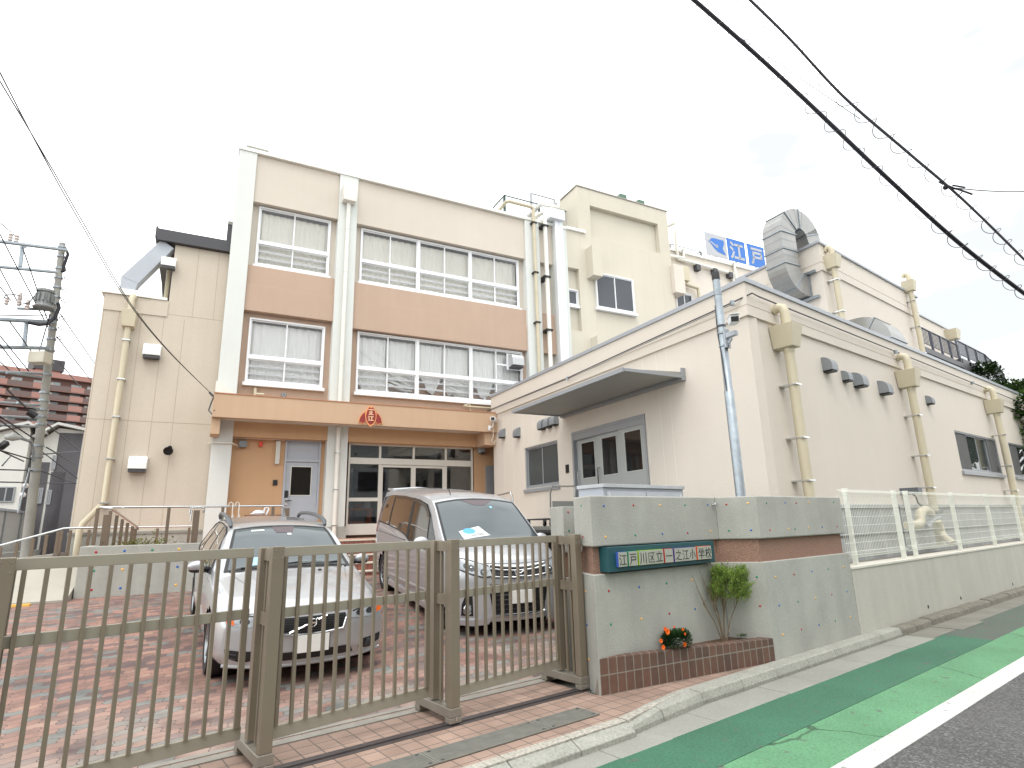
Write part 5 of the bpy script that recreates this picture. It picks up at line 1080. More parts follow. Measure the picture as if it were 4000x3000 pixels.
# smaller elbow duct on the street side
SD=thing('elbow_duct','small rounded sheet metal duct elbow emerging from the block above the annex coping','duct',GRF)
xd,zd=GRF.at(3430,1290,-.55); wd2=.95; hd2=.55; S2=Vector((1,0,0))
a_,ta_=arc(Vector((xd,-.28,zd-.38)),.42,math.pi*.5,math.pi,8,X_,Z_)
pth=[Vector((xd,0,zd+.04))]+a_+[a_[-1]+Vector((0,0,-1.1))]; tg=[Vector((0,-1,0))]+ta_+[Vector((0,0,-1))]
build(rect_sweep(pth,wd2,hd2,S2,tg),'duct_body',DUCT,SD,GRF)
for p,t in((pth[0]+Vector((0,-.03,0)),tg[0]),(a_[3],ta_[3]),(a_[-1],ta_[-1])): build(rect_sweep([p-t*.012,p+t*.012],wd2+.05,hd2+.05,S2,[t,t]),'flange',STEEL,SD,GRF)
# ================================================================== raised ground behind the sign wall, platform, cabinet, trolley
_t=[FS.Mi@P3_(2262,2050,t) for t in(7.9,9.2,11.2)]
_tp=[(max(_t[0].x,3.2),.74),(7.25,.18)][:0]+[(_t[0].x,_t[0].y),(_t[1].x,_t[1].y),(_t[2].x,_t[2].y),(7.25,6.0),(7.25,.18),(5.0,.2)]
structure(MB().prism([(x,y,-.1) for x,y in _tp],[(x,y,1.15) for x,y in _tp]),'terrace',CONCL,FS); structure(MB().box(7.26,45,-.42,2.2,-.1,.76),'gravel_strip',mat('grey gravel',rgb(120,116,108),.95,bump=.8,bs=40,var=.2,vs=6,fine=.3),FS)
PFM=thing('loading_platform','low dark sided loading platform along the annex wall, behind the minivan','platform',FN)
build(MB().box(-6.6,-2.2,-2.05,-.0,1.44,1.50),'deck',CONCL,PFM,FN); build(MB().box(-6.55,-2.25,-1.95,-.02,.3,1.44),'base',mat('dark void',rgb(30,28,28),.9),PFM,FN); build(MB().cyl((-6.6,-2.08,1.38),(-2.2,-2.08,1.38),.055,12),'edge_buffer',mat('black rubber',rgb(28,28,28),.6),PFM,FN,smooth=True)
CBN=thing('storage_cabinet','low grey steel cabinet with two sliding doors standing behind the sign wall','cabinet',FS)
ca,cz=FS.at(2355,1895,1.2); cb,_=FS.at(2665,1893,1.2)
build(MB().box(ca,cb,1.2,1.68,1.16,cz-.03),'carcass',LGREY,CBN,FS,bev=.004); build(MB().box(ca-.02,cb+.02,1.17,1.70,cz-.03,cz+.02),'top',mat('grey cabinet top',rgb(176,180,184),.45),CBN,FS,bev=.004)
for a,b in((ca+.06,(ca+cb)/2-.01),((ca+cb)/2+.01,cb-.06)):
    d_=build(MB().box(a,b,1.186,1.1995,1.2,cz-.08),'sliding_door',mat('cabinet door grey',rgb(178,184,190),.45),CBN,FS); 
for x in(ca+.08,cb-.10): build(MB().box(x,x+.04,1.178,1.1855,1.3,cz-.1),'handle',mat('cabinet handle',rgb(205,208,210),.4),CBN,FS)
TR=thing('platform_trolley','dark platform trolley with a folding tubular handle and grey panel on the loading platform','trolley',FN)
tq=lambda a,b,y:(lambda p:(p[0],y,p[1]))(FN.at(1800+a/2.37,1350+b/2.37,y))
d0=tq(640,1607,-1.5); d1=tq(895,1575,-1.5); zt_=1.66
build(MB().box(d0[0]+.1,d1[0]+.1,-1.75,-1.15,zt_-.03,zt_),'deck',DARK,TR,FN,bev=.005)
for x in(d0[0]+.2,d1[0]):
    for y in(-1.65,-1.25): build(MB().cyl((x,y-.018,1.555),(x,y+.018,1.555),.055,14),'wheel',BLACK,TR,FN,smooth=True); build(MB().box(x-.03,x+.03,y-.03,y+.03,1.56,zt_-.031),'castor_fork',STEEL,TR,FN)
h0=tq(830,1500,-1.15); h1=tq(838,1365,-1.15); h2=tq(850,1303,-1.15); h3=tq(1058,1303,-1.15); h4=tq(1052,1365,-1.15)
xh=h2[0]; yh0=-1.7; yh1=-1.05
h=[tq(833,1575,-1.6),tq(828,1370,-1.6),tq(848,1303,-1.6),tq(1058,1303,-1.1),tq(1055,1370,-1.1),tq(1048,1575,-1.1)]
build(MB().tube(h,.017,8),'handle',STAINLESS,TR,FN,smooth=True)
pa_=tq(848,1440,-1.6); pb_=tq(1048,1440,-1.1); build(MB().prism([(pa_[0],pa_[1]-.005,1.68),(pb_[0],pb_[1]-.005,1.68),(pb_[0],pb_[1]-.005,pb_[2]),(pa_[0],pa_[1]-.005,pa_[2])],[(pa_[0],pa_[1]+.01,1.68),(pb_[0],pb_[1]+.01,1.68),(pb_[0],pb_[1]+.01,pb_[2]),(pa_[0],pa_[1]+.01,pa_[2])]),'panel',mat('grey trolley panel',rgb(120,122,120),.6),TR,FN)
HR=thing('door_handrail','bent stainless handrail beside the annex wall, seen over the minivan roof','handrail',FN)
q=[FN.at(1400+a/2.37,1850+b/2.37,-.9) for a,b in((1280,205),(1410,172),(1427,215),(1428,300))]; build(MB().tube([(q[0][0]-.6,-.9,q[0][1]-.1),(q[0][0],-.9,q[0][1]),(q[1][0],-.9,q[1][1]),(q[2][0],-.9,q[2][1]-.02),(q[3][0],-.9,1.0)],.02,8),'rail',STAINLESS,HR,FN,smooth=True)
# ================================================================== steel pole with camera
pp=ray(2893,1930); pp=C0+pp*(8.0/pp.y); PX,PY=pp.x,pp.y; FPp=Fr(PX,PY,0,152)
zt_=FPp.at(2797,1063,0)[1]; POLE=thing('steel_pole','tall galvanised steel pole with a black cap in front of the annex corner','pole',FPp)
build(MB().tube([(0,0,1.1),(0,0,3.3),(0,0,3.31),(0,0,zt_-.12)],[.066,.064,.056,.052],18),'shaft',STEEL,POLE,FPp,smooth=True); build(MB().lathe([(.056,0),(.056,.11),(.05,.125),(.0,.125)],(0,0,zt_-.12),18),'cap',BLACK,POLE,FPp,smooth=True)
for z in(zt_-.36,zt_-.85): build(MB().lathe([(.058,0),(.058,.03)],(0,0,z),18),'band',STEEL if z>zt_-.5 else DARK,POLE,FPp,smooth=True)
build(MB().tube([(-.055,-.02,zt_-.5),(-.05,-.04,zt_-.9),(.0,-.065,zt_-1.3),(.02,-.062,zt_-1.8)],.007,6),'drop_cable',DARK,POLE,FPp,smooth=True)
q=[FPp.at(*p,.15) for p in((2820,1125),(2850,1162),(2876,1177),(2895,1172))]
CAM=thing('security_camera','white security camera on a grey bracket clamped to the steel pole','camera',FPp); zc=FPp.at(2875,1265,-.1)[1]
build(MB().box(.055,.085,-.05,.05,zc-.26,zc+.02),'back_plate',LGREY,CAM,FPp,bev=.004); build(MB().box(.085,.25,-.04,.03,zc-.12,zc-.05).tube([(.09,0,zc-.2),(.16,0,zc-.14)],.02,8),'arm',LGREY,CAM,FPp,bev=.006)
Mc=Matrix.Translation((.27,-.06,zc+.075))@Matrix.Rotation(R_(48),4,'Z')@Matrix.Rotation(R_(8),4,'X')
build(MB(Mc).box(-.06,.06,-.16,.14,-.045,.06),'housing',WHITE,CAM,FPp,bev=.01); build(MB(Mc).box(-.05,.05,-.165,-.16,-.04,.03),'lens_window',BLACK,CAM,FPp); build(MB(Mc).box(-.066,.066,-.19,.14,.061,.072),'sun_shield',WHITE,CAM,FPp)
for z in(zc-.03,zc-.22): build(MB().lathe([(.066,0),(.066,.025)],(0,0,z),16),'clamp',STEEL,CAM,FPp,smooth=True)
build(MB().tube([(.07,-.05,zc-.26),(.1,-.06,zc-.32),(.13,-.05,zc-.24)],.008,6),'cable_loop',BLACK,CAM,FPp,smooth=True)
CAM2=thing('canopy_camera','small white security camera on the right end of the entrance canopy','camera',FA)
x,z=FA.at(1200+2010/2.765,1500+385/2.765,-1.2); Mc=Matrix.Translation((x,-1.22,z))@Matrix.Rotation(R_(-35),4,'Z')
build(MB(Mc).box(-.075,.075,-.16,.16,-.06,.06),'housing',WHITE,CAM2,FA,bev=.012); build(MB(Mc).box(-.055,.055,-.165,-.16,-.045,.045),'lens_window',BLACK,CAM2,FA); build(MB().tube([(x,-1.2,z-.07),(x,-1.18,z-.2),(x-.06,-1.07,z-.24)],.02,8),'arm',WHITE,CAM2,FA,smooth=True); build(MB().box(x-.11,x-.03,-1.085,-1.052,z-.32,z-.16),'base',WHITE,CAM2,FA,bev=.01)
build(MB().tube([(x+.02,-1.15,z-.25),(x+.03,-1.12,z-.5),(x-.03,-1.1,z-.62),(x+.06,-1.1,z-.72),(x+.12,-1.08,z-.6)],.01,6),'cable_loop',PIPEW,CAM2,FA,smooth=True)
# ================================================================== street retaining wall with mesh fence
RT=thing('retaining_wall','low rendered beige grey wall along the kerb under the white mesh fence','wall',FS)
build(MB().box(7.305,45,-.66,-.42,-.14,.835),'wall',mat('rendered grey wall',rgb(184,182,172),.9,bump=.3,bs=70,var=.05,vs=1.0,stain=.08,fine=.08),RT,FS,bev=.004); build(MB().box(7.30,45,-.672,-.41,.836,.872),'top_mortar',mat('pale mortar cap',rgb(206,202,192),.9,bump=.3,bs=50,var=.06,vs=3),RT,FS,bev=.006)
for px,py in((3625.8,2370),(3753,2336),(3955.5,2282)):
    x,z=FS.at(px,py,-.66); build(MB().lathe([(.0,0),(.028,0),(.028,.003),(.02,.003)],(0,0,0),12,Matrix.Translation((x,-.6605,z))@Matrix.Rotation(R_(90),4,'X')),'weep_hole',BLACK,RT,FS)
WF=mat('white mesh coating',rgb(224,226,216),.5,var=.03)
MF=thing('mesh_fence','white welded mesh fence on posts along the top of the retaining wall','fence',FS)
px_=[7.74,9.51,10.02,12.25,14.45,16.6,18.8,21,23.2,25.4,27.6,29.8,32,34.2]
for x in px_: build(MB().box(x-.028,x+.028,-.575,-.515,.87,1.93).box(x-.032,x+.032,-.58,-.51,1.93,1.945),'post',WF,MF,FS,bev=.004)
segs=[(7.36,9.46)]+[(a+.0,b) for a,b in zip(px_[2:-1],px_[3:])]+[(9.56,9.98)]
for a,b in segs:
    m=MB(); n=int((b-a)/.055)
    for i in range(n+1):
        x=a+(b-a)*i/n; pts=[(x,-.60,1.925),(x,-.66,1.885),(x,-.60,1.845),(x,-.60,1.06),(x,-.66,1.02),(x,-.60,.98)]
        m.tube(pts,.0032,4)
    for z,y in((1.925,-.60),(1.885,-.66),(1.845,-.6),(1.67,-.6),(1.54,-.6),(1.42,-.6),(1.30,-.6),(1.18,-.6),(1.06,-.6),(1.02,-.66),(.98,-.6)): m.tube([(a,y,z),(b,y,z)],.0042,4)
    build(m,'mesh_panel',WF,MF,FS,fix=False)
# water meter pipes in the gap behind the fence
PU=thing('pipe_assembly','cream lagged water pipes and grey valve box in the gap behind the mesh fence','pipes',FB)
kx=lambda a,b,y=-.45:(lambda p:(p[0],y,p[1]))(FB.at(3300+a/3.16,1900+b/3.16,y))
build(MB().tube([kx(780,480),kx(900,475),kx(935,440),kx(928,340),kx(960,300),kx(1000,290),kx(1060,330)],.085,12),'lagged_pipe',PIPE,PU,FB,smooth=True)
q=[kx(1150,430,-.3),kx(1190,560,-.3),kx(1220,620,-.35),kx(1330,700,-.5)]; build(MB().tube(q,.075,12),'bent_pipe',PIPE,PU,FB,smooth=True)
build(MB().tube([kx(1010,500),kx(1080,410),kx(1160,380)],.05,8),'grey_pipe',GREYAL,PU,FB,smooth=True); build(MB().tube([kx(1070,300),kx(1130,330),kx(1190,310)],.04,8),'valve',DARK,PU,FB,smooth=True)
q=kx(905,55,-.3); build(MB().box(q[0]-.11,q[0]+.11,-.34,-.0,q[2]-.07,q[2]+.07),'valve_box',mat('slate box',rgb(96,100,106),.5),PU,FB,bev=.005); q1=kx(880,130,-.2); q2=kx(900,200,-.2); q3=kx(960,250,-.3); build(MB().tube([(q[0],-.2,q[2]-.07),q1,q2,q3],.018,6),'hose',BLACK,PU,FB,smooth=True)
# ================================================================== steps, landing, ramp, low pebble wall, handrails (frame FA)
ST=thing('entrance_steps','red brick entrance steps with pale nosings behind the cars','steps',FA)
STB=brickmat(bpy.data.materials.new('step brick'),rgb(140,84,70),rgb(120,72,62),rgb(70,60,56),.11,.16,.006)
for i in range(5):
    y=-3.72+.30*i; z=.5+.16*(i+1)
    build(MB().box(-2.75,4.1,y+.01,-2.2,z-.175 if i else .3,z-.028),'riser',STB,ST,FA); build(MB().box(-2.76,4.1,y-.004,y+.31 if i<4 else -2.2,z-.0275,z),'nosing',mat('pale step nosing',rgb(196,186,172),.8,var=.12,vs=6),ST,FA)
structure(MB().box(-5.28,6.2,-2.195,-.0005,.2,1.30).box(-5.28,-2.78,-2.75,-2.196,.2,1.30),'landing',mat('landing tiles',rgb(170,128,110),.85,var=.12,vs=4),FA)
structure(MB().prism([(-9.5,-4.5,.3),(-5.47,-4.35,.3),(-5.47,-2.5,.3),(-9.5,-2.5,.3)],[(-9.5,-4.5,.52),(-5.47,-4.35,.52),(-5.47,-2.5,.98),(-9.5,-2.5,.98)]),'ramp',mat('pale concrete ramp',rgb(160,155,144),.9,var=.06,vs=2),FA)
structure(MB().box(-12,-5.9,-4.62,-4.5,.3,.515).box(-12,-6.3,-5.25,-4.7,.3,.511),'yellow_guide_strip',mat('yellow paint',rgb(222,176,84),.8,var=.1,vs=5),FA)
LW=thing('low_pebble_wall','low grey concrete planter wall with coloured pebbles behind the station wagon','wall',FA)
build(MB().box(-5.45,-2.8,-3.86,-3.70,.3,1.36),'front_wall',CONC,LW,FA,bev=.012); build(MB().box(-5.45,-5.30,-3.695,-2.78,.3,1.36),'end_wall',CONC,LW,FA,bev=.01); build(MB().box(-5.29,-2.8,-3.695,-2.76,.3,1.28),'soil',mat('brown soil',rgb(86,66,50)),LW,FA)
for ch,px,py in cx([('r',1037,157),('b',1345,143),('g',1645,133),('y',1935,124),('g',1013,358),('y',1323,344),('r',1625,328),('b',1917,314),('r',987,565),('b',1299,545),('g',1606,527),('y',1899,510)],0,2100,2.765):
    x,z=FA.at(px,py,-3.86); build(MB().lathe([(.0001,.008),(.014,.007),(.022,.003),(.024,-.004)],(0,0,0),10,Matrix.Translation((x,-3.86,z))@Matrix.Rotation(R_(90),4,'X')),'glass_pebble',DOTC[ch],LW,FA,smooth=True)
GP=thing('planter_bush','low green and reddish leafy plant on the pebble wall','plant',FA); lf=MB(); random.seed(11); xg,zg=FA.at(565,2110,-3.4)
for i in range(900):
    p=Vector((xg+random.gauss(0,.24),-3.35+random.gauss(0,.13),1.30+abs(random.gauss(0,.09)))); leaf(lf,p,rdir(.4),random.uniform(.03,.06),.025)
build(lf,'foliage',leafmat('mixed leaf',rgb(62,92,38),rgb(130,120,60),.2,9),GP,FA,fix=False)
# stainless topped handrails on brown posts
HRX=thing('ramp_handrail','brown post handrail with a steel top rail along the upper landing','handrail',FA)
yh=-2.62; xa,za=FA.at(389,1984,yh); xb_,zb_=FA.at(1103,1975,yh); z0h=2.09
build(MB().tube([(xa,yh,z0h),(xb_,yh,z0h),(xb_+.05,yh,z0h-.04),(xb_+.06,yh,z0h-.16)],.024,8),'top_rail',STAINLESS,HRX,FA,smooth=True)
for px in(376,655,866,1063): x,_=FA.at(px,2040,yh); build(MB().box(x-.03,x+.03,yh-.03,yh+.03,1.25,z0h-.02),'post',BROWNM,HRX,FA,bev=.004)
x,_=FA.at(1118,2050,yh); build(MB().box(x-.03,x+.05,yh-.05,yh+.03,1.25,z0h-.05),'post',BROWNM,HRX,FA,bev=.004)
H2=thing('stair_handrail','sloping handrail on short brown posts descending beside the planter','handrail',FA)
x1,z1=FA.at(434,1985,-3.3); x2,z2=FA.at(536,2058,-2.0)
pa=Vector((x1,-3.3,z1)); pb=Vector((x2,-1.6,FA.at(536,2058,-1.6)[1])); pb.x=FA.at(536,2058,-1.6)[0]
build(MB().tube([pa+Vector((-.12,-.02,0)),pa,pb,pb+Vector((.02,.02,-.06))],.022,8),'top_rail',STAINLESS,H2,FA,smooth=True)
for t in(.0,.22,.42,.62,.82,.95): c=pa.lerp(pb,t); build(MB().box(c.x-.028,c.x+.028,c.y-.028,c.y+.028,1.1,c.z-.05),'post',BROWNM,H2,FA,bev=.004)
x,_=FA.at(415,2050,-3.3); build(MB().box(x-.06,x+.05,-3.33,-3.2,1.0,z1-.12),'post',BROWNM,H2,FA,bev=.004)
H3=thing('lower_ramp_handrail','handrail rising along the lower ramp at the far left','handrail',FA)
yl=-1.0; q=[(FA.at(a,b,yl)) for a,b in((-60,2147),(0,2131),(250,2064),(300,2062),(764,2055))]
build(MB().tube([(x,yl,z) for x,z in q],.022,8),'top_rail',STAINLESS,H3,FA,smooth=True)
for px in(10,72,132,182,225,238,272,345,612,736): x,z=FA.at(px,2100,yl); zt__=max(min((q[1][1]+(q[2][1]-q[1][1])*(x-q[1][0])/(q[2][0]-q[1][0])),q[2][1]),.9); build(MB().box(x-.028,x+.028,yl-.028,yl+.028,.75 if x<-6 else 1.2,zt__-.04),'post',BROWNM,H3,FA,bev=.004)
structure(MB().prism([(-12,-1.6,.2),(-6.2,-1.6,.2),(-6.2,-.2,.2),(-12,-.2,.2)],[(-12,-1.6,.62),(-6.2,-1.6,1.2),(-6.2,-.2,1.2),(-12,-.2,.62)]),'upper_ramp',mat('grey ramp',rgb(150,146,138),.9,var=.1),FA)
EB=thing('end_bollard','short brown post with stainless loops at the end of the landing','post',FA); x,z=FA.at(770,2050,-2.65)
build(MB().box(x-.09,x+.03,-2.72,-2.6,1.2,z+.30),'post',BROWNM,EB,FA,bev=.006); build(MB().tube([(x-.16,-2.7,z+.22),(x-.16,-2.7,z+.34),(x+.0,-2.7,z+.36),(x+.10,-2.7,z+.34),(x+.10,-2.7,z+.24)],.018,8).tube([(x-.12,-2.72,z+.3),(x-.13,-2.73,z+.08)],.015,8),'loop_rail',STAINLESS,EB,FA,smooth=True)
# umbrellas and a bag hanging on the landing rail
uc=0
for px,lab in((900,'clear umbrella with a white hook handle hung on the landing rail at the left'),(925,'clear folded umbrella hung on the landing rail, nearest the door side'),):
    x,z=FA.at(px,1985,-2.66); U=thing('umbrella',lab,'umbrella',FA)
    build(MB().tube([(x-.04,-2.67,z+.05),(x-.03,-2.67,z+.1),(x+.0,-2.67,z+.13),(x+.04,-2.67,z+.1),(x+.045,-2.67,z-.1),(x+.1,-2.67,z-.75)],.011,8),'handle',mat('umbrella handle',rgb(214,208,196),.4),U,FA,smooth=True)
    build(MB().tube([(x+.05,-2.67,z-.14),(x+.075,-2.67,z-.35),(x+.1,-2.67,z-.7)],[.02,.06,.012],9),'canopy',mat('clear plastic film',rgb(188,184,176),.3,var=.2,vs=20),U,FA,smooth=True)
for px,py,nm,lab,m_ in((1010,2000,'white_sun_hat','white rounded hat on the low shelf by the side door','W'),(1035,1995,'white_shoe','white looped sandal by the side door','W')):
    x,z=FA.at(px,py,-.4)
    if 'hat' in nm: tag(build(MB().ball((x,-.4,z-.03),.12,12,1.3,1,.7).ball((x-.13,-.4,z-.05),.07,8,1,1,.4),nm,WHITE,None,FA,smooth=True),lab,'hat')
    else: tag(build(MB().tube([(x-.06,-.4,z-.16),(x,-.4,z+.06),(x+.06,-.4,z+.09),(x+.09,-.4,z+.04),(x+.02,-.4,z-.16)],.025,8),nm,WHITE,None,FA,smooth=True),lab,'sandal')
tag(build(MB().box(-2.6,-1.75,-.6,-.2,1.305,1.95),'shoe_shelf',mat('dark wood shelf',rgb(120,84,60),.7,var=.2,vs=6),None,FA),'low brown shelf against the wall left of the side door','shelf')
# ================================================================== background at the left
# corrugated site fence running away along the boundary
p=ray(139,2010); p=C0+p*(28/ p.y); FC=Fr(p.x,p.y,0,-28)
MFN=thing('metal_fence','pale grey ribbed metal fence running back along the site boundary at the left','fence',FC); zfc=p.z
xx0,_=FC.at(-40,2000,0); xx1=14; rib=MB(); pts=[]; x=xx0-3
while x<xx1:
    pts+=[(x,0),(x+.06,0),(x+.075,.03),(x+.135,.03)]; x+=.15
build(MB().grid([[(a,b,.2) for a,b in pts],[(a,b,zfc) for a,b in pts]]),'ribbed_sheet',mat('pale fence paint',rgb(178,176,170),.6,var=.06,vs=1),MFN,FC,fix=False)
build(MB().box(xx0-3,xx1,-.05,.08,zfc,zfc+.09),'top_rail',GREYAL,MFN,FC)
for i in range(12): x=xx0-3+i*2.5; build(MB().box(x-.04,x+.04,-.06,.0,.2,zfc+.02),'post',GREYAL,MFN,FC)
structure(MB().box(xx0-3,xx1,-.7,-.1,.1,1.0),'boundary_kerb',CONCL,FC)
# distant brick red apartment block
p=ray(177,1463); az=41; p=C0+p*(170/math.hypot(p.x,p.y)); AP=Fr(p.x,p.y,0,az); H_=p.z
AB=thing('apartment_block','distant reddish brown apartment block with rows of pink balconies and a dark roof tank','building',AP)
BRN=mat('brown tile wall',rgb(118,88,80),.8,var=.08,vs=.1); PNK=mat('pink balcony tile',rgb(152,112,103),.8,var=.05,vs=.2); 
def B(mb,nm,m,**k): return build(mb,nm,m,AB,AP,**k)
xL,_=AP.at(-60,1463,0); xR,_=AP.at(420,1500,0); st=(AP.at(253,1380+355/2.369,0)[1]-AP.at(250,1380+710/2.369,0)[1])/4.0
B(MB().box(xL-20,xR+8,1.6,14,0,H_-.4),'wall',BRN); B(MB().box(xL-20,xR+8,-.3,14,H_-.5,H_+.7),'parapet',PNK)
P0,_=AP.at(0+155/2.369,1480,0); P1,_=AP.at(655/2.369,1520,0); per=(P1-P0+ (AP.at(655/2.369,1500,0)[0]-AP.at(555/2.369,1500,0)[0])*0)*.77
DKR=mat('dark balcony rail',rgb(98,80,76),.6,var=.1); WGL=mat('pale curtained window',rgb(150,158,160),.25,var=.4,vs=.35)
pinkL,_=AP.at(655/2.369,1520,0); pinkR,_=AP.at(775/2.369,1530,0); pw=pinkR-pinkL; per=pw*2.75
zf0=AP.at(700/2.369,1380+365/2.369,0)[1]
nfl=9
for k in range(nfl):
    z=zf0-st*k
    B(MB().box(xL-20,xR+8,-.35,1.6,z-.25,z+.0),'balcony_slab',BRN)
    for j in range(-4,2):
        a=pinkL+per*j
        B(MB().box(a,a+pw,-.32,-.15,z+.0,z+1.25),'balcony_front',PNK)
        if k<7: 
            B(MB().box(a+pw,a+per,-.28,-.22,z+.05,z+1.15),'balcony_rail',DKR); B(MB().box(a+pw+pw*.35,a+pw+pw*1.05,1.45,1.6,z+.1,z+2.2),'window',WGL); B(MB().box(a+pw*.1,a+pw*.9,1.45,1.6,z+.1,z+2.1),'window',WGL)
            B(MB().box(a+pw*1.25,a+pw*1.45,.2,1.6,z,z+1.6),'partition',mat('pale partition',rgb(170,160,150),.8))
ta,tzb=AP.at(136,1465,2); tb,_=AP.at(232,1475,2); _,tzt=AP.at(140,1395,2); _,tzm=AP.at(160,1442,2)
B(MB().box(ta,tb,2,9,H_,tzm),'penthouse',PNK); B(MB().box(ta-.5,tb+.6,1.6,9.3,tzm,tzt),'roof_tank_screen',mat('charcoal louvre',rgb(62,60,62),.7,var=.1,vs=1))
# white and grey gabled house
p=ray(90,1900); p=C0+p*(34/math.hypot(p.x,p.y)); HW=Fr(p.x,p.y,0,62)
WH=thing('white_house','white sided house with dark grey strips and two gable roofs behind the utility pole','house',HW)
SID=mat('white siding',rgb(216,216,210),.8,var=.04,vs=1,stain=.04); DSD=mat('charcoal siding',rgb(92,90,94),.8,var=.06,vs=2)
def Wp(mb,nm,m,**k): return build(mb,nm,m,WH,HW,**k)
c7=lambda a,b,y=0:HW.at(a/2.369,1380+b/2.369,y)
xa,_=c7(205,1200); g1=c7(275,650); e1=c7(355,715); gx,gz=g1; ez=e1[1]
Wp(MB().xz([(gx-9,0),(xa+.0,0),(xa,ez-.1),(gx,gz-.1),(gx-9,gz-3.2)],0,8),'front_wall',SID)
Wp(MB().box(xa+.01,xa+1.5,.9,8,0,c7(250,985,.9)[1]),'recess_wall',DSD); Wp(MB().box(xa+.01,xa+1.5,.9,8,c7(250,985,.9)[1],ez-.1),'upper_wall',SID)
x1,_=c7(440,1000,.5); x2,_=c7(520,700,.5); x3,z3=c7(600,720,.5); g2=c7(520,660,.5)
Wp(MB().xz([(x1-.9,0),(x1+.1,0),(x1+.1,c7(440,1010,.5)[1]),(x1-.9,c7(380,1005,.5)[1])],.45,8),'side_wall',DSD)
xm,_=c7(515,900,.5)
Wp(MB().xz([(x1+.1,0),(xm+1.15,0),(xm+1.15,z3),(xm,g2[1]-.15),(x1-.6,g2[1]-1.0),(x1-.6,c7(380,1005,.5)[1]),(x1+.1,c7(440,1010,.5)[1])],.5,8),'gable_wall',SID)
a,_=c7(515,800,.5); b_,_=c7(578,800,.5); Wp(MB().box(xm+.05,xm+.95,.47,.499,0,c7(540,735,.5)[1]),'grey_strip',DSD)
Wp(MB().box(x1+.2,x1+.75,.47,.499,0,c7(480,1100,.5)[1]),'grey_strip',DSD)
rf=MB()
def slope(pa_,pb_,y0,y1,t=.12): rf.prism([(pa_[0],y0,pa_[1]),(pb_[0],y0,pb_[1]),(pb_[0],y1,pb_[1]),(pa_[0],y1,pa_[1])],[(pa_[0],y0,pa_[1]+t),(pb_[0],y0,pb_[1]+t),(pb_[0],y1,pb_[1]+t),(pa_[0],y1,pa_[1]+t)])
slope((gx-9,gz-3.2),(gx,gz-.05),-.3,8.3); slope((gx,gz-.05),(e1[0]+.3,ez-.15),-.3,8.3)
slope((x1-1.0,g2[1]-1.0),(xm,g2[1]-.05),.1,8.3); slope((xm,g2[1]-.05),(xm+1.35,z3-.05),.1,8.3)
Wp(rf,'roof',mat('pale roof edge board',rgb(200,200,196),.8,var=.05))
def hwin(a,b,c,d,y): 
    q=HW.rc([(a/2.369,1380+b/2.369),(c/2.369,1380+b/2.369),(a/2.369,1380+d/2.369),(c/2.369,1380+d/2.369)],y); f=MB(); rect_frame(f,q[0],q[1],q[2],q[3],y-.06,y-.001,.05); f.box((q[0]+q[1])/2-.025,(q[0]+q[1])/2+.025,y-.05,y-.001,q[2],q[3]); o=Wp(f,'window',GREYAL); build(MB().box(q[0]+.03,q[1]-.03,y-.03,y-.002,q[2]+.03,q[3]-.03),'pane',mat('dark house glass',rgb(38,40,48),.1,var=.2),o,HW)
hwin(-30,1235,135,1378,0); hwin(350,1245,395,1390,.45); hwin(430,1265,475,1400,.5); hwin(480,945,520,1075,.47); hwin(245,885,285,985,.9)
# grey house with a tiled roof and a beige house further back
p=ray(270,1900); p=C0+p*(42/math.hypot(p.x,p.y)); HG=Fr(p.x,p.y,0,62); q=HG.rc([(228,1828),(320,1832),(228,2050),(320,2050)],0)
GH=thing('grey_house','plain grey house with a blue grey tiled roof between the white house and the school','house',HG)
build(MB().box(q[0]-1,q[1]+5,0,7,0,q[3]),'wall',mat('warm grey wall',rgb(160,154,148),.85,var=.04,stain=.05),GH,HG); zt2_=HG.at(250,1778,1.5)[1]
TL=bpy.data.materials.new('grey roof tile'); TL.use_nodes=True; brickmat(TL,rgb(150,156,164),rgb(120,126,136),rgb(70,74,80),.28,.2,.02,.5)
build(MB().prism([(q[0]-1.2,-.5,q[3]-.05),(q[1]+5,-.5,q[3]-.05),(q[1]+5,3.2,zt2_+.2),(q[0]-1.2,3.2,zt2_+.2)],[(q[0]-1.2,-.5,q[3]+.08),(q[1]+5,-.5,q[3]+.08),(q[1]+5,3.2,zt2_+.35),(q[0]-1.2,3.2,zt2_+.35)]),'roof',TL,GH,HG)
p=ray(290,1750); p=C0+p*(60/math.hypot(p.x,p.y)); HB=Fr(p.x,p.y,0,62); q=HB.rc([(245,1718),(325,1722),(245,1800),(325,1800)],0)
BH=thing('beige_house','orange beige flat roofed house glimpsed under the apartment block','house',HB); build(MB().box(q[0]-3,q[1]+4,0,6,0,q[3]-.3),'wall',mat('orange beige wall',rgb(190,158,128),.85,var=.05),BH,HB); build(MB().box(q[0]-3.3,q[1]+4,-.3,6,q[3]-.3,q[3]),'roof_edge',mat('pale roof edge',rgb(210,196,176),.8),BH,HB)
for i in range(2): build(MB().box(q[0]+.6+i*1.4,q[0]+1.6+i*1.4,-.05,.0,q[3]-2.0,q[3]-.9),'window',mat('pale curtained window',rgb(120,130,132)),BH,HB)
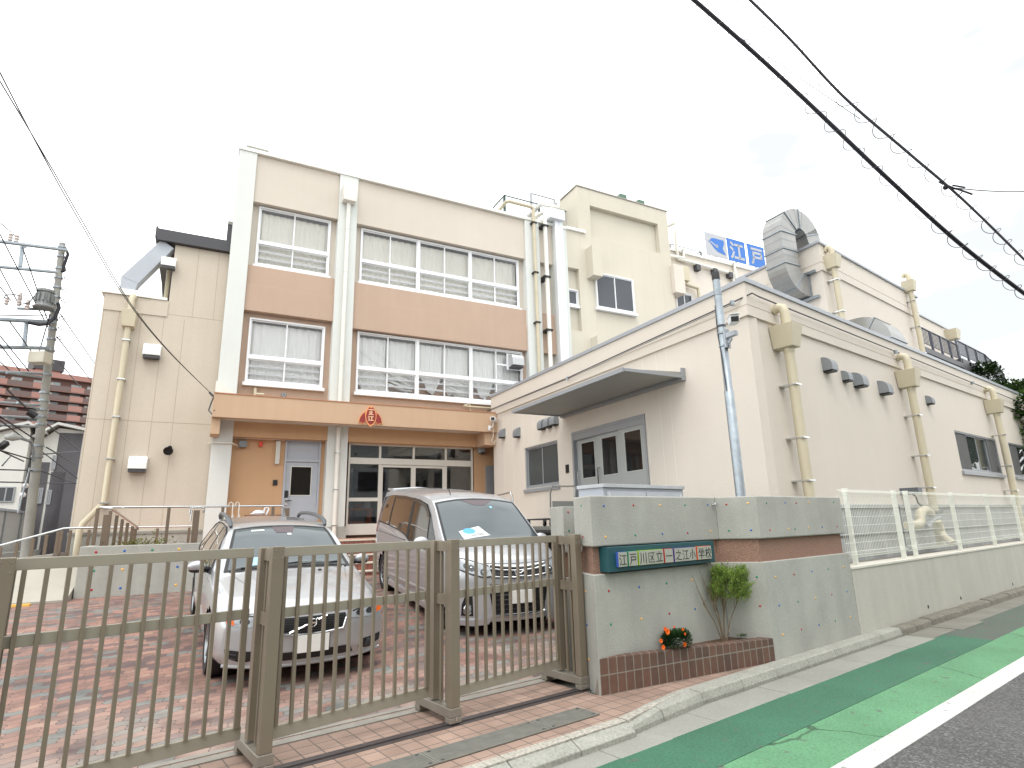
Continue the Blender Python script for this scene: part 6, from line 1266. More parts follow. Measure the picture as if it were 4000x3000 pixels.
# ---- utility pole
def P3(px,py,t): d=ray(px,py); return C0+d*(t/math.hypot(d.x,d.y))
UB_=P3(122,1985,20.5); UT=P3(244,953,20.5); UB_=UT+(UB_-UT)*(UT.z/(UT.z-UB_.z)); UT=UT+(UT-UB_).normalized()*.02
UP=thing('utility_pole','grey concrete utility pole with cross arms, a finned transformer and many cables at far left','utility pole')
PC=mat('pole concrete',rgb(150,150,144),.85,bump=.3,bs=40,var=.1,vs=2)
build(MB().tube([UB_.lerp(UT,i/6) for i in range(7)],[.125-.045*i/6 for i in range(7)],16),'shaft',PC,UP,smooth=True)
def on(py): 
    t=(py-953)/(1985-953); b=P3(122,1985,20.5); return UT.lerp(b,t)
rt=CR.copy(); rt.z=0; rt.normalize(); armd=(P3(0,1000,20.5)-P3(244,1000,20.5)); 
def arm(px0,py0,px1,py1,r,nm,m,t0=20.2,t1=20.3): return build(MB().tube([P3(px0,py0,t0),P3(px1,py1,t1)],r,6),nm,m,UP)
C8=lambda a,b:(a/2.552,850+b/2.552)
for a,b,c,d,r in((-260,205,665,324,.055),(-260,465,570,545,.05),(-260,1000,545,1045,.06),(-260,1282,480,1302,.055),(170,905,540,920,.04)): arm(*C8(a,b),*C8(c,d),r,'cross_arm',STEEL,19.6 if a<0 else 20,20.3)
for a,b,c,d in((225,290,200,490),(265,1040,240,1290)): arm(*C8(a,b),*C8(c,d),.05,'arm_brace',STEEL,20.1,20.1)
arm(*C8(205,300),*C8(255,290),.04,'arm_brace',STEEL); 
tc=P3(*C8(447,800),20.0); tb_=P3(*C8(430,905),20.0); tt_=P3(*C8(447,712),20.0); hh=tt_.z-tb_.z
TRN=build(MB().lathe([(.235,0),(.25,.03),(.2,.06),(.175,.10),(.175,hh*.78),(.215,hh*.82),(.215,hh*.92),(.16,hh*.97),(.0,hh)],(tb_.x,tb_.y,tb_.z),20),'transformer',mat('transformer grey',rgb(128,132,132),.5,var=.08),UP,smooth=True)
fn=MB()
for i in range(12):
    a=i*math.pi/6; d=Vector((math.cos(a),math.sin(a),0)); s_=Vector((-d.y,d.x,0))*.02; c=tb_+d*.178; fn.prism([c-s_+Vector((0,0,.18)),c+s_+Vector((0,0,.18)),c+s_+d*.05+Vector((0,0,.18)),c-s_+d*.05+Vector((0,0,.18))],[c-s_+Vector((0,0,hh*.7)),c+s_+Vector((0,0,hh*.7)),c+s_+d*.05+Vector((0,0,hh*.7)),c-s_+d*.05+Vector((0,0,hh*.7))])
build(fn,'cooling_fins',mat('transformer grey',rgb(128,132,132)),TRN)
PORC=mat('brown white porcelain',rgb(190,180,176),.3)
for a,b,h in((160,250,.26),(97,235,.24),(185,880,.38),(265,925,.3),(-60,215,.26),(60,870,.2)):
    c=P3(*C8(a,b),20.0); build(MB().lathe([(.03,0),(.055,.03),(.04,.07),(.06,.11),(.04,.15),(.06,.19),(.03,h),(.0,h+.02)],tuple(c),12),'insulator',PORC,UP,smooth=True)
for py in(970,1010,1060,1100,1140,1180,1210,1240,1270,1310,1350,1395,1440,1490,1560,1590,1625,1650,1680,1760,1800,1850): c=on(py); r_=.082+.043*(py-953)/1030; build(MB().tube([c-Vector((0,0,.025)),c+Vector((0,0,.025))],r_+.02,14),'band_clamp',STEEL,UP,smooth=True)
lpf=lambda p,r,n=5: build(MB().tube(p,r,n),'jumper_cable',CABLE,UP,smooth=True)
for py in(1100,1150,1195,1265,1305,1345): c=on(py); lpf([c+rt*.14,c+rt*.28+Vector((0,0,.06)),c+rt*.34,c+rt*.26+Vector((0,0,-.06)),c+rt*.14],.012,5)
lpf([on(975)+rt*.1,on(1000)+rt*.2,on(1050)+rt*.12,on(1070)+rt*.16,on(1075)+rt*.05],.04,7); lpf([P3(*C8(280,1045),19.9),P3(*C8(390,1068),19.9),P3(*C8(470,1060),19.9),P3(*C8(545,1000),20.1),P3(*C8(590,900),20.2),P3(*C8(575,850),20.2)],.045,7)
lpf([P3(*C8(40,800),19.8),P3(*C8(60,770),19.8),P3(*C8(150,768),19.8),P3(*C8(195,780),19.9)],.015,5); lpf([P3(*C8(200,865),19.9),P3(*C8(290,850),19.9),P3(*C8(370,750),20)],.015,5)
for a,b in((400,1400),): c=P3(*C8(a,b),20); build(MB().box(c.x-.22,c.x+.22,c.y-.16,c.y+.16,c.z-.16,c.z+.16),'switch_box',mat('beige box',rgb(190,186,172),.5),UP,bev=.02)
C7=lambda a,b:(a/2.369,1380+b/2.369)
for a,b,c,d in((-200,160,390,188),(60,178,390,222),(-200,440,370,482),(160,455,360,515),(-200,572,360,600),(-200,655,350,680)): arm(*C7(a,b),*C7(c,d),.035,'side_arm',STEEL,19.5,20.2)
la=[P3(*C7(*q),19.6) for q in((40,778),(190,785))]; build(MB().tube([P3(*C7(312,1000),20.2),P3(*C7(308,880),20.1),P3(*C7(285,815),20),P3(*C7(190,785),19.7)],.04,8),'lamp_arm',STEEL,UP,smooth=True); build(MB().tube([la[1],la[0].lerp(la[1],.5)+Vector((0,0,.03)),la[0]],[.05,.12,.05],10),'lamp_head',mat('lamp grey',rgb(160,162,160),.4),UP,smooth=True)
GW=thing('guy_wire','thin guy wire with two white ball insulators beside the utility pole','wire'); ga=P3(*C7(275,1060),20); gb=P3(*C7(165,1480),19.5); build(MB().tube([ga,gb],.018,5),'wire',STEEL,GW)
for q in((235,1225),(212,1310)): c=P3(*C7(*q),19.9); build(MB().ball(c,.07,12),'ball_insulator',WHITE,GW,smooth=True)
# small service drops and line wires
def wire(nm,lab,pts,r,grp=None,m=CABLE,sag=0,n=10):
    P_=[]
    for (a,b) in zip(pts,pts[1:]):
        for i in range(n): t=i/n; P_.append(a.lerp(b,t)-Vector((0,0,sag*4*t*(1-t))))
    P_.append(pts[-1]); return tag(build(MB().tube(P_,r,5),nm,m,None,smooth=True),lab,'cable',grp)
lines=[((-40,90),(480,1095)),((235,325),(500,1100)),((-40,440),(190,870)),((-40,640),(110,830)),((-40,1130),(290,1535)),((-40,1210),(200,1530)),((600,960),(950,1465)),((565,1185),(930,1655)),((95,1035),(360,1400)),((600,1450),(800,1690)),((-40,15),(160,190)),((-30,980),(505,970)),((500,960),(380,1380)),((-60,1380),(110,1540))]
g_='line wires round the utility pole'
for i,(a,b) in enumerate(lines): wire('line_wire','thin dark wire among the lines strung round the grey utility pole',[P3(*C8(*a),19.2),P3(*C8(*b),20.5 if b[0]<560 else 30)],.015,g_)
lines=[((-40,590),(720,1160)),((-40,560),(330,800)),((440,660),(740,900)),((430,870),(720,1040)),((385,1090),(705,1205)),((-40,885),(300,985)),((-40,1075),(330,1085)),((-40,1190),(700,1205)),((-40,880),(220,1000)),((400,935),(740,905)),((20,1040),(100,950)),((60,330),(330,590))]
for i,(a,b) in enumerate(lines): wire('line_wire','thin dark wire among the lines strung round the grey utility pole',[P3(*C7(*a),18.5),P3(*C7(*b),20.6 if b[0]<340 else 28)],.017,g_)
SLV=thing('cable_closure','black splice closure hanging on the lines at the left edge','cable box'); a=P3(*C7(5,830),18.4); b=P3(*C7(60,870),18.4); build(MB().tube([a,a.lerp(b,.5),b],[.1,.13,.09],10),'body',BLACK,SLV,smooth=True)
SL2=thing('cable_sleeve','black cable sleeve on a line left of the utility pole','cable box'); a=P3(*C7(262,540),19.4); b=P3(*C7(335,585),19.4); build(MB().tube([a,b],.09,10),'body',BLACK,SL2,smooth=True)
# paired service cable from upper left to the canopy corner
def catm(P_,m):
    q=[]
    for i in range(len(P_)-1):
        p0,p1,p2,p3=P_[max(i-1,0)],P_[i],P_[i+1],P_[min(i+2,len(P_)-1)]
        for j in range(m):
            t=j/m; q.append(.5*((2*p1)+(p2-p0)*t+(2*p0-5*p1+4*p2-p3)*t*t+(3*p1-p0-3*p2+p3)*t**3))
    return q+[P_[-1]]
ce=FA.w(FA.at(836,1548,-1.0)[0],-1.0,FA.at(836,1548,-1.0)[1])
for k,(px,py,lab) in enumerate(((-30,225,'left of the twin black service cables running down to the canopy corner'),(-30,250,'right of the twin black service cables running down to the canopy corner'))):
    a=P3(px,py+18*k,6.5); mid=P3(435+10*k,1095-6*k,10.5)
    pts=catm([a,P3(170+6*k,612,8.0),P3(330+8*k,897-4*k,9.4),P3(500+6*k,1180,11.2),P3(660+3*k,1375,12.8),ce],6)
    wire('service_cable',lab,pts,.0072,'twin service cables',DARK,n=1)
ha=thing('cable_anchor','tangled dark cable anchor at the left end of the canopy','cable anchor'); build(MB().tube([ce,ce+Vector((-.05,0,-.15)),ce+Vector((-.1,0,-.35)),ce+Vector((0,-.02,-.45)),ce+Vector((.06,-.02,-.35))],.016,6).tube([ce+Vector((-.12,0,.1)),ce+Vector((.05,0,-.06))],.03,6),'loops',DARK,ha,smooth=True)
# ================================================================== overhead cables at the upper right with spiral hangers
def spiral_cable(nm,lab,pix,dist,r,pitch,rs,extra=None):
    T=thing(nm,lab,'cable',None,'overhead cables with spiral hangers')
    P_=[P3(px,py,d) for (px,py),d in zip(pix,dist)]
    # smooth the path
    q=[]
    for i in range(len(P_)-1):
        p0,p1,p2,p3=P_[max(i-1,0)],P_[i],P_[i+1],P_[min(i+2,len(P_)-1)]
        for j in range(24):
            t=j/24; q.append(.5*((2*p1)+(p2-p0)*t+(2*p0-5*p1+4*p2-p3)*t*t+(3*p1-p0-3*p2+p3)*t**3))
    q.append(P_[-1])
    build(MB().tube(q,r,8),'cable',CABLE,T,smooth=True)
    L=0; sp=[]; 
    for a,b in zip(q,q[1:]):
        d=b-a; t=d.normalized(); s_=t.cross(Vector((0,0,1))).normalized(); u=s_.cross(t)
        n=max(2,int(d.length/.012))
        for i in range(n):
            an=2*math.pi*(L+d.length*i/n)/pitch; sp.append(a+d*i/n+(s_*math.cos(an)+u*math.sin(an))*rs-u*rs*.35)
        L+=d.length
    build(MB().tube(sp,.006,4),'spiral_hanger',CABLE,T,smooth=True)
    if extra: 
        for rr,off in extra: build(MB().tube([p+Vector((0,0,off)) for p in q],rr,6),'messenger_wire',CABLE,T,smooth=True)
    return T
d0=[8.5,9.3,10.2,11.4,13.0,15.5]
spiral_cable('telecom_cable','thick black overhead cable with spiral hangers, the left of the two at upper right',[(2660,-45),(2900,165),(3140,385),(3460,690),(3760,960),(4060,1190)],d0,.034,.46,.10,[(.013,-.055)])
spiral_cable('telecom_cable','thinner overhead cable with spiral hangers, the right of the two at upper right',[(2880,-45),(3080,150),(3300,385),(3560,610),(3780,800),(4060,1075)],[9.0,9.8,10.8,12.2,13.6,16.5],.014,.48,.11,[(.010,.05)])
wire('drop_wire','hair thin wire crossing between the two overhead cables',[P3(2860,125,9.2),P3(3360,465,11.3)],.006)
jn=thing('cable_junction','small splice cluster on the right overhead cable with a wire leaving to the right','cable box'); c=P3(3725,735,13.2); build(MB().tube([c+Vector((-.25,0,.14)),c,c+Vector((.2,.1,.02)),c+Vector((.5,.2,-.02))],.02,6).tube([c+Vector((0,0,.06)),c+Vector((.35,.15,.1))],.018,5).ball(c+Vector((-.15,0,.02)),.05,8),'clamps',CABLE,jn,smooth=True)
wire('drop_wire','thin wire leaving the cable junction towards the right edge',[P3(3735,735,13.2),P3(4050,745,20)],.012,sag=.05)
# ================================================================== tree behind the annex at the right edge
def tree(nm,lab,base,h,crown_c,rx,ry,rz,nl,c1,c2,seed,ls=.16):
    random.seed(seed); T=thing(nm,lab,'tree'); 
    build(MB().tube([base,base+Vector((.1,0,h*.3)),base+Vector((-.05,.1,h*.6)),base+Vector((0,0,h*.85))],[.32,.25,.18,.06],10),'trunk',BARK,T,smooth=True)
    lim=MB(); lf=MB(); cl=[]
    for i in range(46):
        d=rdir(.05); rr=random.uniform(.45,1); c=crown_c+Vector((d.x*rx*rr,d.y*ry*rr,d.z*rz*rr)); cl.append(c); lim.tube([base+Vector((0,0,h*random.uniform(.35,.75))),c.lerp(crown_c,.3),c],[.07,.04,.015],5)
    for c in cl:
        s_=random.uniform(.55,1.1)*min(rx,rz)*.34
        for j in range(int(nl/46)):
            d=rdir(0.05); p=c+d*s_*random.uniform(.5,1.05); leaf(lf,p,(d+rdir(0)*.8+Vector((0,0,-.2))),random.uniform(.7,1.3)*ls,ls*.55)
    build(lim,'limb',BARK,T); build(lf,'crown',leafmat('broad dark leaf',c1,c2,.18,.9),T,fix=False); return T
p=P3(4070,1490,30); tree('broadleaf_tree','dark green broadleaf tree rising behind the annex at the right edge',Vector((p.x,p.y,0)),p.z+1,Vector((p.x,p.y,p.z-1.2)),2.7,2.7,2.3,42000,rgb(34,52,28),rgb(74,98,48),21)
p=P3(4100,1560,27); tree('broadleaf_tree','lighter green lower tree just past the right edge behind the annex',Vector((p.x,p.y,0)),p.z+.5,Vector((p.x,p.y,p.z-1.2)),2.2,2.2,1.8,16000,rgb(52,78,34),rgb(96,124,56),22)
# ================================================================== houses on the opposite side of the street (seen only in reflections)
for i,(x,w_,h,c,lab) in enumerate(((-14,8,7.0,rgb(190,186,176),'pale two storey house across the street, left'),(-4.5,8.5,6.2,rgb(168,150,132),'tan two storey house across the street, middle'),(5.5,9,7.4,rgb(176,178,180),'light grey house across the street, right'),(16,9,6.6,rgb(186,170,150),'cream house across the street, far right'))):
    T=thing('street_house',lab,'house',FS,'houses across the street'); m_=mat('street house wall %d'%i,c,.85,var=.05,stain=.05)
    build(MB().box(x,x+w_,-19,-12.4,0,h),'wall',m_,T,FS); build(MB().prism([(x-.4,-19.4,h),(x+w_+.4,-19.4,h),(x+w_+.4,-12,h),(x-.4,-12,h)],[(x-.2,-16,h+2),(x+w_+.2,-16,h+2),(x+w_+.2,-15.4,h+2),(x-.2,-15.4,h+2)]),'roof',mat('dark street roof',rgb(78,76,78),.8),T,FS)
    for k in range(2):
        for z in(1.0,4.0): build(MB().box(x+1.2+k*3.6,x+3.0+k*3.6,-12.399,-12.33,z,z+1.3),'window',mat('dark house glass',rgb(38,40,48)),T,FS)
VOLVO_P=(-2.094,6.324,.031); VOLVO_AZ=-31.34; VOLVO_PITCH=5.19; VAN_P=(.018,8.193,.114); VAN_AZ=-27.2; VAN_PITCH=5.37
# ================================================================== cars
SILVERP=mat('silver car paint',rgb(176,178,181),.34,metal=.55,var=.015,vs=2,coat=.9)
PEARL=mat('pale silver car paint',rgb(180,182,186),.34,metal=.5,var=.015,vs=2,coat=.9)
CGLASS=mat('car glass',rgb(70,79,83),.06,var=0,spec=.5,coat=.25); TGLASS=mat('tinted car glass',rgb(40,36,32),.05,var=0,spec=.9,coat=1.0)
CHROME=mat('chrome',rgb(225,227,230),.08,metal=1.0,var=0); RUBBER=mat('tyre rubber',rgb(26,26,27),.8,var=.1,vs=20); ALLOY=mat('alloy wheel',rgb(150,152,154),.3,metal=.8,var=.05)
LENS=mat('headlamp lens',rgb(150,157,162),.08,var=.25,vs=14,coat=1.0); LENSD=mat('headlamp inner',rgb(70,74,78),.2,metal=.6,var=.3,vs=20); AMBER=mat('amber lens',rgb(214,96,30),.15,var=.1); REDL=mat('red tail lens',rgb(120,24,20),.15,var=.1)
PLATE=mat('white number plate',rgb(226,226,222),.45,var=.02); TRIM=mat('black car trim',rgb(18,18,20),.45,var=.1); SEATM=mat('grey seat cloth',rgb(90,88,84),.9)
def ci(tab,x):
    """cubic interpolation of a table [(x,v..)] -> list of values"""
    n=len(tab)
    if x<=tab[0][0]: return list(tab[0][1:])
    if x>=tab[-1][0]: return list(tab[-1][1:])
    i=max(k for k in range(n-1) if tab[k][0]<=x); x0,x1=tab[i][0],tab[i+1][0]; h=x1-x0; t=(x-x0)/h; o=[]
    for j in range(1,len(tab[0])):
        def sl(k):
            if k<=0 or k>=n-1: 
                a,b=(0,1) if k<=0 else (n-2,n-1); return (tab[b][j]-tab[a][j])/(tab[b][0]-tab[a][0])
            d0=(tab[k][j]-tab[k-1][j])/(tab[k][0]-tab[k-1][0]); d1=(tab[k+1][j]-tab[k][j])/(tab[k+1][0]-tab[k][0])
            return 0 if d0*d1<=0 else 2*d0*d1/(d0+d1)
        p0,p1=tab[i][j],tab[i+1][j]; m0,m1=sl(i)*h,sl(i+1)*h
        o.append((2*t**3-3*t*t+1)*p0+(t**3-2*t*t+t)*m0+(-2*t**3+3*t*t)*p1+(t**3-t*t)*m1)
    return o
class Body:
    """tab rows: x, zb, zm(widest), w(half width), zs(shoulder), ws, zr(roof/hood edge), wr, zt(top centre)"""
    def __init__(s,tab,bow,lean,bl,tail,hoodline=None): s.tab=tab;s.bow=bow;s.lean=lean;s.bl=bl;s.L=tab[-1][0];s.tail=tail;s.hl=hoodline; s.W=max(r[3] for r in tab)
    def warp(s,x,y,z):
        W=s.W; q=abs(y)/W
        if x<s.bl: f=(1-x/s.bl)**2; x=x+f*(s.bow*q**2.6+s.lean(z))
        r=s.L-x
        if r<.6: f=(1-r/.6)**2; x=x-f*s.tail*q**3
        return x
    def prof(s,x):
        zb,zm,w,zs,ws,zr,wr,zt=ci(s.tab,x); P=[(0,zb),(w*.5,zb),(w*.9,zb+.01)]
        key=[(w*.9,zb+.01),(w*.985,zb+.09),(w,zm),(ws+(w-ws)*.35,zs-.05),(ws,zs)]
        for a,b,c,d in((key[0],key[0],key[1],key[2]),(key[0],key[1],key[2],key[3]),(key[1],key[2],key[3],key[4]),(key[2],key[3],key[4],key[4])):
            for i in range(1,5):
                t=i/4; P.append(tuple(.5*((2*b[k])+(c[k]-a[k])*t+(2*a[k]-5*b[k]+4*c[k]-d[k])*t*t+(3*b[k]-a[k]-3*c[k]+d[k])*t**3) for k in(0,1)))
        for i in range(1,7): P.append(s.side(x,i/6))
        for i in range(1,9): 
            y=wr*(1-i/8); P.append((y,s.top(x,y)))
        return P
    def side(s,x,t):
        zb,zm,w,zs,ws,zr,wr,zt=ci(s.tab,x); bul=.03*min(1,max(0,(zr-zs)/.3)); return ws+(wr-ws)*t+bul*4*t*(1-t)*.5, zs+(zr-zs)*t
    def top(s,x,y):
        zb,zm,w,zs,ws,zr,wr,zt=ci(s.tab,x); q=min(1,abs(y)/max(wr,.01)); z=zt-(zt-zr)*q**2.4
        if s.hl:
            a=s.hl(x)
            if a: z+=.016*max(0,min(1,(a-abs(y))/.06+.5))
        return z
    def mesh(s,cut=None):
        xs=[0,.02,.05,.09,.14]+[.2+.06*i for i in range(int((s.L-.3)/.06))]+[s.L-.08,s.L-.03,s.L]
        mb=MB(); rows=[]
        for x in xs:
            h=s.prof(x); ring=[(y,z) for y,z in h]+[(-y,z) for y,z in reversed(h[1:-1])]; rows.append([Vector((s.warp(x,y,z),y,z)) for y,z in ring])
        n=len(rows[0]); fs=[]
        for i in range(len(rows)-1):
            for j in range(n):
                q=[rows[i][j],rows[i][(j+1)%n],rows[i+1][(j+1)%n],rows[i+1][j]]; c=sum(q,Vector())/4
                if cut and cut(c): continue
                b=i*n; fs.append((i*n+j,i*n+(j+1)%n,(i+1)*n+(j+1)%n,(i+1)*n+j))
        mb.add([p for r in rows for p in r],fs)
        for x in(xs[0],xs[-1]):
            h=s.prof(x); g=[]
            for y,z in h: g.append([Vector((s.warp(x,y*(-1+2*k/14),z),y*(-1+2*k/14),z)) for k in range(15)])
            mb.grid(g)
        return mb
    def front(s,y,z,e=0): return Vector((s.warp(0,y,z)-e,y,z))
def patch(poly,fn,maxe=.07):
    bm=bmesh.new(); vs=[bm.verts.new((a,b,0)) for a,b in poly]; bm.faces.new(vs); bmesh.ops.triangulate(bm,faces=bm.faces)
    for _ in range(5):
        es=[e for e in bm.edges if e.calc_length()>maxe]
        if not es: break
        bmesh.ops.subdivide_edges(bm,edges=es,cuts=1); bmesh.ops.triangulate(bm,faces=bm.faces)
    bm.verts.ensure_lookup_table(); v=[fn(q.co.x,q.co.y) for q in bm.verts]; bm.verts.index_update(); f=[tuple(x.index for x in fc.verts) for fc in bm.faces]; bm.free()
    return MB().add(v,f)
def solid(mb,d):
    """give a patch a thickness d (a vector)"""
    n=len(mb.v); ec={}
    for f in mb.f:
        for a,b in zip(f,f[1:]+f[:1]): ec[(a,b)]=ec.get((a,b),0)+1
    bd=[(a,b) for (a,b) in ec if (b,a) not in ec]; mb.v+=[p+Vector(d) for p in mb.v]; f0=list(mb.f); mb.f+=[tuple(reversed([i+n for i in f])) for f in f0]+[(b,a,a+n,b+n) for a,b in bd]; return mb
def wheel(T,F,x,y,r,wd,spokes,nm='wheel'):
    sg=1 if y>0 else -1; M=Matrix.Translation((x,y,r))@Matrix.Rotation(R_(-90*sg),4,'X')
    w=build(MB().lathe([(r*.66,-wd/2),(r*.93,-wd/2),(r,-wd*.3),(r,wd*.3),(r*.94,wd/2),(r*.68,wd/2),(r*.66,wd*.3)],(0,0,0),28,M),nm,RUBBER,T,F,smooth=True)
    rim=MB(); rim.lathe([(r*.60,wd*.30),(r*.67,wd*.46),(r*.69,wd*.46),(r*.69,wd*.2),(r*.60,-.02)],(0,0,0),28,M); rim.lathe([(.0,wd*.38),(r*.14,wd*.38),(r*.16,wd*.2),(.0,wd*.2)],(0,0,0),16,M)
    for i in range(spokes):
        a=2*math.pi*i/spokes; c,s_=math.cos(a),math.sin(a); p=lambda u,v,z:M@Vector((u*c-v*s_,u*s_+v*c,z)); t=r*.07
        rim.prism([p(r*.1,-t,wd*.36),p(r*.66,-t*.7,wd*.42),p(r*.66,t*.7,wd*.42),p(r*.1,t,wd*.36)],[p(r*.1,-t,wd*.2),p(r*.66,-t*.7,wd*.28),p(r*.66,t*.7,wd*.28),p(r*.1,t,wd*.2)])
    build(rim,'rim',ALLOY,w,F,smooth=True,ang=30); build(MB().lathe([(0,wd*.1),(r*.6,wd*.1),(r*.6,0),(0,0)],(0,0,0),20,M),'brake_disc',DARK,w,F); return w
class CF_: pass
def carframe(front,az,pitch):
    """front = ground point under the front bumper centre, az = direction of the tail, pitch = rise of the ground towards the tail"""
    f=CF_(); f.M=Matrix.Translation(front)@Matrix.Rotation(R_(90-az),4,'Z')@Matrix.Rotation(-pitch,4,'Y'); return f
def common(T,F,B,wx,wr,wd,tr,spokes,well):
    for x in wx:
        for sg in(1,-1): wheel(T,F,x,sg*tr,wr,wd,spokes)
# ---------------------------------------------------------------- station wagon
VF=carframe(Vector(VOLVO_P),VOLVO_AZ,R_(VOLVO_PITCH))
VW=thing('station_wagon','silver station wagon with grey roof rails parked behind the gate at the left','car',VF)
#      x    zb   zm   w    zs   ws   zr   wr   zt
vt=[(0.0,.22,.42,.80,.60,.78,.700,.70,.735),(.15,.20,.45,.835,.655,.80,.735,.70,.79),(.45,.19,.50,.865,.73,.82,.80,.72,.855),(.9,.19,.55,.88,.80,.84,.86,.74,.915),(1.25,.19,.58,.885,.845,.85,.905,.79,.955),(1.38,.19,.59,.885,.86,.853,.955,.775,.995),(1.7,.19,.60,.885,.875,.855,1.135,.72,1.165),(2.05,.19,.60,.885,.885,.857,1.315,.655,1.345),(2.22,.19,.60,.885,.888,.857,1.365,.612,1.402),(2.6,.19,.61,.885,.895,.857,1.395,.605,1.437),(3.2,.19,.61,.885,.905,.855,1.395,.60,1.44),(3.9,.20,.62,.88,.92,.845,1.365,.58,1.41),(4.2,.22,.63,.865,.925,.83,1.30,.56,1.35),(4.42,.26,.62,.83,.92,.80,1.0,.60,1.02),(4.5,.30,.6,.80,.85,.76,.90,.62,.92)]
vlean=lambda z: .10*max(0,(z-.55)/.2)**1.5*.6 + .05*max(0,(.34-z)/.14)
vhl=lambda x: (.30+.30*min(1,max(0,x/1.3))) if x<1.36 else 0
VB=Body(vt,.30,vlean,1.0,.25,vhl)
wxs=(.90,3.54)
def vcut(c): return any((c.x-x)**2+(c.z-.315)**2<.345**2 and abs(c.y)>.62 and c.z<.70 for x in wxs)
body=build(VB.mesh(vcut),'body',SILVERP,VW,VF,smooth=True,ang=50)
for x in wxs:
    for sg in(1,-1): build(MB().lathe([(.36,-.14),(.36,.10),(.30,.12),(0,.12)],(0,0,0),24,Matrix.Translation((x,sg*.70,.315))@Matrix.Rotation(R_(90*sg),4,'X')),'wheel_well',TRIM,VW,VF)
common(VW,VF,VB,wxs,.315,.205,.775,7,None)
build(MB().box(.35,4.2,-.62,.62,.16,.3),'underbody',TRIM,VW,VF)
def topfn(B,e): return lambda x,y: Vector((B.warp(x,y,1),y,B.top(x,y)+e))
ws=build(patch([(1.345,-.73),(1.30,-.35),(1.285,0),(1.30,.35),(1.345,.73),(2.14,.575),(2.165,.3),(2.172,0),(2.165,-.3),(2.14,-.575)],topfn(VB,.006)),'windscreen',CGLASS,VW,VF,smooth=True,fix=False)
for poly in([(1.345,-.73),(1.30,-.35),(1.285,0),(1.30,.35),(1.345,.73),(1.375,.72),(1.345,.35),(1.335,0),(1.345,-.35),(1.375,-.72)],[(2.11,.578),(2.13,.3),(2.138,0),(2.13,-.3),(2.11,-.578),(2.14,-.575),(2.165,-.3),(2.172,0),(2.165,.3),(2.14,.575)],[(1.345,.73),(2.14,.575),(2.14,.545),(1.345,.69)],[(1.345,-.73),(2.14,-.575),(2.14,-.545),(1.345,-.69)]): build(patch(poly,topfn(VB,.009)),'frit_band',TRIM,ws,VF,fix=False)
build(patch([(2.13,-.16),(2.13,.12),(1.98,.08),(1.98,-.12)],topfn(VB,.0095)),'mirror_patch',mat('brownish mirror patch',rgb(84,72,76),.4,var=.05),ws,VF,fix=False); build(patch([(1.965,-.10),(1.965,-.05),(1.93,-.05),(1.93,-.10)],topfn(VB,.0096)),'sticker',WHITE,ws,VF,fix=False); build(patch([(2.07,.22),(2.07,.38),(2.03,.38),(2.03,.22)],topfn(VB,.0096)),'sticker',mat('pale label',rgb(190,196,188),.5),ws,VF,fix=False)
build(patch([(1.40,.42),(1.40,.10),(1.54,.14),(1.54,.39)],topfn(VB,.0096)),'dash_card',mat('pale blue dash card',rgb(150,196,222),.4,var=.1,vs=8),ws,VF,fix=False)
def sidefn(B,sg,e):
    def f(x,z):
        zb,zm,w,zs,ws_,zr,wr,zt=ci(B.tab,x); t=(z-zs)/max(zr-zs,.01); y,_=B.side(x,max(-.2,min(1.05,t))); return Vector((B.warp(x,y,z),sg*(y+e),z))
    return f
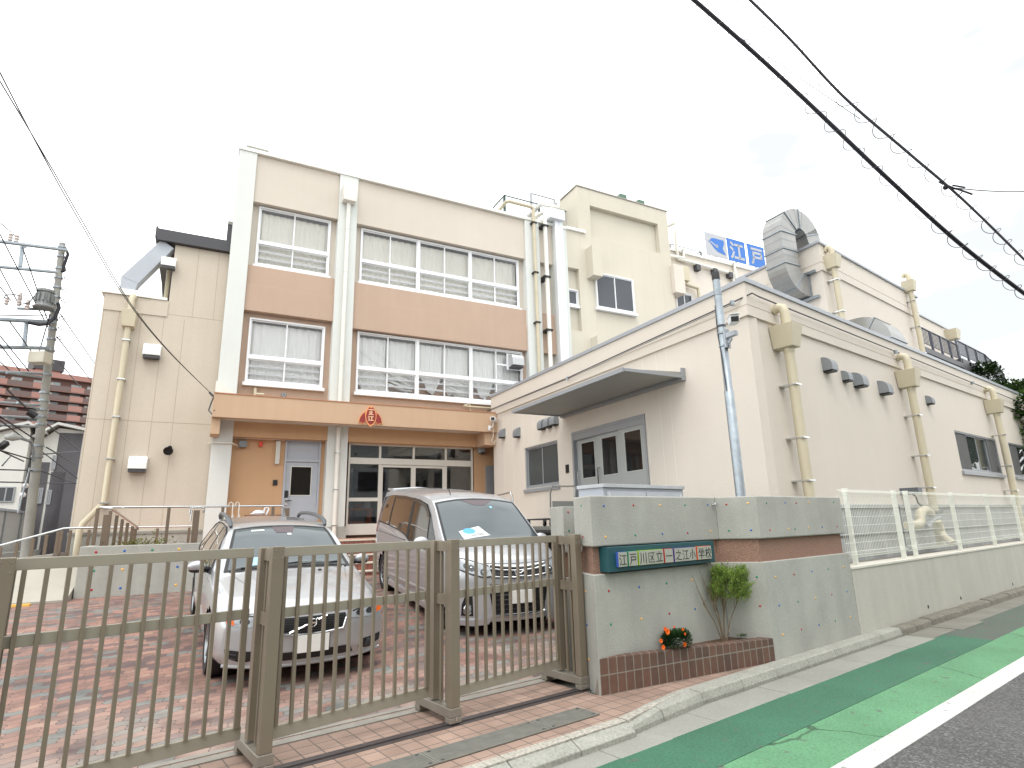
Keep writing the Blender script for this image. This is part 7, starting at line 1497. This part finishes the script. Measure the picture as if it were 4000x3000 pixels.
for sg in(1,-1):
    o=build(patch([(1.62,.925),(2.30,.925),(3.2,.935),(3.9,.965),(4.12,1.0),(3.98,1.27),(3.6,1.335),(3.0,1.358),(2.45,1.345),(2.22,1.30),(1.92,1.14)],sidefn(VB,sg,.006)),'side_glass',TGLASS,VW,VF,smooth=True,fix=False)
    for a,b,c,d in((2.62,2.70,2.66,2.74),(3.42,3.50,3.40,3.47)): build(patch([(a,.925),(b,.928),(d,1.35),(c,1.35)],sidefn(VB,sg,.009)),'door_pillar',TRIM,o,VF,fix=False)
    build(MB().tube([sidefn(VB,sg,.008)(x,z) for x,z in((1.60,.915),(2.3,.912),(3.2,.922),(3.9,.95),(4.14,.99),(4.0,1.285),(3.6,1.35),(3.0,1.372),(2.45,1.36),(2.2,1.31),(1.9,1.15),(1.60,.915))],.010,6),'window_trim',TRIM,o,VF,smooth=True)
    # roof rail
    pts=[(2.25,.60,1.385),(2.32,.605,1.43),(2.5,.61,1.463),(2.9,.61,1.485),(3.4,.605,1.48),(3.8,.59,1.455),(3.95,.585,1.42),(4.0,.58,1.37)]
    build(MB().tube([(x,sg*y,z) for x,y,z in pts],[.022,.032,.030,.027,.027,.028,.03,.02],8),'roof_rail',mat('grey roof rail',rgb(84,88,92),.4,metal=.3,var=.04),VW,VF,smooth=True)
    # mirror
    mq=[(1.78,sg*.86,.94),(1.72,sg*.93,.97),(1.70,sg*1.0,.98)]; mr=build(MB().ball((1.70,sg*.985,.985),.085,12,.6,1.15,.75),'door_mirror',SILVERP,VW,VF,smooth=True); build(MB().tube([(1.80,sg*.845,.925),(1.73,sg*.93,.945)],[.04,.03],8).ball((1.705,sg*.985,.945),.082,10,.6,1.1,.45),'mirror_base',TRIM,mr,VF,smooth=True)
    build(MB().tube([sidefn(VB,sg,.004)(x,.84) for x in(1.0,1.5,2.2,3.0,3.8)],.006,5),'shoulder_crease',SILVERP,VW,VF,smooth=True)
    for x,z in((2.5,.80),(3.3,.81)): build(MB().ball((x,sg*.885,z),.1,8,1,.16,.22),'door_handle',SILVERP,VW,VF,smooth=True)
    mo=MB().tube([(1.35,sg*.882,.44),(2.2,sg*.888,.45),(3.05,sg*.888,.45)],.018,6); build(mo,'side_moulding',SILVERP,VW,VF,smooth=True)
    # headlamp wrapping the corner
    fr=lambda y,z,e=.005: VB.front(y,z,e)
    hp=[(sg*.40,.615),(sg*.60,.600),(sg*.775,.615),(sg*.79,.66),(sg*.765,.705),(sg*.60,.700),(sg*.42,.675)]
    h=build(solid(patch(hp,lambda y,z:fr(y,z,.007)),(.02,0,0)),'headlamp',LENS,VW,VF,smooth=True,fix=True)
    build(patch([(sg*.705,.622),(sg*.77,.628),(sg*.782,.66),(sg*.762,.692),(sg*.72,.692)],lambda y,z:fr(y,z,.0095)),'indicator',AMBER,h,VF,fix=False)
    for yy in(.50,.62): build(patch([(sg*(yy+.045*math.cos(a)),.655+.03*math.sin(a)) for a in[i*math.pi/5 for i in range(10)]],lambda y,z:fr(y,z,.0095)),'reflector',LENSD,h,VF,fix=False)
    build(MB().tube([fr(a,b,.009) for a,b in((sg*.42,.68),(sg*.60,.706),(sg*.775,.712))],.007,5),'lamp_outline',TRIM,h,VF)  # black trim line outlining the top of the headlamp
    # fog lamp intake
    fp=[(sg*.50,.30),(sg*.52,.385),(sg*.64,.385),(sg*.775,.40),(sg*.765,.325),(sg*.62,.275)]
    q=build(patch(fp,lambda y,z:fr(y,z,.005)),'fog_intake',TRIM,VW,VF,fix=False)
    M_=Matrix.Translation(fr(sg*.615,.33,.01))@Matrix.Rotation(R_(-90),4,'Y'); build(MB().lathe([(0,.012),(.03,.012),(.045,.004),(.045,-.01)],(0,0,0),14,M_),'fog_lamp',LENSD,q,VF,smooth=True)
    for z in(.31,.35): build(MB().tube([fr(sg*.67,z,.007),fr(sg*.76,z+.015,.007)],.004,4),'grid_bar',DARK,q,VF)
fr=lambda y,z,e=.005: VB.front(y,z,e)
gp_=[(-.335,.675),(.335,.675),(.345,.63),(.30,.525),(-.30,.525),(-.345,.63)]
gl_o=build(patch(gp_,lambda y,z:fr(y,z,.006)),'grille',TRIM,VW,VF,fix=False)
for i in range(6): z=.545+.022*i; build(MB().tube([fr(y,z,.010) for y in(-.31,-.1,.1,.31)],.004,4),'grille_bar',mat('dark grille bar',rgb(60,62,66),.3,metal=.5),gl_o,VF)
build(MB().tube([fr(a,b,.010) for a,b in((-.345,.63),(-.31,.53),(-.15,.513),(.15,.513),(.31,.53),(.345,.63))],.013,7),'grille_surround',CHROME,gl_o,VF,smooth=True); build(MB().tube([fr(.22,.535,.013),fr(-.14,.668,.013)],.011,6),'diagonal_bar',CHROME,gl_o,VF,smooth=True)
cb=fr(0,.615,.012); M_=Matrix.Translation(cb)@Matrix.Rotation(R_(-90),4,'Y'); build(MB().box(cb.x-.004,cb.x+.004,-.055,.055,.57,.66),'badge_plate',TRIM,gl_o,VF,bev=.003); build(MB().tube([M_@Vector((.036*math.cos(a),.036*math.sin(a),.01)) for a in[i*math.pi/8 for i in range(16)]],.006,6,True).tube([M_@Vector((.025,-.025,.01)),M_@Vector((.046,-.046,.01))],.006,6).box(cb.x-.012,cb.x-.005,-.036,.036,.607,.623),'badge_ring',CHROME,gl_o,VF,smooth=True)
build(patch([(-.44,.275),(.44,.275),(.40,.355),(-.40,.355)],lambda y,z:fr(y,z,.006)),'lower_intake',TRIM,VW,VF,fix=False)
build(MB().tube([fr(y,.225+.015*(abs(y)/.8)**2,.004) for y in(-.78,-.6,-.3,0,.3,.6,.78)],.016,7),'chin_lip',SILVERP,VW,VF,smooth=True)
pf=fr(0,.43,.02); build(MB().box(pf.x-.012,pf.x+.004,-.172,.172,.345,.51),'plate_holder',TRIM,VW,VF); build(MB().box(pf.x-.016,pf.x-.0125,-.165,.165,.345,.51),'number_plate',PLATE,VW,VF,bev=.003)
build(MB().tube([fr(y,.718-.0*(y/.7)**2,.004)+Vector((.01,0,.0)) for y in(-.60,-.4,-.2,0,.2,.4,.60)],.005,5),'bonnet_gap',TRIM,VW,VF)
for sg in(1,-1): build(MB().tube([topfn(VB,.002)(x,sg*(vhl(x)+.05)) for x in(.12,.35,.6,.85,1.1,1.28)],.004,4),'bonnet_edge',mat('grey shut line',rgb(110,112,114),.5),VW,VF)
build(MB().tube([topfn(VB,.014)(x,y) for x,y in((1.33,.55),(1.36,.2),(1.40,-.1))],.011,6).tube([topfn(VB,.014)(x,y) for x,y in((1.33,-.1),(1.37,-.4),(1.42,-.62))],.011,6),'wiper',BLACK,VW,VF,smooth=True)
for y in(.3,-.3): build(MB().ball(topfn(VB,.008)(1.12,y),.018,8,1,1.5,.6),'washer_jet',BLACK,VW,VF)
x=1.30; build(patch([(1.30,-.66),(1.25,-.3),(1.24,0),(1.25,.3),(1.30,.66),(1.345,.68),(1.30,.35),(1.285,0),(1.30,-.35),(1.345,-.68)],topfn(VB,.004)),'cowl',TRIM,VW,VF,fix=False)
# ---------------------------------------------------------------- minivan
NF=carframe(Vector(VAN_P),VAN_AZ,R_(VAN_PITCH))
MV=thing('minivan','pale silver minivan with dark tinted windows parked behind the gate near the sign wall','car',NF)
nt_=[(0.0,.22,.50,.79,.80,.77,.955,.70,.975),(.12,.20,.52,.82,.86,.79,.99,.71,1.02),(.4,.19,.56,.842,.96,.80,1.045,.735,1.085),(.72,.19,.60,.846,1.02,.805,1.085,.79,1.125),(.85,.19,.60,.847,1.03,.807,1.15,.785,1.18),(1.2,.19,.60,.847,1.02,.81,1.385,.745,1.42),(1.55,.19,.60,.847,1.0,.815,1.615,.70,1.655),(1.72,.19,.60,.847,.99,.818,1.685,.69,1.735),(2.2,.19,.60,.847,.985,.82,1.735,.69,1.80),(3.0,.19,.60,.847,1.03,.82,1.75,.69,1.825),(3.8,.19,.60,.847,1.08,.815,1.745,.69,1.82),(4.3,.20,.60,.845,1.10,.81,1.72,.685,1.80),(4.5,.24,.60,.835,1.10,.80,1.66,.67,1.76),(4.62,.28,.6,.82,1.05,.79,1.3,.66,1.36),(4.68,.32,.6,.80,.98,.77,1.1,.7,1.12)]
nlean=lambda z: .16*max(0,(z-.72)/.25)**1.6*.7+.02*max(0,(.3-z)/.1)
NBd=Body(nt_,.26,nlean,.9,.12)
nwx=(.92,3.77)
def ncut(c): return any((c.x-x)**2+(c.z-.32)**2<.35**2 and abs(c.y)>.60 and c.z<.72 for x in nwx)
build(NBd.mesh(ncut),'body',PEARL,MV,NF,smooth=True,ang=50)
for x in nwx:
    for sg in(1,-1): build(MB().lathe([(.365,-.14),(.365,.10),(.30,.12),(0,.12)],(0,0,0),24,Matrix.Translation((x,sg*.67,.32))@Matrix.Rotation(R_(90*sg),4,'X')),'wheel_well',TRIM,MV,NF)
common(MV,NF,NBd,nwx,.32,.2,.735,10,None); build(MB().box(.35,4.4,-.6,.6,.16,.32),'underbody',TRIM,MV,NF)
tf=topfn(NBd,.006)
ws=build(patch([(.80,-.77),(.755,-.35),(.745,0),(.755,.35),(.80,.77),(1.60,.67),(1.635,.3),(1.645,0),(1.635,-.3),(1.60,-.67)],tf),'windscreen',CGLASS,MV,NF,smooth=True,fix=False)
for poly in([(.80,-.77),(.755,-.35),(.745,0),(.755,.35),(.80,.77),(.835,.76),(.80,.35),(.79,0),(.80,-.35),(.835,-.76)],[(.80,.77),(1.60,.67),(1.60,.64),(.80,.735)],[(.80,-.77),(1.60,-.67),(1.60,-.64),(.80,-.735)],[(1.565,.675),(1.60,.3),(1.61,0),(1.60,-.3),(1.565,-.675),(1.60,-.67),(1.635,-.3),(1.645,0),(1.635,.3),(1.60,.67)]): build(patch(poly,topfn(NBd,.009)),'frit_band',TRIM,ws,NF,fix=False)
build(patch([(1.60,-.30),(1.60,.26),(1.50,.10),(1.47,.05),(1.47,-.12),(1.50,-.15)],topfn(NBd,.0095)),'mirror_patch',mat('brownish mirror patch',rgb(84,72,76)),ws,NF,fix=False); build(patch([(1.45,-.22),(1.45,-.18),(1.41,-.18),(1.41,-.22)],topfn(NBd,.0096)),'sticker',mat('pale blue sticker',rgb(130,190,220),.5),ws,NF,fix=False)
cd_=build(patch([(.84,.47),(.90,.04),(1.07,.16),(1.00,.50)],topfn(NBd,.0096)),'dash_card',mat('white dash card',rgb(206,210,208),.4),ws,NF,fix=False); build(patch([(.95+.052*math.sin(a)+.04,.36+.10*math.cos(a)-.02) for a in[i*math.pi/8 for i in range(16)]],topfn(NBd,.0103)),'card_disc',mat('blue card disc',rgb(80,160,210),.4),ws,NF,fix=False)
for a_,b_ in(((.935,.14),(.93,.30)),((.915,.13),(.905,.33))): build(MB().tube([topfn(NBd,.0115)(*a_),topfn(NBd,.0115)(*b_)],.004,4),'card_line',DARK,ws,NF)
for sg in(1,-1):
    sf=sidefn(NBd,sg,.006)
    o=build(patch([(1.02,1.04),(1.5,1.02),(2.35,1.03),(2.6,1.10),(3.0,1.14),(3.7,1.17),(4.42,1.18),(4.38,1.62),(3.8,1.685),(3.0,1.70),(2.2,1.675),(1.80,1.62),(1.5,1.44)],sf),'side_glass',TGLASS,MV,NF,smooth=True,fix=False)
    build(patch([(1.02,1.04),(1.42,1.022),(1.52,1.43),(1.5,1.44)],sidefn(NBd,sg,.0075)),'quarter_glass',CGLASS,o,NF,fix=False)
    for poly in([(1.42,1.02),(1.47,1.02),(1.60,1.50),(1.55,1.47)],[(2.38,1.035),(2.52,1.06),(2.50,1.69),(2.40,1.688)],[(3.58,1.165),(3.66,1.168),(3.62,1.69),(3.56,1.692)]): build(patch(poly,sidefn(NBd,sg,.009)),'door_pillar',TRIM,o,NF,fix=False)
    build(patch([(1.55,1.475),(1.8,1.62),(2.2,1.675),(3.0,1.70),(3.55,1.69),(3.55,1.645),(3.0,1.65),(2.2,1.62),(1.85,1.57),(1.6,1.43)],sidefn(NBd,sg,.022)),'door_visor',mat('smoke visor',rgb(58,52,48),.15,var=.05),o,NF,fix=False)
    build(MB().tube([sidefn(NBd,sg,.008)(x,z) for x,z in((1.0,1.03),(1.5,1.01),(2.35,1.018),(2.6,1.085),(3.0,1.128),(3.7,1.158),(4.44,1.168))],.010,6),'belt_trim',TRIM,o,NF,smooth=True)
    mr=build(MB().ball((1.22,sg*.99,1.12),.12,14,.5,.95,.62),'door_mirror',PEARL,MV,NF,smooth=True); build(MB().tube([(1.35,sg*.81,1.03),(1.25,sg*.93,1.04)],[.05,.035],8).ball((1.235,sg*.99,1.06),.11,10,.5,.98,.42),'mirror_base',TRIM,mr,NF,smooth=True)
    build(MB().tube([sidefn(NBd,sg,.003)(x,z) for x,z in((2.55,1.0),(3.2,1.0),(4.0,1.0),(4.3,1.0))],.008,5),'slide_rail',DARK,MV,NF); build(MB().ball((2.28,sg*.838,.9),.11,8,1,.2,.25).ball((2.62,sg*.838,.92),.11,8,1,.2,.25),'door_handle',CHROME,MV,NF,smooth=True)
    build(MB().tube([(1.35,sg*.848,.42),(2.4,sg*.853,.38),(3.3,sg*.853,.36)],.016,6),'sill_crease',PEARL,MV,NF,smooth=True); build(MB().box(1.3,3.35,sg*.80,sg*.86,.16,.27),'side_skirt',PEARL,MV,NF,bev=.02)
    build(patch([(4.38,.98),(4.60,.95),(4.60,1.25),(4.50,1.62),(4.42,1.62),(4.40,1.2)],sidefn(NBd,sg,.008)),'tail_lamp',REDL,MV,NF,fix=False)
    fr=lambda y,z,e=.005: NBd.front(y,z,e)
    hp=[(sg*.40,.80),(sg*.50,.785),(sg*.64,.82),(sg*.775,.875),(sg*.785,.955),(sg*.765,.99),(sg*.66,.975),(sg*.42,.90)]
    h=build(solid(patch(hp,lambda y,z:fr(y,z,.008)),(.02,0,0)),'headlamp',LENS,MV,NF,smooth=True)
    for yy,zz,r in((.50,.835,.042),(.64,.885,.04),(.70,.91,.03)): build(patch([(sg*(yy+r*math.cos(a)),zz+r*math.sin(a)) for a in[i*math.pi/6 for i in range(12)]],lambda y,z:fr(y,z,.0105)),'reflector',LENSD,h,NF,fix=False); build(MB().ball(fr(sg*yy,zz,.008),r*.5,10,.5,1,1),'bulb',CHROME,h,NF,smooth=True)
    build(MB().tube([fr(a,b,.010) for a,b in((sg*.40,.79),(sg*.50,.775),(sg*.64,.81),(sg*.78,.865))],.009,5),'lamp_outline',TRIM,h,NF); build(MB().tube([fr(a,b,.010) for a,b in((sg*.42,.912),(sg*.66,.985),(sg*.768,1.0))],.006,5),'lamp_outline',TRIM,h,NF)  # black trim lines outlining the lower and upper lamp edges
    build(patch([(sg*.62,.30),(sg*.64,.60),(sg*.70,.60),(sg*.755,.44),(sg*.76,.30)],lambda y,z:fr(y,z,.006)),'fog_recess',TRIM,MV,NF,fix=False)
    M_=Matrix.Translation(fr(sg*.685,.38,.012))@Matrix.Rotation(R_(-90),4,'Y'); fg=build(MB().lathe([(0,.02),(.035,.018),(.05,.008),(.05,-.02)],(0,0,0),16,M_),'fog_lamp',LENS,MV,NF,smooth=True); build(MB().tube([M_@Vector((.058*math.cos(a),.058*math.sin(a),.006)) for a in[i*math.pi/9 for i in range(18)]],.011,6,True),'fog_ring',CHROME,fg,NF,smooth=True)
    ca=[fr(sg*.40,.235,.03),fr(sg*.55,.20,.035),fr(sg*.74,.205,.02),fr(sg*.80,.27,-.04)]
    build(patch([(sg*.40,.30),(sg*.37,.44),(sg*.44,.34),(sg*.60,.255),(sg*.79,.25),(sg*.79,.185),(sg*.6,.175),(sg*.43,.20)],lambda y,z:fr(y,z,.03)),'bumper_blade',PEARL,MV,NF,fix=False)
    build(solid(patch([(sg*.43,.20),(sg*.6,.175),(sg*.79,.185),(sg*.79,.255),(sg*.60,.26),(sg*.44,.30)],lambda y,z:fr(y,z,.032)),(.06,0,0)),'bumper_blade',PEARL,MV,NF,bev=.006)
fr=lambda y,z,e=.005: NBd.front(y,z,e)
build(patch([(-.41,.89),(.41,.89),(.405,.76),(-.405,.76)],lambda y,z:fr(y,z,.005)),'upper_grille',TRIM,MV,NF,fix=False)
for z0_,r_ in((.885,.020),(.845,.016),(.765,.013)): build(MB().tube([fr(y,z0_+.03*(abs(y)/.4)**2*(1 if z0_>.8 else .6),.012) for y in(-.41,-.25,-.1,0,.1,.25,.41)],r_,7),'chrome_bar',CHROME,MV,NF,smooth=True)
build(MB().tube([fr(y,.80+.02*(abs(y)/.4)**2,.008) for y in(-.4,-.2,0,.2,.4)],.006,5),'grille_bar',DARK,MV,NF)
bz=.818; mb=MB()
for s0 in(1,-1): 
    for a,b in(((.0,-.004),(.045*s0,.022)),((.045*s0,.022),(.068*s0,-.022)),((.085*s0,.03),(.085*s0,.03))): mb.tube([fr(a[0],bz+a[1],.022),fr(b[0]+.0001,bz+b[1],.022)],.008,5)
mb.tube([fr(a,bz+b,.022) for a,b in((-.085,.034),(-.07,-.034),(.07,-.034),(.085,.034))],.008,5); build(mb,'badge',CHROME,MV,NF,smooth=True)
build(patch([(-.43,.69),(.43,.69),(.44,.62),(.37,.315),(-.37,.315),(-.44,.62)],lambda y,z:fr(y,z,.006)),'lower_grille',TRIM,MV,NF,fix=False)
for i in range(5): build(MB().tube([fr(y,.37+.06*i,.010) for y in(-.37,-.15,.15,.37)],.007,5),'grille_bar',mat('gloss black bar',rgb(30,30,32),.2,coat=.6),MV,NF)
build(MB().tube([fr(y,.285+.02*(abs(y)/.37)**2,.014) for y in(-.38,-.2,0,.2,.38)],.020,7),'chrome_lip',CHROME,MV,NF,smooth=True)
pf=fr(-.0,.52,.02); build(MB().box(pf.x-.016,pf.x+.004,-.165,.165,.44,.605),'number_plate',PLATE,MV,NF,bev=.003)
build(MB().tube([fr(y,.93+.025*(abs(y)/.7)**2,.004) for y in(-.45,-.3,0,.3,.45)],.005,5),'bonnet_gap',TRIM,MV,NF)
build(patch([(.755,-.77),(.70,-.35),(.69,0),(.70,.35),(.755,.77),(.80,.77),(.755,.35),(.745,0),(.755,-.35),(.80,-.77)],topfn(NBd,.004)),'cowl',TRIM,MV,NF,fix=False)
build(MB().tube([(4.2,-.58,1.745),(4.5,-.6,1.765),(4.62,-.5,1.755),(4.64,0,1.785),(4.62,.5,1.755),(4.5,.6,1.765),(4.2,.58,1.745)],.03,7),'rear_spoiler',PEARL,MV,NF,smooth=True)
build(MB().tube([(1.9,.3,1.86-.095),(2.0,.3,1.89-.03)],.008,5),'roof_aerial',BLACK,MV,NF)
